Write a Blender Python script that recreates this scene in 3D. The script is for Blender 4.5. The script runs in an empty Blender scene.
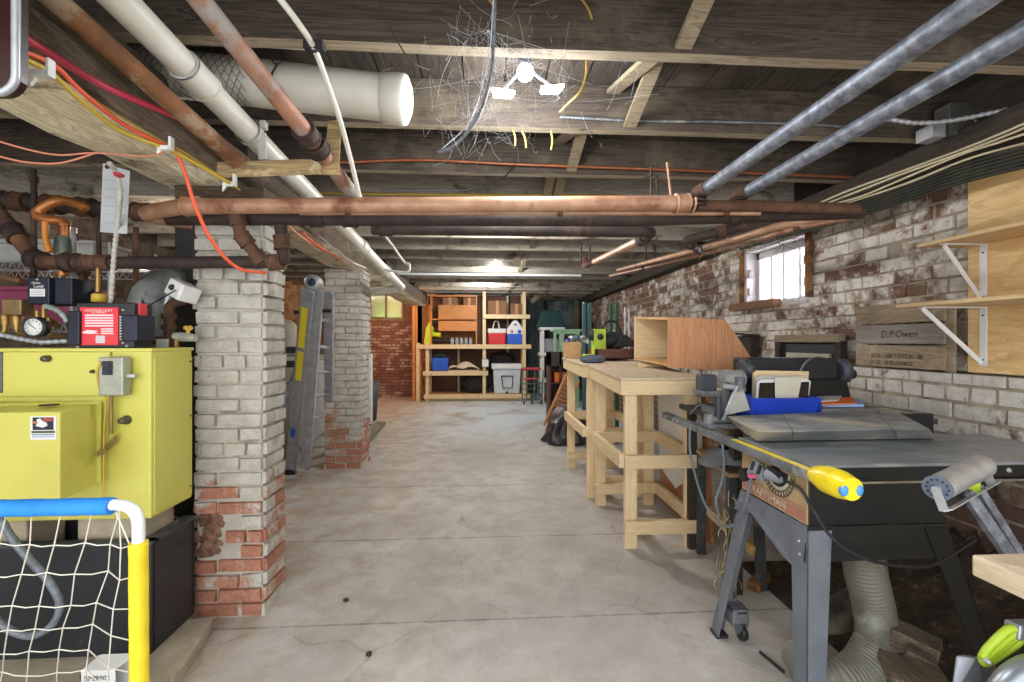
import bpy, math, random
from math import sin, cos, pi, radians
from mathutils import Vector, Matrix
random.seed(11)
C = bpy.context.scene
COL = C.collection

# ------------------------------------------------------------------ camera
F, CAMZ, YAW = 455.0, 1.28, radians(3.4)
cd = bpy.data.cameras.new('camera')
cam = bpy.data.objects.new('camera', cd); COL.objects.link(cam)
cd.sensor_width = 36.0; cd.lens = 36.0*F/1024.0; cd.clip_start = 0.02
cam.location = (0, 0, CAMZ); cam.rotation_euler = (pi/2, 0, -YAW)
C.camera = cam

# ------------------------------------------------------------------ world, exposure, lamps
w = bpy.data.worlds.new('world'); C.world = w; w.use_nodes = True
bg = w.node_tree.nodes['Background']
bg.inputs[0].default_value = (0.96, 0.98, 1.0, 1); bg.inputs[1].default_value = 1.75
C.view_settings.view_transform = 'Standard'; C.view_settings.look = 'None'
C.view_settings.exposure = 1.0; C.view_settings.gamma = 1.0
C.view_settings.use_curve_mapping = False
try: C.cycles.max_bounces = 6
except Exception: pass

def point_light(name, loc, power, col=(1, 1, 1), r=0.05):
    l = bpy.data.lights.new(name, 'POINT'); l.energy = power; l.color = col; l.shadow_soft_size = r
    o = bpy.data.objects.new(name, l); COL.objects.link(o); o.location = loc; return o
def area_light(name, loc, rot, sx, sy, power, col=(1, 1, 1)):
    l = bpy.data.lights.new(name, 'AREA'); l.shape = 'RECTANGLE'; l.size = sx; l.size_y = sy
    l.energy = power; l.color = col
    o = bpy.data.objects.new(name, l); COL.objects.link(o); o.location = loc; o.rotation_euler = rot; return o
LED_P, FILL_P = 17, 32  # second power drives the unseen fill lamps added along the room
point_light('led_lamp_light', (0.17, 1.93, 2.21), LED_P, (0.93, 0.97, 1.0), 0.09)
point_light('added_fill_light', (0.15, 4.05, 2.29), FILL_P, (1.0, 0.97, 0.92), 0.05)
point_light('added_fill_light', (0.15, 6.45, 2.29), FILL_P, (0.95, 0.98, 1.0), 0.05)
point_light('added_fill_light', (0.0, 8.6, 2.26), FILL_P*0.9, (0.97, 0.98, 1.0), 0.05)
point_light('warm_bulb_light', (-2.3, 8.9, 2.2), 38, (1.0, 0.55, 0.25), 0.05)
point_light('added_fill_light', (-2.6, 3.9, 2.2), 9, (1.0, 0.85, 0.7), 0.05)  # unseen fill lamp added on the left
# world light entering the open end behind the camera is added frontal fill

# ------------------------------------------------------------------ pixel helper: a viewing ray cut at a real distance
def _ray(px, py):
    u = (px-512)/F; v = (341-py)/F
    return Vector((sin(YAW)+u*cos(YAW), cos(YAW)-u*sin(YAW), v))
def PY(px, py, y):
    d = _ray(px, py); return Vector((0, 0, CAMZ)) + d*(y/d.y)
def PX(px, py, x):
    d = _ray(px, py); return Vector((0, 0, CAMZ)) + d*(x/d.x)
def PZ(px, py, z):
    d = _ray(px, py); return Vector((0, 0, CAMZ)) + d*((z-CAMZ)/d.z)

# ------------------------------------------------------------------ materials
MATS = {}
def _mix(nt, fac, a, b):
    m = nt.nodes.new('ShaderNodeMix'); m.data_type = 'RGBA'
    for s, v in ((0, fac), (6, a), (7, b)):
        if hasattr(v, 'links') or hasattr(v, 'is_output'): nt.links.new(v, m.inputs[s])
        else: m.inputs[s].default_value = v if s == 0 else (*v, 1)
    return m.outputs[2]
def _noise(nt, vec, scale, detail=6, rough=0.6, dist=0.0):
    n = nt.nodes.new('ShaderNodeTexNoise'); n.inputs['Scale'].default_value = scale
    n.inputs['Detail'].default_value = detail; n.inputs['Roughness'].default_value = rough
    n.inputs['Distortion'].default_value = dist
    if vec is not None: nt.links.new(vec, n.inputs['Vector'])
    return n.outputs['Fac']
def _ramp(nt, fac, lo, hi):
    m = nt.nodes.new('ShaderNodeMapRange'); m.clamp = True
    m.inputs[1].default_value = lo; m.inputs[2].default_value = hi
    nt.links.new(fac, m.inputs[0]); return m.outputs[0]
def _math(nt, op, a, b=None):
    m = nt.nodes.new('ShaderNodeMath'); m.operation = op
    for i, v in enumerate((a, b)):
        if v is None: continue
        if hasattr(v, 'is_output'): nt.links.new(v, m.inputs[i])
        else: m.inputs[i].default_value = v
    return m.outputs[0]
def _base(name):
    m = bpy.data.materials.new(name); m.use_nodes = True
    nt = m.node_tree; p = nt.nodes['Principled BSDF']
    g = nt.nodes.new('ShaderNodeNewGeometry')
    return m, nt, p, g
def _bump(nt, p, h, strength, dist):
    b = nt.nodes.new('ShaderNodeBump'); b.inputs['Strength'].default_value = strength
    b.inputs['Distance'].default_value = dist
    nt.links.new(h, b.inputs['Height']); nt.links.new(b.outputs['Normal'], p.inputs['Normal'])
def srgb(c):
    return tuple(((x/255)/12.92 if x/255 <= 0.04045 else ((x/255+0.055)/1.055)**2.4) for x in c)
def mat(name, c1, c2=None, scale=8, rough=0.6, metal=0.0, bump=0.0, lo=0.35, hi=0.65, c3=None, s3=3, lo3=0.55, hi3=0.68,
        emit=None, estr=0.0, trans=0.0, alpha=1.0, stretch=None, coat=0.0):
    """plain or blotchy surface; colours are sRGB 0-255"""
    if name in MATS: return MATS[name]
    m, nt, p, g = _base(name)
    vec = g.outputs['Position']
    if stretch:
        mp = nt.nodes.new('ShaderNodeMapping'); mp.inputs['Scale'].default_value = stretch
        nt.links.new(vec, mp.inputs['Vector']); vec = mp.outputs['Vector']
    if c2 is not None:
        f = _noise(nt, vec, scale)
        col = _mix(nt, _ramp(nt, f, lo, hi), srgb(c1), srgb(c2))
        if c3 is not None:
            f3 = _noise(nt, vec, s3, 8, 0.65, 0.3)
            col = _mix(nt, _ramp(nt, f3, lo3, hi3), col, srgb(c3))
        nt.links.new(col, p.inputs['Base Color'])
        if bump: _bump(nt, p, f, bump, 0.01)
    else:
        p.inputs['Base Color'].default_value = (*srgb(c1), 1)
        if bump: _bump(nt, p, _noise(nt, vec, scale), bump, 0.01)
    p.inputs['Roughness'].default_value = rough; p.inputs['Metallic'].default_value = metal
    if trans: p.inputs['Transmission Weight'].default_value = trans
    if coat: p.inputs['Coat Weight'].default_value = coat
    if alpha < 1: p.inputs['Alpha'].default_value = alpha
    if emit:
        p.inputs['Emission Color'].default_value = (*srgb(emit), 1); p.inputs['Emission Strength'].default_value = estr
    MATS[name] = m; return m
def wood(name, c1, c2, axis='y', ring=14, rough=0.6, knots=True, c3=None, blot=(0.5, 0.7), s3=3.0, along=1.2, contrast=(0.35, 0.65), bump=0.25):
    """sawn wood with the grain running along an axis"""
    if name in MATS: return MATS[name]
    m, nt, p, g = _base(name)
    mp = nt.nodes.new('ShaderNodeMapping')
    sc = [ring*1.0]*3; sc['xyz'.index(axis)] = along
    mp.inputs['Scale'].default_value = sc
    tc = nt.nodes.new('ShaderNodeTexCoord')
    nt.links.new(tc.outputs['Object'], mp.inputs['Vector'])
    f = _noise(nt, mp.outputs['Vector'], 1.0, 4, 0.6, 1.4)
    wv = nt.nodes.new('ShaderNodeMath'); wv.operation = 'FRACT'
    nt.links.new(_math(nt, 'MULTIPLY', f, 7.0), wv.inputs[0])
    fine = _noise(nt, mp.outputs['Vector'], 6.0, 3, 0.7)
    k = _math(nt, 'ADD', _math(nt, 'MULTIPLY', wv.outputs[0], 0.45), _math(nt, 'MULTIPLY', fine, 0.6))
    col = _mix(nt, _ramp(nt, k, contrast[0], contrast[1]+0.15), srgb(c1), srgb(c2))
    if knots:
        vo = nt.nodes.new('ShaderNodeTexVoronoi'); vo.inputs['Scale'].default_value = 3.4
        nt.links.new(tc.outputs['Object'], vo.inputs['Vector'])
        kn = _ramp(nt, vo.outputs['Distance'], 0.075, 0.045)
        col = _mix(nt, _math(nt, 'MULTIPLY', kn, 0.75), col, tuple(x*0.22 for x in srgb(c2)))
    if c3:
        f3 = _noise(nt, tc.outputs['Object'], s3, 8, 0.65, 0.4)
        col = _mix(nt, _ramp(nt, f3, *blot), col, srgb(c3))
    nt.links.new(col, p.inputs['Base Color']); p.inputs['Roughness'].default_value = rough
    if bump: _bump(nt, p, k, bump, 0.004)
    MATS[name] = m; return m
def brick(name, paint1, paint2, red1, red2, cover=0.5, cscale=1.6, isl=0.25, stain=None, stn=(0.55, 0.7), zred=None, rough=0.85, yred=None):
    """painted brick: limewash that has flaked off; each loose brick differs a little"""
    m, nt, p, g = _base(name)
    pos = g.outputs['Position']; rnd = g.outputs['Random Per Island']
    big = _noise(nt, pos, cscale, 8, 0.68, 0.5); fine = _noise(nt, pos, 38, 6, 0.7)
    mid = _noise(nt, pos, 11, 7, 0.72, 0.2)
    paint = _mix(nt, _ramp(nt, mid, 0.35, 0.65), srgb(paint1), srgb(paint2))
    red = _mix(nt, rnd, srgb(red1), srgb(red2))
    red = _mix(nt, _ramp(nt, fine, 0.45, 0.7), red, tuple(c*0.62 for c in srgb(red2)))
    k = _math(nt, 'ADD', _math(nt, 'MULTIPLY', big, 0.62), _math(nt, 'MULTIPLY', mid, 0.38))
    k = _math(nt, 'ADD', k, _math(nt, 'MULTIPLY', _math(nt, 'SUBTRACT', rnd, 0.5), isl))
    sep = nt.nodes.new('ShaderNodeSeparateXYZ'); nt.links.new(pos, sep.inputs[0])
    if zred:      # flaked low down, more brick colour towards the floor
        k = _math(nt, 'ADD', k, _math(nt, 'MULTIPLY', _ramp(nt, sep.outputs[2], zred[1], zred[0]), zred[2]))
    if yred:
        k = _math(nt, 'ADD', k, _math(nt, 'MULTIPLY', _ramp(nt, sep.outputs[1], yred[0], yred[1]), yred[2]))
    col = _mix(nt, _ramp(nt, k, cover-0.03, cover+0.04), paint, red)
    if stain:
        st = _noise(nt, pos, 2.3, 9, 0.7, 0.8)
        col = _mix(nt, _ramp(nt, st, *stn), col, srgb(stain))
    speck = _ramp(nt, _noise(nt, pos, 75, 3, 0.6), 0.64, 0.69)
    col = _mix(nt, _math(nt, 'MULTIPLY', speck, 0.55), col, tuple(c*0.25 for c in srgb(paint2)))
    nt.links.new(col, p.inputs['Base Color']); p.inputs['Roughness'].default_value = rough
    h = _math(nt, 'ADD', _math(nt, 'MULTIPLY', mid, 1.0), _math(nt, 'MULTIPLY', fine, 0.5))
    _bump(nt, p, h, 0.9, 0.012)
    MATS[name] = m; return m

# ------------------------------------------------------------------ mesh builder
class MB:
    def __init__(s): s.v = []; s.f = []; s.m = []; s.sm = []; s.cur = 0
    def add(s, vs, fs, smooth=False, M=None):
        b = len(s.v)
        for p in vs:
            p = Vector(p); s.v.append(M @ p if M is not None else p)
        for f in fs: s.f.append([i+b for i in f]); s.m.append(s.cur); s.sm.append(smooth)
        return s
    def box(s, lo, hi, M=None):
        x0, y0, z0 = lo; x1, y1, z1 = hi
        vs = [(x0, y0, z0), (x1, y0, z0), (x1, y1, z0), (x0, y1, z0), (x0, y0, z1), (x1, y0, z1), (x1, y1, z1), (x0, y1, z1)]
        return s.add(vs, [(0, 3, 2, 1), (4, 5, 6, 7), (0, 1, 5, 4), (1, 2, 6, 5), (2, 3, 7, 6), (3, 0, 4, 7)], False, M)
    def hexa(s, bot, top):
        """eight corners: bottom four then top four, both in the same turn"""
        return s.add(list(bot)+list(top), [(0, 3, 2, 1), (4, 5, 6, 7), (0, 1, 5, 4), (1, 2, 6, 5), (2, 3, 7, 6), (3, 0, 4, 7)])
    def bar(s, p0, p1, w, t, up=(0, 0, 1)):
        """a straight bar of section w (sideways) x t (along up)"""
        p0 = Vector(p0); p1 = Vector(p1); d = (p1-p0).normalized(); u = Vector(up)
        sd = d.cross(u)
        if sd.length < 1e-4: sd = d.cross(Vector((1, 0, 0)))
        sd.normalize(); u = sd.cross(d).normalized()
        c = [(-1, -1), (1, -1), (1, 1), (-1, 1)]
        return s.hexa([p0+sd*w/2*a+u*t/2*b for a, b in c], [p1+sd*w/2*a+u*t/2*b for a, b in c])
    def tube(s, pts, r, seg=10, cap=True, radii=None, smooth=True):
        pts = [Vector(p) for p in pts]; n = len(pts)
        if n < 2: return s
        tang = []
        for i in range(n):
            a = pts[max(i-1, 0)]; b = pts[min(i+1, n-1)]; t = b-a
            tang.append(t.normalized() if t.length > 1e-9 else Vector((0, 0, 1)))
        ref = Vector((0, 0, 1)) if abs(tang[0].z) < 0.9 else Vector((1, 0, 0))
        nrm = tang[0].cross(ref).normalized(); vs = []; fs = []
        for i in range(n):
            nrm = (nrm - tang[i]*nrm.dot(tang[i])).normalized(); bi = tang[i].cross(nrm)
            rr = radii[i] if radii else r
            for k in range(seg):
                a = 2*pi*k/seg; vs.append(pts[i] + (nrm*cos(a)+bi*sin(a))*rr)
        for i in range(n-1):
            for k in range(seg):
                fs.append((i*seg+k, i*seg+(k+1) % seg, (i+1)*seg+(k+1) % seg, (i+1)*seg+k))
        s.add(vs, fs, smooth)
        if cap:
            s.add(vs[:seg], [tuple(range(seg))[::-1]]); s.add(vs[-seg:], [tuple(range(seg))])
        return s
    def cyl(s, p0, p1, r, r2=None, seg=16): return s.tube([p0, p1], r, seg, radii=[r, r if r2 is None else r2])
    def lathe(s, prof, c, axis='z', seg=20):
        """prof: (radius, along) pairs"""
        vs = []; fs = []
        for r, h in prof:
            for k in range(seg):
                a = 2*pi*k/seg; x, y = r*cos(a), r*sin(a)
                vs.append({'z': (x, y, h), 'x': (h, x, y), 'y': (x, h, y)}[axis])
        for i in range(len(prof)-1):
            for k in range(seg):
                fs.append((i*seg+k, i*seg+(k+1) % seg, (i+1)*seg+(k+1) % seg, (i+1)*seg+k))
        M = Matrix.Translation(Vector(c))
        return s.add(vs, fs, True, M)
    def prism(s, poly, d, M=None):
        """poly: 3-D points of a flat outline, pushed along d"""
        n = len(poly); d = Vector(d); a = [Vector(p) for p in poly]; b = [p+d for p in a]
        fs = [tuple(range(n))[::-1], tuple(range(n, 2*n))] + [(i, (i+1) % n, n+(i+1) % n, n+i) for i in range(n)]
        return s.add(a+b, fs, False, M)
    def ball(s, c, r, seg=12, sq=(1, 1, 1), jit=0):
        vs = []; fs = []; R = seg//2
        for i in range(R+1):
            for k in range(seg):
                a = pi*i/R; b = 2*pi*k/seg; j = 1+random.uniform(-jit, jit)
                vs.append((c[0]+r*sq[0]*sin(a)*cos(b)*j, c[1]+r*sq[1]*sin(a)*sin(b)*j, c[2]+r*sq[2]*cos(a)*j))
        for i in range(R):
            for k in range(seg): fs.append((i*seg+k, (i+1)*seg+k, (i+1)*seg+(k+1) % seg, i*seg+(k+1) % seg))
        return s.add(vs, fs, True)
    def torus(s, c, R, r, M=None, seg=24, rs=8):
        pts = [Vector((R*cos(2*pi*i/seg), R*sin(2*pi*i/seg), 0)) for i in range(seg+1)]
        M = M or Matrix.Identity(4)
        return s.tube([Vector(c)+(M.to_3x3() @ p) for p in pts], r, rs, cap=False)
    def build(s, name, mats, parent=None, world=True, bevel=0, seg=2, at=None, sub=0, weld=False):
        me = bpy.data.meshes.new(name)
        off = Vector((0, 0, 0))
        if world:
            q = parent
            while q is not None: off += q.location; q = q.parent
        if at is not None: off = Vector(at)
        me.from_pydata([p-off for p in s.v], [], s.f); me.update()
        if not isinstance(mats, (list, tuple)): mats = [mats]
        for m in mats: me.materials.append(m)
        me.polygons.foreach_set('material_index', s.m); me.polygons.foreach_set('use_smooth', s.sm)
        o = bpy.data.objects.new(name, me); COL.objects.link(o)
        if at is not None: o.location = at
        if parent is not None: o.parent = parent
        if bevel:
            b = o.modifiers.new('bevel', 'BEVEL'); b.width = bevel; b.segments = seg; b.limit_method = 'ANGLE'; b.angle_limit = radians(40)
        if sub:
            b = o.modifiers.new('sub', 'SUBSURF'); b.levels = sub; b.render_levels = sub
        return o
def tag(o, label, cat, group=None):
    o['label'] = label; o['category'] = cat
    if group: o['group'] = group
    return o
def thing(name, label, cat, loc=(0, 0, 0), rz=0, group=None):
    o = bpy.data.objects.new(name, None); COL.objects.link(o); o.empty_display_size = 0.1
    o.location = loc; o.rotation_euler = (0, 0, rz); return tag(o, label, cat, group)
def struct(o): o['kind'] = 'structure'; return o
def copy_tree(o, parent=None):
    c = o.copy(); COL.objects.link(c)
    if parent is not None: c.parent = parent
    for ch in [x for x in bpy.data.objects if x.parent == o]: copy_tree(ch, c)
    return c
def smooth_path(pts, n=8):
    """Catmull-Rom through the given points"""
    P = [Vector(p) for p in pts]; P = [P[0]*2-P[1]] + P + [P[-1]*2-P[-2]]; out = []
    for i in range(1, len(P)-2):
        for k in range(n):
            t = k/n; a, b, c, d = P[i-1], P[i], P[i+1], P[i+2]
            out.append(0.5*((2*b)+(c-a)*t+(2*a-5*b+4*c-d)*t*t+(-a+3*b-3*c+d)*t**3))
    out.append(P[-2]); return out
def cable(name, pts, r, m, label, cat='cable', group=None, n=8, seg=6, parent=None):
    o = MB().tube(smooth_path(pts, n), r, seg).build(name, m, parent)
    if parent is None: tag(o, label, cat, group)
    return o
def lettering(txt, size, loc, rot, m, parent, name='lettering', depth=0.0006, align='CENTER', sx=1.0, shear=0.0):
    c = bpy.data.curves.new(name, 'FONT'); c.body = txt; c.size = size; c.extrude = depth; c.align_x = align; c.shear = shear
    tmp = bpy.data.objects.new(name, c); COL.objects.link(tmp); bpy.context.view_layer.update()
    me = bpy.data.meshes.new_from_object(tmp.evaluated_get(bpy.context.evaluated_depsgraph_get()))
    bpy.data.objects.remove(tmp); me.materials.clear(); me.materials.append(m)
    o = bpy.data.objects.new(name, me); COL.objects.link(o); o.parent = parent
    off = Vector((0, 0, 0)); q = parent
    while q is not None: off += q.location; q = q.parent
    o.location = Vector(loc)-off; o.rotation_euler = rot; o.scale = (sx, 1, 1); return o

# ------------------------------------------------------------------ palette
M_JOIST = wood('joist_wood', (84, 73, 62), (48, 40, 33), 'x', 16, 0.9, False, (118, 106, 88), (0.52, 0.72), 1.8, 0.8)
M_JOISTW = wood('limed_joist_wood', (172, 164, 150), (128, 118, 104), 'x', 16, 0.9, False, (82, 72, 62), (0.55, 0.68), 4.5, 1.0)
M_JBOT = wood('dusty_lit_joist_edge', (164, 150, 126), (120, 106, 86), 'x', 20, 0.9, True, (70, 58, 46), (0.58, 0.7), 4.5, 0.8)  # dusty undersides; part of their paleness is lighting put into the colour
M_BOARD = wood('subfloor_boards', (72, 62, 51), (40, 33, 28), 'y', 12, 0.9, True, (110, 98, 82), (0.52, 0.72), 2, 0.7)
M_LIMEWOOD = wood('limewashed_beam', (238, 227, 198), (186, 166, 130), 'y', 20, 0.9, False, (96, 80, 60), (0.54, 0.66), 5.5, 1.6, bump=0.8)
M_PALEBOARD = wood('pale_bridging', (152, 138, 112), (112, 98, 76), 'x', 14, 0.85, True, (86, 74, 60), (0.58, 0.7), 4)
M_PINE = wood('pine', (228, 204, 162), (212, 182, 136), 'z', 18, 0.65, True)
M_PINEX = wood('pine_x', (226, 202, 160), (210, 180, 134), 'x', 18, 0.65, True)
M_PINEY = wood('pine_y', (228, 206, 164), (212, 184, 138), 'y', 18, 0.65, True)
M_PLY = wood('plywood', (206, 168, 112), (186, 140, 84), 'y', 7, 0.6, True, None, along=1.0)
M_PLYREDZ = wood('red_plywood_z', (198, 144, 102), (176, 118, 80), 'z', 9, 0.6, True, None, along=0.8)
M_PLYRED = wood('red_plywood', (196, 140, 98), (168, 108, 70), 'x', 6, 0.6, True, None, along=0.8)
M_RUST = mat('rusty_iron', (104, 74, 54), (70, 46, 36), 14, 0.8, 0.2, 0.5, c3=(134, 92, 60), s3=6)
M_DKIRON = mat('dark_iron', (64, 50, 44), (44, 34, 32), 14, 0.75, 0.2, 0.4, c3=(86, 64, 50), s3=6)
M_COPPERP = mat('painted_copper_pipe', (186, 148, 120), (160, 116, 88), 9, 0.45, 0.15, 0.2, c3=(120, 74, 50), s3=5)
M_GALV = mat('galvanised', (146, 152, 162), (92, 96, 106), 30, 0.5, 0.35, 0.2, c3=(88, 86, 92), s3=9)
M_PVC = mat('white_pvc', (212, 209, 198), (196, 192, 178), 5, 0.4, 0, 0.05)
M_STEEL = mat('aluminium', (186, 188, 192), (160, 162, 166), 16, 0.38, 0.4, 0.05)
M_BLACK = mat('black_plastic', (34, 35, 38), (26, 27, 30), 12, 0.5)
M_WHITE = mat('white_plastic', (226, 226, 224), (214, 214, 210), 8, 0.5)
M_BRASS = mat('brass', (170, 138, 78), (132, 102, 58), 18, 0.4, 0.7)
M_DUST = mat('dusty_grey_metal', (140, 142, 146), (92, 96, 102), 7, 0.6, 0.3, 0.2, c3=(176, 172, 160), s3=5)

# ------------------------------------------------------------------ setting: floor
def floor_mat():
    m, nt, p, g = _base('worn_concrete')
    pos = g.outputs['Position']
    a = _noise(nt, pos, 1.1, 9, 0.62, 0.6); b = _noise(nt, pos, 5, 9, 0.7, 0.3); c = _noise(nt, pos, 42, 5, 0.7)
    col = _mix(nt, _ramp(nt, a, 0.36, 0.64), srgb((174, 168, 160)), srgb((200, 195, 187)))
    col = _mix(nt, _ramp(nt, b, 0.42, 0.72), col, srgb((162, 155, 145)))
    col = _mix(nt, _math(nt, 'MULTIPLY', _ramp(nt, b, 0.36, 0.22), 0.6), col, srgb((218, 216, 210)))
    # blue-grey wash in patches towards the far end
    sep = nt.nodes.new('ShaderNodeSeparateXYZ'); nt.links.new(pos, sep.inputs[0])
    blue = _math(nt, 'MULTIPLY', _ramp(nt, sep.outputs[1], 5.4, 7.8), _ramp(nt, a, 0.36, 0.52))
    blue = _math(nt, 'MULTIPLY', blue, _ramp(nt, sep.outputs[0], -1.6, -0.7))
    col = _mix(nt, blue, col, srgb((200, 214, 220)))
    tan = _math(nt, 'MULTIPLY', _ramp(nt, sep.outputs[0], -0.2, -1.5), _ramp(nt, b, 0.45, 0.6))
    col = _mix(nt, _math(nt, 'MULTIPLY', tan, 0.5), col, srgb((176, 142, 104)))
    # cracks
    vo = nt.nodes.new('ShaderNodeTexVoronoi'); vo.feature = 'DISTANCE_TO_EDGE'; vo.inputs['Scale'].default_value = 0.75
    wv = nt.nodes.new('ShaderNodeVectorMath'); wv.operation = 'ADD'
    nz = nt.nodes.new('ShaderNodeTexNoise'); nz.inputs['Scale'].default_value = 2.2; nt.links.new(pos, nz.inputs['Vector'])
    sc = nt.nodes.new('ShaderNodeVectorMath'); sc.operation = 'SCALE'; sc.inputs['Scale'].default_value = 0.5
    nt.links.new(nz.outputs['Color'], sc.inputs[0]); nt.links.new(pos, wv.inputs[0]); nt.links.new(sc.outputs[0], wv.inputs[1])
    nt.links.new(wv.outputs[0], vo.inputs['Vector'])
    ck = _math(nt, 'MULTIPLY', _ramp(nt, vo.outputs['Distance'], 0.008, 0.002), _ramp(nt, b, 0.42, 0.56))
    col = _mix(nt, _math(nt, 'MULTIPLY', ck, 0.28), col, srgb((96, 88, 80)))
    # control joints across the room
    for yy in (2.98, 4.05, 2.1, 5.6):
        dd = _math(nt, 'ABSOLUTE', _math(nt, 'SUBTRACT', _math(nt, 'ADD', sep.outputs[1], _math(nt, 'MULTIPLY', c, 0.012)), yy))
        col = _mix(nt, _math(nt, 'MULTIPLY', _ramp(nt, dd, 0.009, 0.004), _math(nt, 'MULTIPLY', _ramp(nt, b, 0.3, 0.55), 0.65)), col, srgb((100, 92, 84)))
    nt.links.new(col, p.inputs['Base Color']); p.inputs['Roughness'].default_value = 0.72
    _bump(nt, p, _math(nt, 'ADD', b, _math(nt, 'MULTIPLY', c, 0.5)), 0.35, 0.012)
    return m
fl = MB()
nx, ny = 40, 60
vs = []; fs = []
for j in range(ny+1):
    for i in range(nx+1):
        vs.append((-4+8.4*i/nx, -1.2+13.6*j/ny, 0))
for j in range(ny):
    for i in range(nx):
        a = j*(nx+1)+i; fs.append((a, a+1, a+nx+2, a+nx+1))
fl.add(vs, fs); fl.box((-4, -1.2, -0.2), (4.4, 12.4, -0.004))
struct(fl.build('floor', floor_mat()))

# ------------------------------------------------------------------ setting: brickwork
B_PILLAR = brick('pillar_brick', (194, 190, 180), (166, 160, 149), (188, 134, 108), (168, 112, 90), 0.62, 2.2, 0.2, (128, 122, 110), (0.63, 0.76), zred=(0.1, 0.75, 0.24))
B_RIGHT = brick('right_wall_brick', (234, 228, 218), (204, 194, 180), (150, 116, 94), (112, 80, 66), 0.538, 1.25, 0.10, (122, 98, 76), (0.5, 0.64), zred=(0.45, 0.85, 0.4), yred=(3.9, 6.8, 0.09))
B_RLOW = brick('lower_right_wall_brick', (224, 220, 212), (190, 184, 174), (140, 112, 94), (108, 82, 68), 0.60, 1.25, 0.10, (136, 122, 106), (0.55, 0.72), zred=(0.45, 0.82, 0.4), yred=(3.9, 6.8, 0.09))
B_FAR = brick('far_wall_brick', (186, 158, 144), (168, 136, 120), (166, 118, 104), (136, 90, 80), 0.42, 1.2, 0.3, (84, 54, 46), (0.6, 0.75))
B_LEFT = brick('left_wall_brick', (112, 104, 94), (88, 80, 70), (92, 68, 56), (70, 50, 44), 0.5, 1.1, 0.2, (70, 58, 50), (0.5, 0.66))  # paint darkened: the left wall's shade is in the colour
M_MORTAR = mat('limewashed_mortar', (186, 174, 154), (140, 126, 108), 7, 0.95, 0, 0.9, c3=(76, 64, 54), s3=3.2)
M_MORTARW = mat('white_mortar', (190, 186, 174), (166, 158, 144), 7, 0.95, 0, 0.9, c3=(110, 100, 86), s3=3)
M_MORTARR = mat('brown_mortar', (128, 96, 82), (92, 64, 54), 7, 0.95, 0, 0.9)

def lay(mb, o, u, n, L, H, holes=(), course=0.068, blen=0.205, z0=0, joint=0.011, wob=0.005, skip=0.0, depth=0.02, taper=0.002):
    """face bricks on a plane through o, along u, standing out along n"""
    u = Vector(u).normalized(); n = Vector(n).normalized(); o = Vector(o)
    k = 0; z = z0
    while z < H-0.01:
        h = min(course-joint, H-z); header = (k % 6 == 5)
        bl = blen/2 if header else blen
        s = -bl*((k % 2)*0.5) + (-0.02 if header else 0)
        while s < L:
            a = max(s, 0)+joint/2; b = min(s+bl, L)-joint/2
            if b-a > 0.015 and not any(h0 < (a+b)/2 < h1 and g0 < z+h/2 < g1 for h0, h1, g0, g1 in holes) and random.random() > skip:
                p = random.uniform(-wob, wob)+depth; dz = random.uniform(-0.002, 0.002); rk = random.uniform(-0.003, 0.003)
                e = 0.004
                P = []
                for (q, dd, e1) in ((a, 0, 0), (b, 0, 0), (a, 1, e), (b, 1, -e)):
                    pass
                f = lambda ss, zz, dd: o+u*ss+n*dd+Vector((0, 0, zz))
                z1 = z+dz; z2 = z+h+dz
                vs = [f(a, z1, -0.01), f(b, z1, -0.01), f(b, z2, -0.01), f(a, z2, -0.01),
                      f(a+e*random.uniform(0, 1.4), z1+e*random.uniform(0, 1.4), p+rk), f(b-e*random.uniform(0, 1.4), z1+e*random.uniform(0, 1.4), p-rk),
                      f(b-e*random.uniform(0, 1.4), z2-e*random.uniform(0, 1.4), p-rk), f(a+e*random.uniform(0, 1.4), z2-e*random.uniform(0, 1.4), p+rk)]
                mb.cur = 0
                mb.add(vs, [(4, 5, 6, 7), (0, 1, 5, 4), (1, 2, 6, 5), (2, 3, 7, 6), (3, 0, 4, 7)])
            s += bl
        z += course; k += 1
def slab(mb, lo, hi): mb.cur = 1; mb.box(lo, hi); mb.cur = 0

def pillar(x0, x1, y0, y1, H, holes=()):
    mb = MB(); d = 0.010
    slab(mb, (x0+d, y0+d, 0), (x1-d, y1-d, H))
    lay(mb, (x0+0.002, y0+d, 0), (1, 0, 0), (0, -1, 0), x1-x0-0.004, H, holes, depth=0.016)
    lay(mb, (x1-d, y0+0.002, 0), (0, 1, 0), (1, 0, 0), y1-y0-0.004, H, depth=0.016)
    lay(mb, (x1-0.002, y1-d, 0), (-1, 0, 0), (0, 1, 0), x1-x0-0.004, H, depth=0.016)
    lay(mb, (x0+d, y1-0.002, 0), (0, -1, 0), (-1, 0, 0), y1-y0-0.004, H, depth=0.016)
    mb.cur = 1; mb.box((x0-0.006, y0-0.006, 0), (x1+0.006, y1+0.006, 0.055)); mb.cur = 0
    if holes:
        mb.cur = 2
        for q in range(60):
            cx, cz = random.uniform(x0+0.03, x0+0.11), random.uniform(0.29, 0.47); mb.ball((cx, y0+d+0.004, cz), random.uniform(0.018, 0.03), 8, (1.2, 0.35, 0.9), 0.25)
        mb.cur = 0
    return struct(mb.build('brick_pillar', [B_PILLAR, M_MORTARW, mat('broken_brick_face', (150, 112, 90), (84, 60, 48), 26, 0.95, 0, 0.9)]))
pillar(-1.345, -1.03, 2.19, 2.41, 1.93, holes=((0.03, 0.12, 0.28, 0.46), (0.0, 0.06, 0.33, 0.40)))
pillar(-1.60, -1.235, 4.65, 4.98, 2.0)
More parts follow.
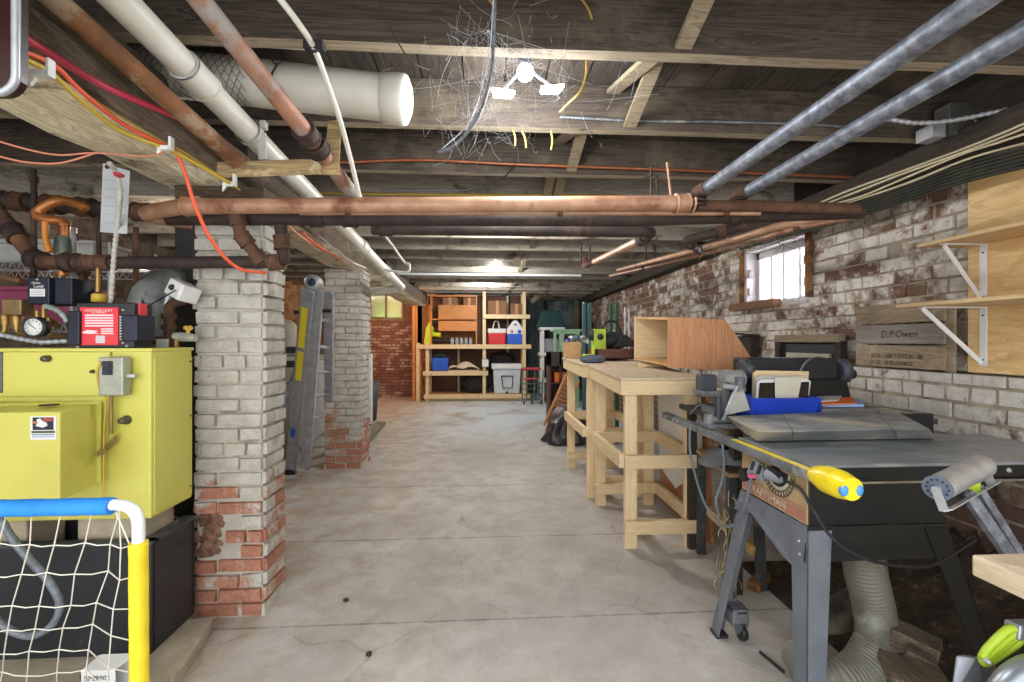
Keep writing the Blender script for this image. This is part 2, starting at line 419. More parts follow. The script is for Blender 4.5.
mb = MB(); mb.box((-1.42, 2.17, 1.932), (-1.02, 2.43, 1.994)); struct(mb.build('trim_3', wood('bearing_block', (92, 76, 58), (60, 48, 38), 'x', 14, 0.9, False), bevel=0.006))
mb = MB()
for k in range(9): mb.box((-1.46, 0.2+k*1.15, 2.212), (-1.26, 0.75+k*1.15, 2.328))
struct(mb.build('trim_4', mat('shim_timber', (70, 58, 46), (48, 40, 33), 6, 0.9), bevel=0.006))

WX = 2.5
# right wall with its window opening (y 3.44..4.19, z 1.62..2.10); lower part stands a little proud
mb = MB()
slab(mb, (WX+0.02, -1.2, 0), (WX+0.35, 3.40, 2.56)); slab(mb, (WX+0.02, 4.22, 0), (WX+0.35, 10.9, 2.56))
slab(mb, (WX+0.02, 3.40, 0), (WX+0.35, 4.22, 1.60)); slab(mb, (WX+0.02, 3.40, 2.12), (WX+0.35, 4.22, 2.56))
lay(mb, (WX+0.02, 1.0, 1.12), (0, 1, 0), (-1, 0, 0), 9.8, 1.42, ((2.40, 3.22, 0.47, 1.0),), depth=0.008, wob=0.009, course=0.085, blen=0.235, joint=0.010)
low = len(mb.m)
slab(mb, (WX-0.04, -1.2, 0), (WX+0.03, 10.9, 1.11))
lay(mb, (WX-0.04, 1.0, 0), (0, 1, 0), (-1, 0, 0), 9.8, 1.11, depth=0.007, wob=0.006, course=0.088, blen=0.25, joint=0.013)
for q in range(low, len(mb.m)):
    if mb.m[q] == 0: mb.m[q] = 2
struct(mb.build('wall_right', [B_RIGHT, M_MORTAR, B_RLOW]))
# far wall, left part brick with a small window
FY = 10.5
mb = MB()
wl = PY(370, 318, FY); wr = PY(402, 295, FY)
hx0, hx1, hz0, hz1 = wl.x, wr.x, wl.z, wr.z
slab(mb, (-4, FY+0.02, 0), (hx0, FY+0.3, 2.56)); slab(mb, (hx1, FY+0.02, 0), (-0.2, FY+0.3, 2.56))
slab(mb, (hx0, FY+0.02, 0), (hx1, FY+0.3, hz0)); slab(mb, (hx0, FY+0.02, hz1), (hx1, FY+0.3, 2.56))
lay(mb, (-4, FY+0.02, 0), (1, 0, 0), (0, -1, 0), 3.8, 2.5, ((hx0+4, hx1+4, hz0, hz1),), depth=0.016)
struct(mb.build('wall_back', [B_FAR, M_MORTARR]))
# alcove beyond the far shelves on the right
M_ALC = mat('dark_teal_boarding', (136, 150, 150), (104, 118, 120), 3, 0.9, 0, 0.3, stretch=(12, 1, 1))
mb = MB(); mb.box((-0.2, 11.9, 0), (3.2, 12.0, 2.56)); mb.box((-0.3, 10.5, 0), (-0.2, 12.0, 2.56))
for i in range(14): mb.box((-0.18+i*0.22, 11.885, 0), (-0.18+i*0.22+0.205, 11.9, 2.4))
struct(mb.build('wall_alcove', M_ALC))
mb = MB(); slab(mb, (2.52, 10.9, 0), (2.8, 12, 2.56)); lay(mb, (2.52, 10.9, 0), (0, 1, 0), (-1, 0, 0), 1.0, 2.5)
struct(mb.build('wall_alcove_side', [B_FAR, M_MORTARR]))
# left wall, seen only in glimpses between boiler, pillars and pipes; dark brick and mortar tones
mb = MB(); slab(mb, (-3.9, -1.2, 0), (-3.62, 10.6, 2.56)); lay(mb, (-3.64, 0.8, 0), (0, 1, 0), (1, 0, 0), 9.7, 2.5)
struct(mb.build('wall_left', [B_LEFT, mat('dark_left_mortar', (110, 102, 92), (76, 68, 60), 7, 0.95, 0, 0.6)]))

# ------------------------------------------------------------------ setting: ceiling
ceil = MB()
for i in range(34):
    x = -3.9+i*0.2; ceil.box((x, -0.3, 2.555+random.uniform(0, .004)), (x+0.193, 12.1, 2.59))
ceil.box((-4, -0.3, 2.59), (3.2, 12.1, 2.62))
ceiling = struct(ceil.build('ceiling', M_BOARD))
JY = [1.62, 2.23, 2.83]
y = 3.43
while y < 11.9: JY.append(y); y += 0.6
JY = [0.42, 1.02] + JY
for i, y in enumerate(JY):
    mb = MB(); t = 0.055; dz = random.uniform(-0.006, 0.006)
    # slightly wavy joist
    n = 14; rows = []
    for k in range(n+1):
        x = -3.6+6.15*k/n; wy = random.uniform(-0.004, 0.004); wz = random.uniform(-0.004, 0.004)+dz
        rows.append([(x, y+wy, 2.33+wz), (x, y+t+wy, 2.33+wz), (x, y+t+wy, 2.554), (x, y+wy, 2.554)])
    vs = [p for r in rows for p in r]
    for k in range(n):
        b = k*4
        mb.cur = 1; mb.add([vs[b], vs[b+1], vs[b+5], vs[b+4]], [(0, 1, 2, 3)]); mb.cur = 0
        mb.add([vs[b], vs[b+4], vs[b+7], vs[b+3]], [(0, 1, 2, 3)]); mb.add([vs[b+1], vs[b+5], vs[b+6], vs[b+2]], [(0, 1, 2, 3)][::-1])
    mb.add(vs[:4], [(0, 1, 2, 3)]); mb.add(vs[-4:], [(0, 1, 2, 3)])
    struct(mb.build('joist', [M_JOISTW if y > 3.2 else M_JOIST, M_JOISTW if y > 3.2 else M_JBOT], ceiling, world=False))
# sill beam on top of the right wall, dark
mb = MB(); mb.box((2.34, -0.3, 2.20), (2.5, 10.9, 2.33))
M_DKWOOD = wood('dark_sill_wood', (66, 56, 46), (40, 32, 26), 'y', 14, 0.9, False)
struct(mb.build('trim_1', M_DKWOOD, bevel=0.01))
mb = MB(); mb.box((2.42, -0.3, 2.3305), (2.5, 10.9, 2.554)); struct(mb.build('trim_2', M_DKWOOD))
# big hewn beam above the pillars
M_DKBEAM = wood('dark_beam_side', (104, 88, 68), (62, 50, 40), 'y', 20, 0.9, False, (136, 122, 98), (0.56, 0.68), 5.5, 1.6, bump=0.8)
def hewn(x0a, x1a, x0b, x1b, ya, yb, z0, z1):
    mb = MB(); n = 46; vs = []
    for k in range(n+1):
        t = k/n; y = ya+(yb-ya)*t; xa = x0a+(x0b-x0a)*t; xb = x1a+(x1b-x1a)*t
        j = lambda a=0.012: random.uniform(-a, a)
        ring = [(xa+j(), y, z0+0.02+j()), (xa+0.1+j(), y, z0+j()), (xb-0.1+j(), y, z0+j()), (xb+j(), y, z0+0.025+j()), (xb+j(), y, (z0+z1)/2+j()), (xb+j(.005), y, z1), (xa+j(.005), y, z1)]
        vs += ring
    m = 7; fs = []
    for k in range(n):
        for i in range(m): fs.append((k*m+i, k*m+(i+1) % m, (k+1)*m+(i+1) % m, (k+1)*m+i))
    mb.add(vs, fs, False)
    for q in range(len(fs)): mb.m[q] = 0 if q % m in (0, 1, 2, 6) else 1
    mb.add(vs[:m], [tuple(range(m))[::-1]]); mb.add(vs[-m:], [tuple(range(m))]); return mb
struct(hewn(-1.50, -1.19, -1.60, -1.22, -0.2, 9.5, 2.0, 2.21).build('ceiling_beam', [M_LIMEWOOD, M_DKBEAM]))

# ================================================================== overhead: bridging, lamps, pipes, cables
for i in range(1, len(JY)-1):
    rows = ((0.72, 1),) if i < 3 else ((0.54, 1),)
    for bx, s in rows:
        ya, yb = JY[i]+0.055, JY[i+1]
        for k, (z0, z1) in enumerate(((2.52, 2.352), (2.352, 2.52))):
            x = bx+(0.0 if k == 0 else -0.085)
            if k == 1 and i < 2: continue
            mb = MB(); mb.bar((x, ya, z0), (x, yb, z1), 0.062, 0.02)
            struct(mb.build('bridging_board', M_PALEBOARD, ceiling, world=False))
mb = MB(); mb.bar((0.46, 2.885, 2.51), (0.46, 3.43, 2.35), 0.062, 0.02); struct(mb.build('bridging_board', M_PALEBOARD, ceiling, world=False))

M_GLOW = mat('lamp_glow', (255, 255, 255), emit=(238, 244, 255), estr=14)
M_GLOWW = mat('added_bulb_glow', (255, 255, 255), emit=(255, 246, 232), estr=10)
lc = PY(525, 74, 1.93)
t = thing('garage_lamp', 'bright white three-panel lamp glowing between the ceiling joists behind cobwebs', 'lamp', (lc.x, lc.y, 2.554))
mb = MB(); mb.lathe([(0.0, 0), (0.045, 0), (0.045, -0.05), (0.03, -0.07), (0.03, -0.10)], (lc.x, lc.y, 2.554)); mb.build('socket', M_DUST, t)
mb = MB(); mb.ball((lc.x, lc.y-0.01, lc.z), 0.036, 16); mb.build('centre_globe', M_GLOW, t)
for a, q in ((-0.095, 503), (0.11, 551)):
    p = PY(q, 97 if a < 0 else 93, 1.93); mb = MB()
    s = 1 if a > 0 else -1
    mb.hexa([(p.x-0.05, p.y-0.05, p.z-0.005-s*0.006), (p.x+0.05, p.y-0.05, p.z-0.005+s*0.006), (p.x+0.04, p.y+0.05, p.z+0.02), (p.x-0.04, p.y+0.05, p.z+0.02)],
            [(p.x-0.05, p.y-0.05, p.z+0.008-s*0.006), (p.x+0.05, p.y-0.05, p.z+0.008+s*0.006), (p.x+0.04, p.y+0.05, p.z+0.033), (p.x-0.04, p.y+0.05, p.z+0.033)])
    mb.build('panel', M_GLOW, t, bevel=0.004)
    mb = MB(); mb.bar((lc.x, lc.y, lc.z+0.03), (p.x, p.y, p.z+0.03), 0.012, 0.008); mb.build('wing_arm', M_DUST, t)
for (x, y) in ((0.15, 4.05), (0.15, 6.45)):  # added bulbs dressing two of the unseen fill lights, hidden behind joists
    t = thing('added_bulb_lamp', ('nearer' if y < 5 else 'farther')+' added unseen bulb in a white holder up between the limed joists', 'lamp', (x, y, 2.554), group='added unseen bulbs down the middle of the ceiling')
    mb = MB(); mb.lathe([(0, 0), (0.05, 0), (0.05, -0.02), (0.028, -0.035), (0.028, -0.06), (0, -0.06)], (x, y, 2.554)); mb.build('holder', M_WHITE, t)
    mb = MB(); mb.lathe([(0.013, 0), (0.015, -0.01), (0.03, -0.045), (0.03, -0.06), (0.018, -0.08), (0, -0.086)], (x, y, 2.494)); mb.build('added_bulb', M_GLOWW, t)

def pipe_thing(name, label, pts, r, m, rings=(), rm=None, rr=1.28, rl=0.035, smooth=0, seg=14, cat='pipe', group=None):
    """a pipe run with its couplings; pts world points; rings = fractions along the polyline"""
    t = thing(name, label, cat, pts[0], 0, group)
    P = smooth_path(pts, smooth) if smooth else [Vector(p) for p in pts]
    MB().tube(P, r, seg).build('pipe_run', m, t)
    L = [0]
    for a, b in zip(P, P[1:]): L.append(L[-1]+(b-a).length)
    for f in rings:
        d = f*L[-1]; i = max(k for k in range(len(L)-1) if L[k] <= d+1e-9)
        dr = (P[i+1]-P[i]).normalized(); c = P[i]+dr*(d-L[i])
        mb = MB(); mb.tube([c-dr*rl, c-dr*rl*0.7, c+dr*rl*0.7, c+dr*rl], r*rr, seg, radii=[r*rr*0.94, r*rr, r*rr, r*rr*0.94])
        for e in (-1, 1): mb.tube([c+dr*rl*e*0.75, c+dr*rl*e], r*rr*1.08, seg)
        mb.build('coupling', rm or m, t)
    return t
def elbow(p0, pc, p1, rad, n=6):
    """points from p0 to p1 with a round corner at pc"""
    p0, pc, p1 = Vector(p0), Vector(pc), Vector(p1)
    a = pc+(p0-pc).normalized()*rad; b = pc+(p1-pc).normalized()*rad
    return [p0]+[(a*(1-t)*(1-t)+pc*2*t*(1-t)+b*t*t) for t in [k/n for k in range(n+1)]]+[p1]

Ya = 1.98
pa, pb = PY(152, 206, Ya), PY(690, 203, Ya)
le = elbow(PY(192, 222, 2.16), PY(142, 214, 2.05), (pa.x+0.12, pa.y, pa.z), 0.05)
pipe_thing('heating_pipe', 'thick tan painted pipe crossing under the joists, topmost of the crossing pipes', le+[pb], 0.033, M_COPPERP, (0.16, 0.985), None, 1.18, 0.03)
mb = MB(); mb.tube([PY(696, 206, Ya), PY(762, 206, 2.0), PY(858, 209, 2.03)], 0.026, 12)
tag(mb.build('heating_pipe', M_RUST), 'dark rusty pipe running on from the tee beneath the two grey pipes', 'pipe')
pipe_thing('copper_pipe', 'thin pinkish copper pipe squeezed below the thick tan crossing pipe', [PY(300, 212.5, 2.02), PY(500, 212.5, 2.02), PY(760, 213, 2.02)], 0.012, M_COPPERP, (0.1, 0.55, 0.92), M_RUST, 1.5, 0.012)
pipe_thing('return_pipe', 'long dark brown pipe crossing just under the tan pipe', [PY(168, 218, 2.09), PY(640, 219.5, 2.09), PY(862, 212, 2.09)], 0.032, M_DKIRON, (0.2, 0.245, 0.8), None, 1.2, 0.03)
lo = elbow(PY(372, 229, 2.2), PY(652, 232, 2.2), PY(640, 241, 2.5), 0.04)
pipe_thing('return_pipe', 'dark pipe lowest of the crossing pipes, ending in an elbow', lo, 0.027, M_DKIRON, (0.04, 0.93), None, 1.25, 0.03)
pipe_thing('heating_pipe', 'pinkish pipe running back from the dark elbow to the limed joists', [PY(645, 238, 2.45), PY(594, 262, 4.4)], 0.027, M_COPPERP, (0.03,), M_RUST, 1.25)
MB_ = MB(); MB_.tube(elbow(PY(600, 259, 4.3), PY(585, 266, 4.55), PY(585, 258, 4.6), 0.04), 0.03, 10); tag(MB_.build('pipe_elbow', M_RUST), 'rusty elbow at the far end of the pinkish pipe', 'pipe')
p = elbow(PY(745, 226, 2.3), PY(686, 240, 2.35), PY(700, 252, 3.2), 0.05)
pipe_thing('return_pipe', 'short dark pipe with an open looking elbow right of the pinkish pipe', p, 0.024, M_DKIRON, (0.1, 0.45), M_RUST, 1.3, 0.02)
pipe_thing('heating_pipe', 'upper of two tan pipes slanting from the far joists up to the right wall', [PY(618, 270, 5.2), PY(730, 241, 2.95), PY(775, 227, 2.55), PY(862, 210, 2.2)], 0.022, M_COPPERP, (0.62, 0.97), M_RUST, 1.2, 0.025)
pipe_thing('heating_pipe', 'lower of two tan pipes slanting from the far joists up to the right wall', [PY(610, 276, 5.6), PY(740, 245, 3.05), PY(800, 227, 2.6), PY(862, 215, 2.3)], 0.017, M_COPPERP, (0.3, 0.9), M_RUST, 1.2, 0.02)
# two galvanised pipes coming forward over the saw
for k, (px, py, yy, lab) in enumerate(((704, 190, 1.98, 'left of two grey galvanised pipes running forward overhead from the tee'), (744, 193, 2.08, 'right of two grey galvanised pipes running forward overhead'))):
    s = PY(px, py, yy); e = Vector((s.x, 0.25, s.z)); c = PY(px-7, py+15, yy)
    t = thing('galvanised_pipe', lab, 'pipe', s)
    MB().tube([s, e], 0.027, 16).build('pipe_run', M_GALV, t)
    pts = elbow(c, s+Vector((-0.012, 0.06, 0)), s+Vector((0, -0.04, 0)), 0.05)
    MB().tube(pts, 0.033, 14).build('elbow_fitting', M_RUST, t)
    m2 = MB()
    for q in (0.0, 0.02, 0.04): m2.tube([c+Vector((0, 0, q-0.01)), c+Vector((0, 0, q))], 0.041, 14)
    m2.build('threaded_collar', M_DKIRON, t)
# wire hooks over the crossing pipe
for i, (px, w_) in enumerate(((676, 0), (692, 0))):
    a = PY(px, 203, Ya); mb = MB()
    pts = [a+Vector((0, 0.04*cos(q), 0.042*sin(q))) for q in [radians(v) for v in range(-200, 20, 20)]] + ([a+Vector((-0.02, 0.05, 0.20))] if i == 0 else [])
    mb.tube(pts, 0.006, 6); tag(mb.build('pipe_hook', M_COPPERP), ('tan hook strap with a long tail' if i == 0 else 'short tan hook strap hugging the tee')+' around the crossing pipe', 'hook')
# hanger rods
for px, y0, y1, lab in ((651, 166, 200, 'left dark hanger rod beside the tan hook'), (657, 172, 200, 'right dark hanger rod beside the tan hook')):
    mb = MB(); mb.cyl(PY(px, y0, 2.0), PY(px, y1, 2.0), 0.004, seg=6); mb.cyl(PY(px, y0+8, 2.0), PY(px, y0+10, 2.0), 0.009, seg=6)
    tag(mb.build('hanger_rod', M_DKIRON), lab, 'rod')
for i, (px, yt, yb, yy) in enumerate(((581, 244, 262, 4.4), (590, 244, 262, 4.4), (646, 246, 268, 4.6), (655, 245, 266, 4.6))):
    mb = MB(); mb.cyl(PY(px, yt, yy), PY(px, yb, yy), 0.008, seg=6)
    tag(mb.build('hanger_rod', M_DKIRON), ['outer', 'inner', 'outer', 'inner'][i]+' dark hanger rod at '+('the far end of the pinkish pipe' if i < 2 else 'the slanting tan pipes'), 'rod')

# white drain pipe, upper left
da, db = PY(95, -25, 1.24), PY(402, 288, 5.12)
t = thing('drain_pipe', 'fat white plastic drain pipe slanting away along the joists', 'pipe', da)
MB().tube(elbow(da, db, PY(352, 294, 5.12), 0.07), 0.046, 20).build('pipe_run', M_PVC, t)
dd = (db-da).normalized()
M_PVCD = mat('grey_white_pvc', (196, 196, 192), (178, 176, 170), 6, 0.5)
for f, rr in ((0.10, 0.053), (0.42, 0.056), (0.60, 0.055), (0.8, 0.054)):
    c = da+(db-da)*f; m2 = MB(); m2.tube([c-dd*0.06, c+dd*0.06], rr, 20); m2.tube([c+dd*0.055, c+dd*0.065], rr*1.05, 20); m2.build('coupling', M_PVC, t)
# its clamp
for f, lab in ((0.085, 'thin wire loop'), (0.19, 'wide grey plastic strap')):
    c = da+(db-da)*f; m2 = MB()
    e1 = dd.cross(Vector((0, 0, 1))).normalized(); e2 = e1.cross(dd)
    w_ = 0.004 if f < 0.1 else 0.016
    m2.tube([c-dd*w_, c+dd*w_], 0.055, 20, cap=False)
    if f > 0.1:
        m2.bar(c+e1*0.055-e2*0.005, c+e1*0.062-e2*0.12, 0.03, 0.01, dd); m2.bar(c+e1*0.05+e2*0.03, c+e1*0.07+e2*0.03, 0.03, 0.03, dd)
    m2.build('pipe_strap', M_PVCD if f > 0.1 else M_GALV, t)
# rusty brown and copper pipes
M_RUSTP = mat('orange_rust_pipe', (140, 92, 54), (92, 60, 38), 9, 0.7, 0.1, 0.3, c3=(150, 130, 104), s3=7, lo3=0.5, hi3=0.58)
pipe_thing('heating_pipe', 'orange brown rusty pipe left of the white drain pipe overhead', [PY(46, -8, 1.22), PY(238, 162, 1.78)], 0.030, M_RUSTP)
M_RUSTG = mat('pitted_copper_pipe', (164, 118, 92), (124, 88, 72), 9, 0.6, 0.1, 0.3, c3=(146, 138, 130), s3=7, lo3=0.52, hi3=0.62)
pipe_thing('heating_pipe', 'pitted pinkish pipe right of the white drain pipe overhead, with a coupling', [PY(192, -10, 1.26), PY(302, 128, 1.62), PY(357, 200, 2.06)], 0.030, M_RUSTG, (0.52, 0.60), M_DKIRON, 1.35, 0.025)
cable('conduit', [PY(276, -6, 1.35), PY(296, 20, 1.4), PY(314, 48, 1.48), PY(328, 85, 1.6), PY(340, 120, 1.7), PY(352, 165, 1.85), PY(361, 203, 2.0)], 0.0095, M_PVC, 'thin white tube bending down beside the capped white duct', 'tube', seg=10)
p = PY(314, 46, 1.48); mb = MB(); mb.box((p.x-0.03, p.y-0.012, p.z-0.012), (p.x+0.03, p.y+0.02, p.z+0.016)); mb.torus(p, 0.015, 0.006, Matrix.Rotation(pi/2, 4, 'X'))
tag(mb.build('pipe_clip', M_BLACK), 'black plastic clip holding the thin white tube to the joist', 'clip')
a, b = PY(176, 36, 1.72), PY(325, 46, 1.72); mb = MB(); mb.bar(a, b, 0.03, 0.028); tag(mb.build('conduit', M_PVC, bevel=0.004), 'square white conduit running along the nearest joist', 'conduit')
# capped duct between the joists with wire netting round its left end
a, b = PY(105, 66, 1.95), PY(386, 98, 1.95); ax = (b-a).normalized()
t = thing('capped_duct', 'wide cream plastic duct with a domed end cap between two joists', 'duct', a)
MB().tube([a, b], 0.092, 32).build('duct_tube', M_PVC, t)
MB().tube([b-ax*0.01, b-ax*0.009, b+ax*0.075, b+ax*0.09, b+ax*0.105, b+ax*0.114], 0.1, 32, radii=[0.095, 0.102, 0.102, 0.094, 0.06, 0.01]).build('end_cap', M_PVC, t)
e1 = Vector((0, 0, 1)); e1 = (e1-ax*e1.dot(ax)).normalized(); e2 = ax.cross(e1)
mb = MB(); cell = 0.028; W_ = 0.36
def onduct(s, q, rr=0.104): return a+ax*s+e1*cos(q)*rr*(1+0.05*sin(s*40+q*3))+e2*sin(q)*rr*(1+0.05*cos(s*31+q*5))
for i in range(19):
    for k in range(26):
        s0 = 0.07+i*cell+(0.5*cell if k % 2 else 0); q = k*2*pi/26; dq = 2*pi/26
        mb.tube([onduct(s0, q), onduct(s0+cell*0.5, q+dq*0.9)], 0.0011, 3, cap=False, smooth=False)
        mb.tube([onduct(s0, q), onduct(s0-cell*0.5, q+dq*0.9)], 0.0011, 3, cap=False, smooth=False)
tag(mb.build('wire_netting', mat('dark_wire', (52, 50, 48), rough=0.6, metal=0.4)), 'dark chicken wire wrapped round the left end of the white duct', 'netting')
mb = MB(); p = PY(278, 70, 1.83); mb.torus(PY(277, 59, 1.83), 0.02, 0.003, Matrix.Rotation(pi/2, 4, 'X')); mb.tube(smooth_path([PY(277, 64, 1.83), PY(272, 78, 1.83), PY(285, 96, 1.83)]), 0.004, 6)
tag(mb.build('wire_tie', M_DKIRON), 'twisted wire loop hanging in front of the white duct', 'wire')
# wooden pipe hanger
M_HANGER = wood('dusty_hanger_wood', (170, 146, 100), (116, 96, 68), 'x', 18, 0.85, False, (196, 180, 146), (0.55, 0.65), 9)
t = thing('pipe_hanger', 'dusty wooden board bracket holding the pipes left of the joists', 'hanger', PY(270, 165, 1.8))
MB().hexa([PY(216, 178, 1.8), PY(336, 174, 1.8), PY(336, 174, 1.86), PY(216, 178, 1.86)], [PY(217, 162, 1.8), PY(336, 158, 1.8), PY(336, 158, 1.86), PY(217, 162, 1.86)]).build('cross_board', M_HANGER, t, bevel=0.003)
MB().hexa([PY(322, 175, 1.78), PY(339, 175, 1.78), PY(339, 175, 1.81), PY(322, 175, 1.81)], [PY(328, 121, 1.78), PY(342, 119, 1.78), PY(342, 119, 1.81), PY(328, 121, 1.81)]).build('upright_board', M_HANGER, t, bevel=0.003)
# copper pipe clipped along the third joist, and a yellow cable along the fourth
cable('copper_pipe', [PY(330, 163, 2.79), PY(420, 160, 2.79), PY(520, 164.5, 2.79), PY(700, 171, 2.79), PY(940, 181, 2.79)], 0.009, mat('copper', (176, 104, 66), (140, 84, 54), 12, 0.45, 0.4), 'thin orange copper pipe clipped along a dark joist edge', 'pipe')
M_YEL = mat('yellow_cable', (196, 164, 60), rough=0.5); M_YELD = mat('dull_yellow_wire', (170, 140, 62), rough=0.6)
cable('cable', [PY(300, 193, 3.4), PY(420, 194.5, 3.4), PY(620, 196, 3.4)], 0.012, M_YELD, 'yellow cable along the joist just above the tan crossing pipe')
M_BLKC = mat('black_cable', (30, 30, 33), rough=0.5)
cable('cable', [PY(515, 165, 2.75), PY(500, 180, 2.6), PY(470, 190, 2.5), PY(420, 191, 2.4), PY(380, 190, 2.3)], 0.004, M_BLKC, 'thin black cable sagging left of the lamp above the tan pipe')
cable('cable', [PY(495, -8, 1.45), PY(494, 30, 1.5), PY(491, 72, 1.55), PY(482, 108, 1.6), PY(467, 132, 1.62), PY(452, 147, 1.64), PY(438, 152, 1.66)], 0.006, mat('dusty_black_cable', (70, 74, 80), (120, 124, 130), 60, 0.6), 'dusty black cable dangling past the lamp with a curled end')
cable('cable', [PY(494, -8, 1.42), PY(488, 60, 1.5), PY(470, 120, 1.6), PY(440, 151, 1.66)], 0.0022, M_STEEL, 'thin silver strand hanging beside the dusty black cable', 'wire')
cable('cable', [PY(378, -4, 1.5), PY(388, 22, 1.54), PY(399, 44, 1.58), PY(412, 62, 1.62), PY(430, 70, 1.7)], 0.0028, M_DKIRON, 'grey string hooked over the nearest joist left of the lamp', 'string')
for px0, py0, px1, py1, lab in ((488, -2, 496, 14, 'yellow wire tail sticking out above and left of the lamp'), (580, -3, 592, 19, 'yellow wire tail sticking out above and right of the lamp'),
                                (513, 130, 515, 146, 'left pale wire tail below the lamp'), (522, 131, 526, 148, 'middle pale wire tail below the lamp'), (551, 131, 551, 150, 'right crooked pale wire tail below the lamp')):
    a, b = PY(px0, py0, 1.55 if py0 < 50 else 2.2), PY(px1, py1, 1.55 if py0 < 50 else 2.2)
    cable('wire_tail', [a, (a+b)/2+Vector((0.006, 0, 0)), b], 0.0035 if py0 < 50 else 0.0045, M_YELD, lab, 'wire')
cable('wire_tail', [PY(587, 56, 1.75), PY(586, 75, 1.75), PY(580, 92, 1.75), PY(570, 102, 1.8), PY(560, 112, 1.85)], 0.005, M_YELD, 'longer yellow wire hanging right beside the glowing lamp', 'wire')
# armoured cable along joist 2, right
def flex(name, pts, r, m, label, ribs=3.0, cat='conduit', parent=None, seg=10, amp=0.12):
    P = smooth_path(pts, 40); L = [0]
    for a_, b_ in zip(P, P[1:]): L.append(L[-1]+(b_-a_).length)
    n = max(8, min(900, int(L[-1]/(r*ribs*0.25)))); out = []; k = 0
    for i in range(n+1):
        d = L[-1]*i/n
        while k < len(L)-2 and L[k+1] < d: k += 1
        out.append(P[k]+(P[k+1]-P[k])*((d-L[k])/max(L[k+1]-L[k], 1e-9)))
    o = MB().tube(out, r, seg, radii=[r*(1+amp*(1 if i % 4 in (1, 2) else -1)) for i in range(n+1)]).build(name, m, parent)
    if parent is None: tag(o, label, cat)
    return o
flex('armoured_cable', [PY(886, 119, 2.05), PY(920, 123, 2.03), PY(955, 120, 2.0), PY(1000, 111, 1.95), PY(1060, 98, 1.85)], 0.010, M_STEEL, 'ribbed steel cable looping across the grey junction box')
flex('armoured_cable', [PY(560, 117, 2.2), PY(640, 121, 2.21), PY(720, 122, 2.21), PY(800, 124, 2.21), PY(850, 127, 2.21)], 0.006, M_DUST, 'dusty ribbed cable stapled along the joist right of the lamp')
a = PY(940, 140, 2.2); mb = MB(); q0, q1 = PY(936, 141, 2.19), PY(979, 111, 2.19)
mb.box((q0.x, 2.12, q0.z), (q1.x, 2.20, q1.z)); t = tag(mb.build('junction_box', mat('grey_box_metal', (108, 106, 100), (88, 86, 82), 8, 0.6, 0.4), bevel=0.003), 'grey metal junction box on the second joist at upper right', 'junction box')
mb = MB(); q0, q1 = PY(925, 140, 2.14), PY(938, 127, 2.14); mb.box((q0.x, 2.10, q0.z), (q1.x, 2.19, q1.z)); mb.build('side_bracket', M_STEEL, t, bevel=0.003)
cable('cable', [PY(978, 113, 2.15), PY(1000, 113, 2.1), PY(1030, 118, 2.05)], 0.006, M_YELD, 'upper yellow wire leaving the grey junction box')
cable('cable', [PY(978, 122, 2.15), PY(1000, 123, 2.1), PY(1030, 123, 2.05)], 0.006, M_YELD, 'lower yellow wire leaving the grey junction box')
M_ROMEX = mat('cream_cable', (204, 190, 158), (184, 170, 140), 12, 0.55)
rx = [([PY(1060, 108, 1.75), PY(1000, 134, 1.9), PY(955, 152, 2.05), PY(900, 172, 2.2), PY(850, 190, 2.35), PY(815, 205, 2.5)], 'topmost cream cable of the bundle slanting to the right wall'),
      ([PY(1060, 112, 1.72), PY(1010, 134, 1.88), PY(958, 154, 2.03), PY(902, 174, 2.18), PY(856, 192, 2.33), PY(820, 206, 2.5)], 'second cream cable from the top of the slanting bundle'),
      ([PY(1060, 122, 1.72), PY(1000, 142, 1.88), PY(960, 155, 2.03), PY(905, 178, 2.18), PY(862, 196, 2.33), PY(826, 206, 2.5)], 'third cream cable from the top of the slanting bundle'),
      ([PY(1060, 135, 1.72), PY(1010, 147, 1.88), PY(965, 160, 2.03), PY(910, 182, 2.18), PY(866, 197, 2.33), PY(830, 208, 2.5)], 'lowest cream cable of the slanting bundle')]
for pts, lab in rx: cable('cable', pts, 0.0058, M_ROMEX, lab)
cable('cable', [PY(975, 121, 2.1), PY(988, 122, 2.1), PY(993, 135, 2.1), PY(985, 146, 2.1), PY(965, 152, 2.1)], 0.005, M_ROMEX, 'short cream cable curling down from the junction box')
M_GRNC = mat('dark_green_cable', (58, 58, 44), (36, 36, 30), 12, 0.7)
for k in range(6):
    cable('cable', [PX(1040, 143+k*4, 2.30-k*.006), PX(960, 166+k*3.4, 2.31), PX(900, 188+k*3, 2.31), PX(850, 206+k*2.6, 2.31), PX(790, 226+k*2, 2.30), PX(740, 242+k*1.6, 2.30)], 0.0085, M_GRNC,
          ['topmost', 'second', 'third', 'fourth', 'fifth', 'lowest'][k]+' dark green cable from the top in the bundle along the right wall', group='dark green cables above the right wall')

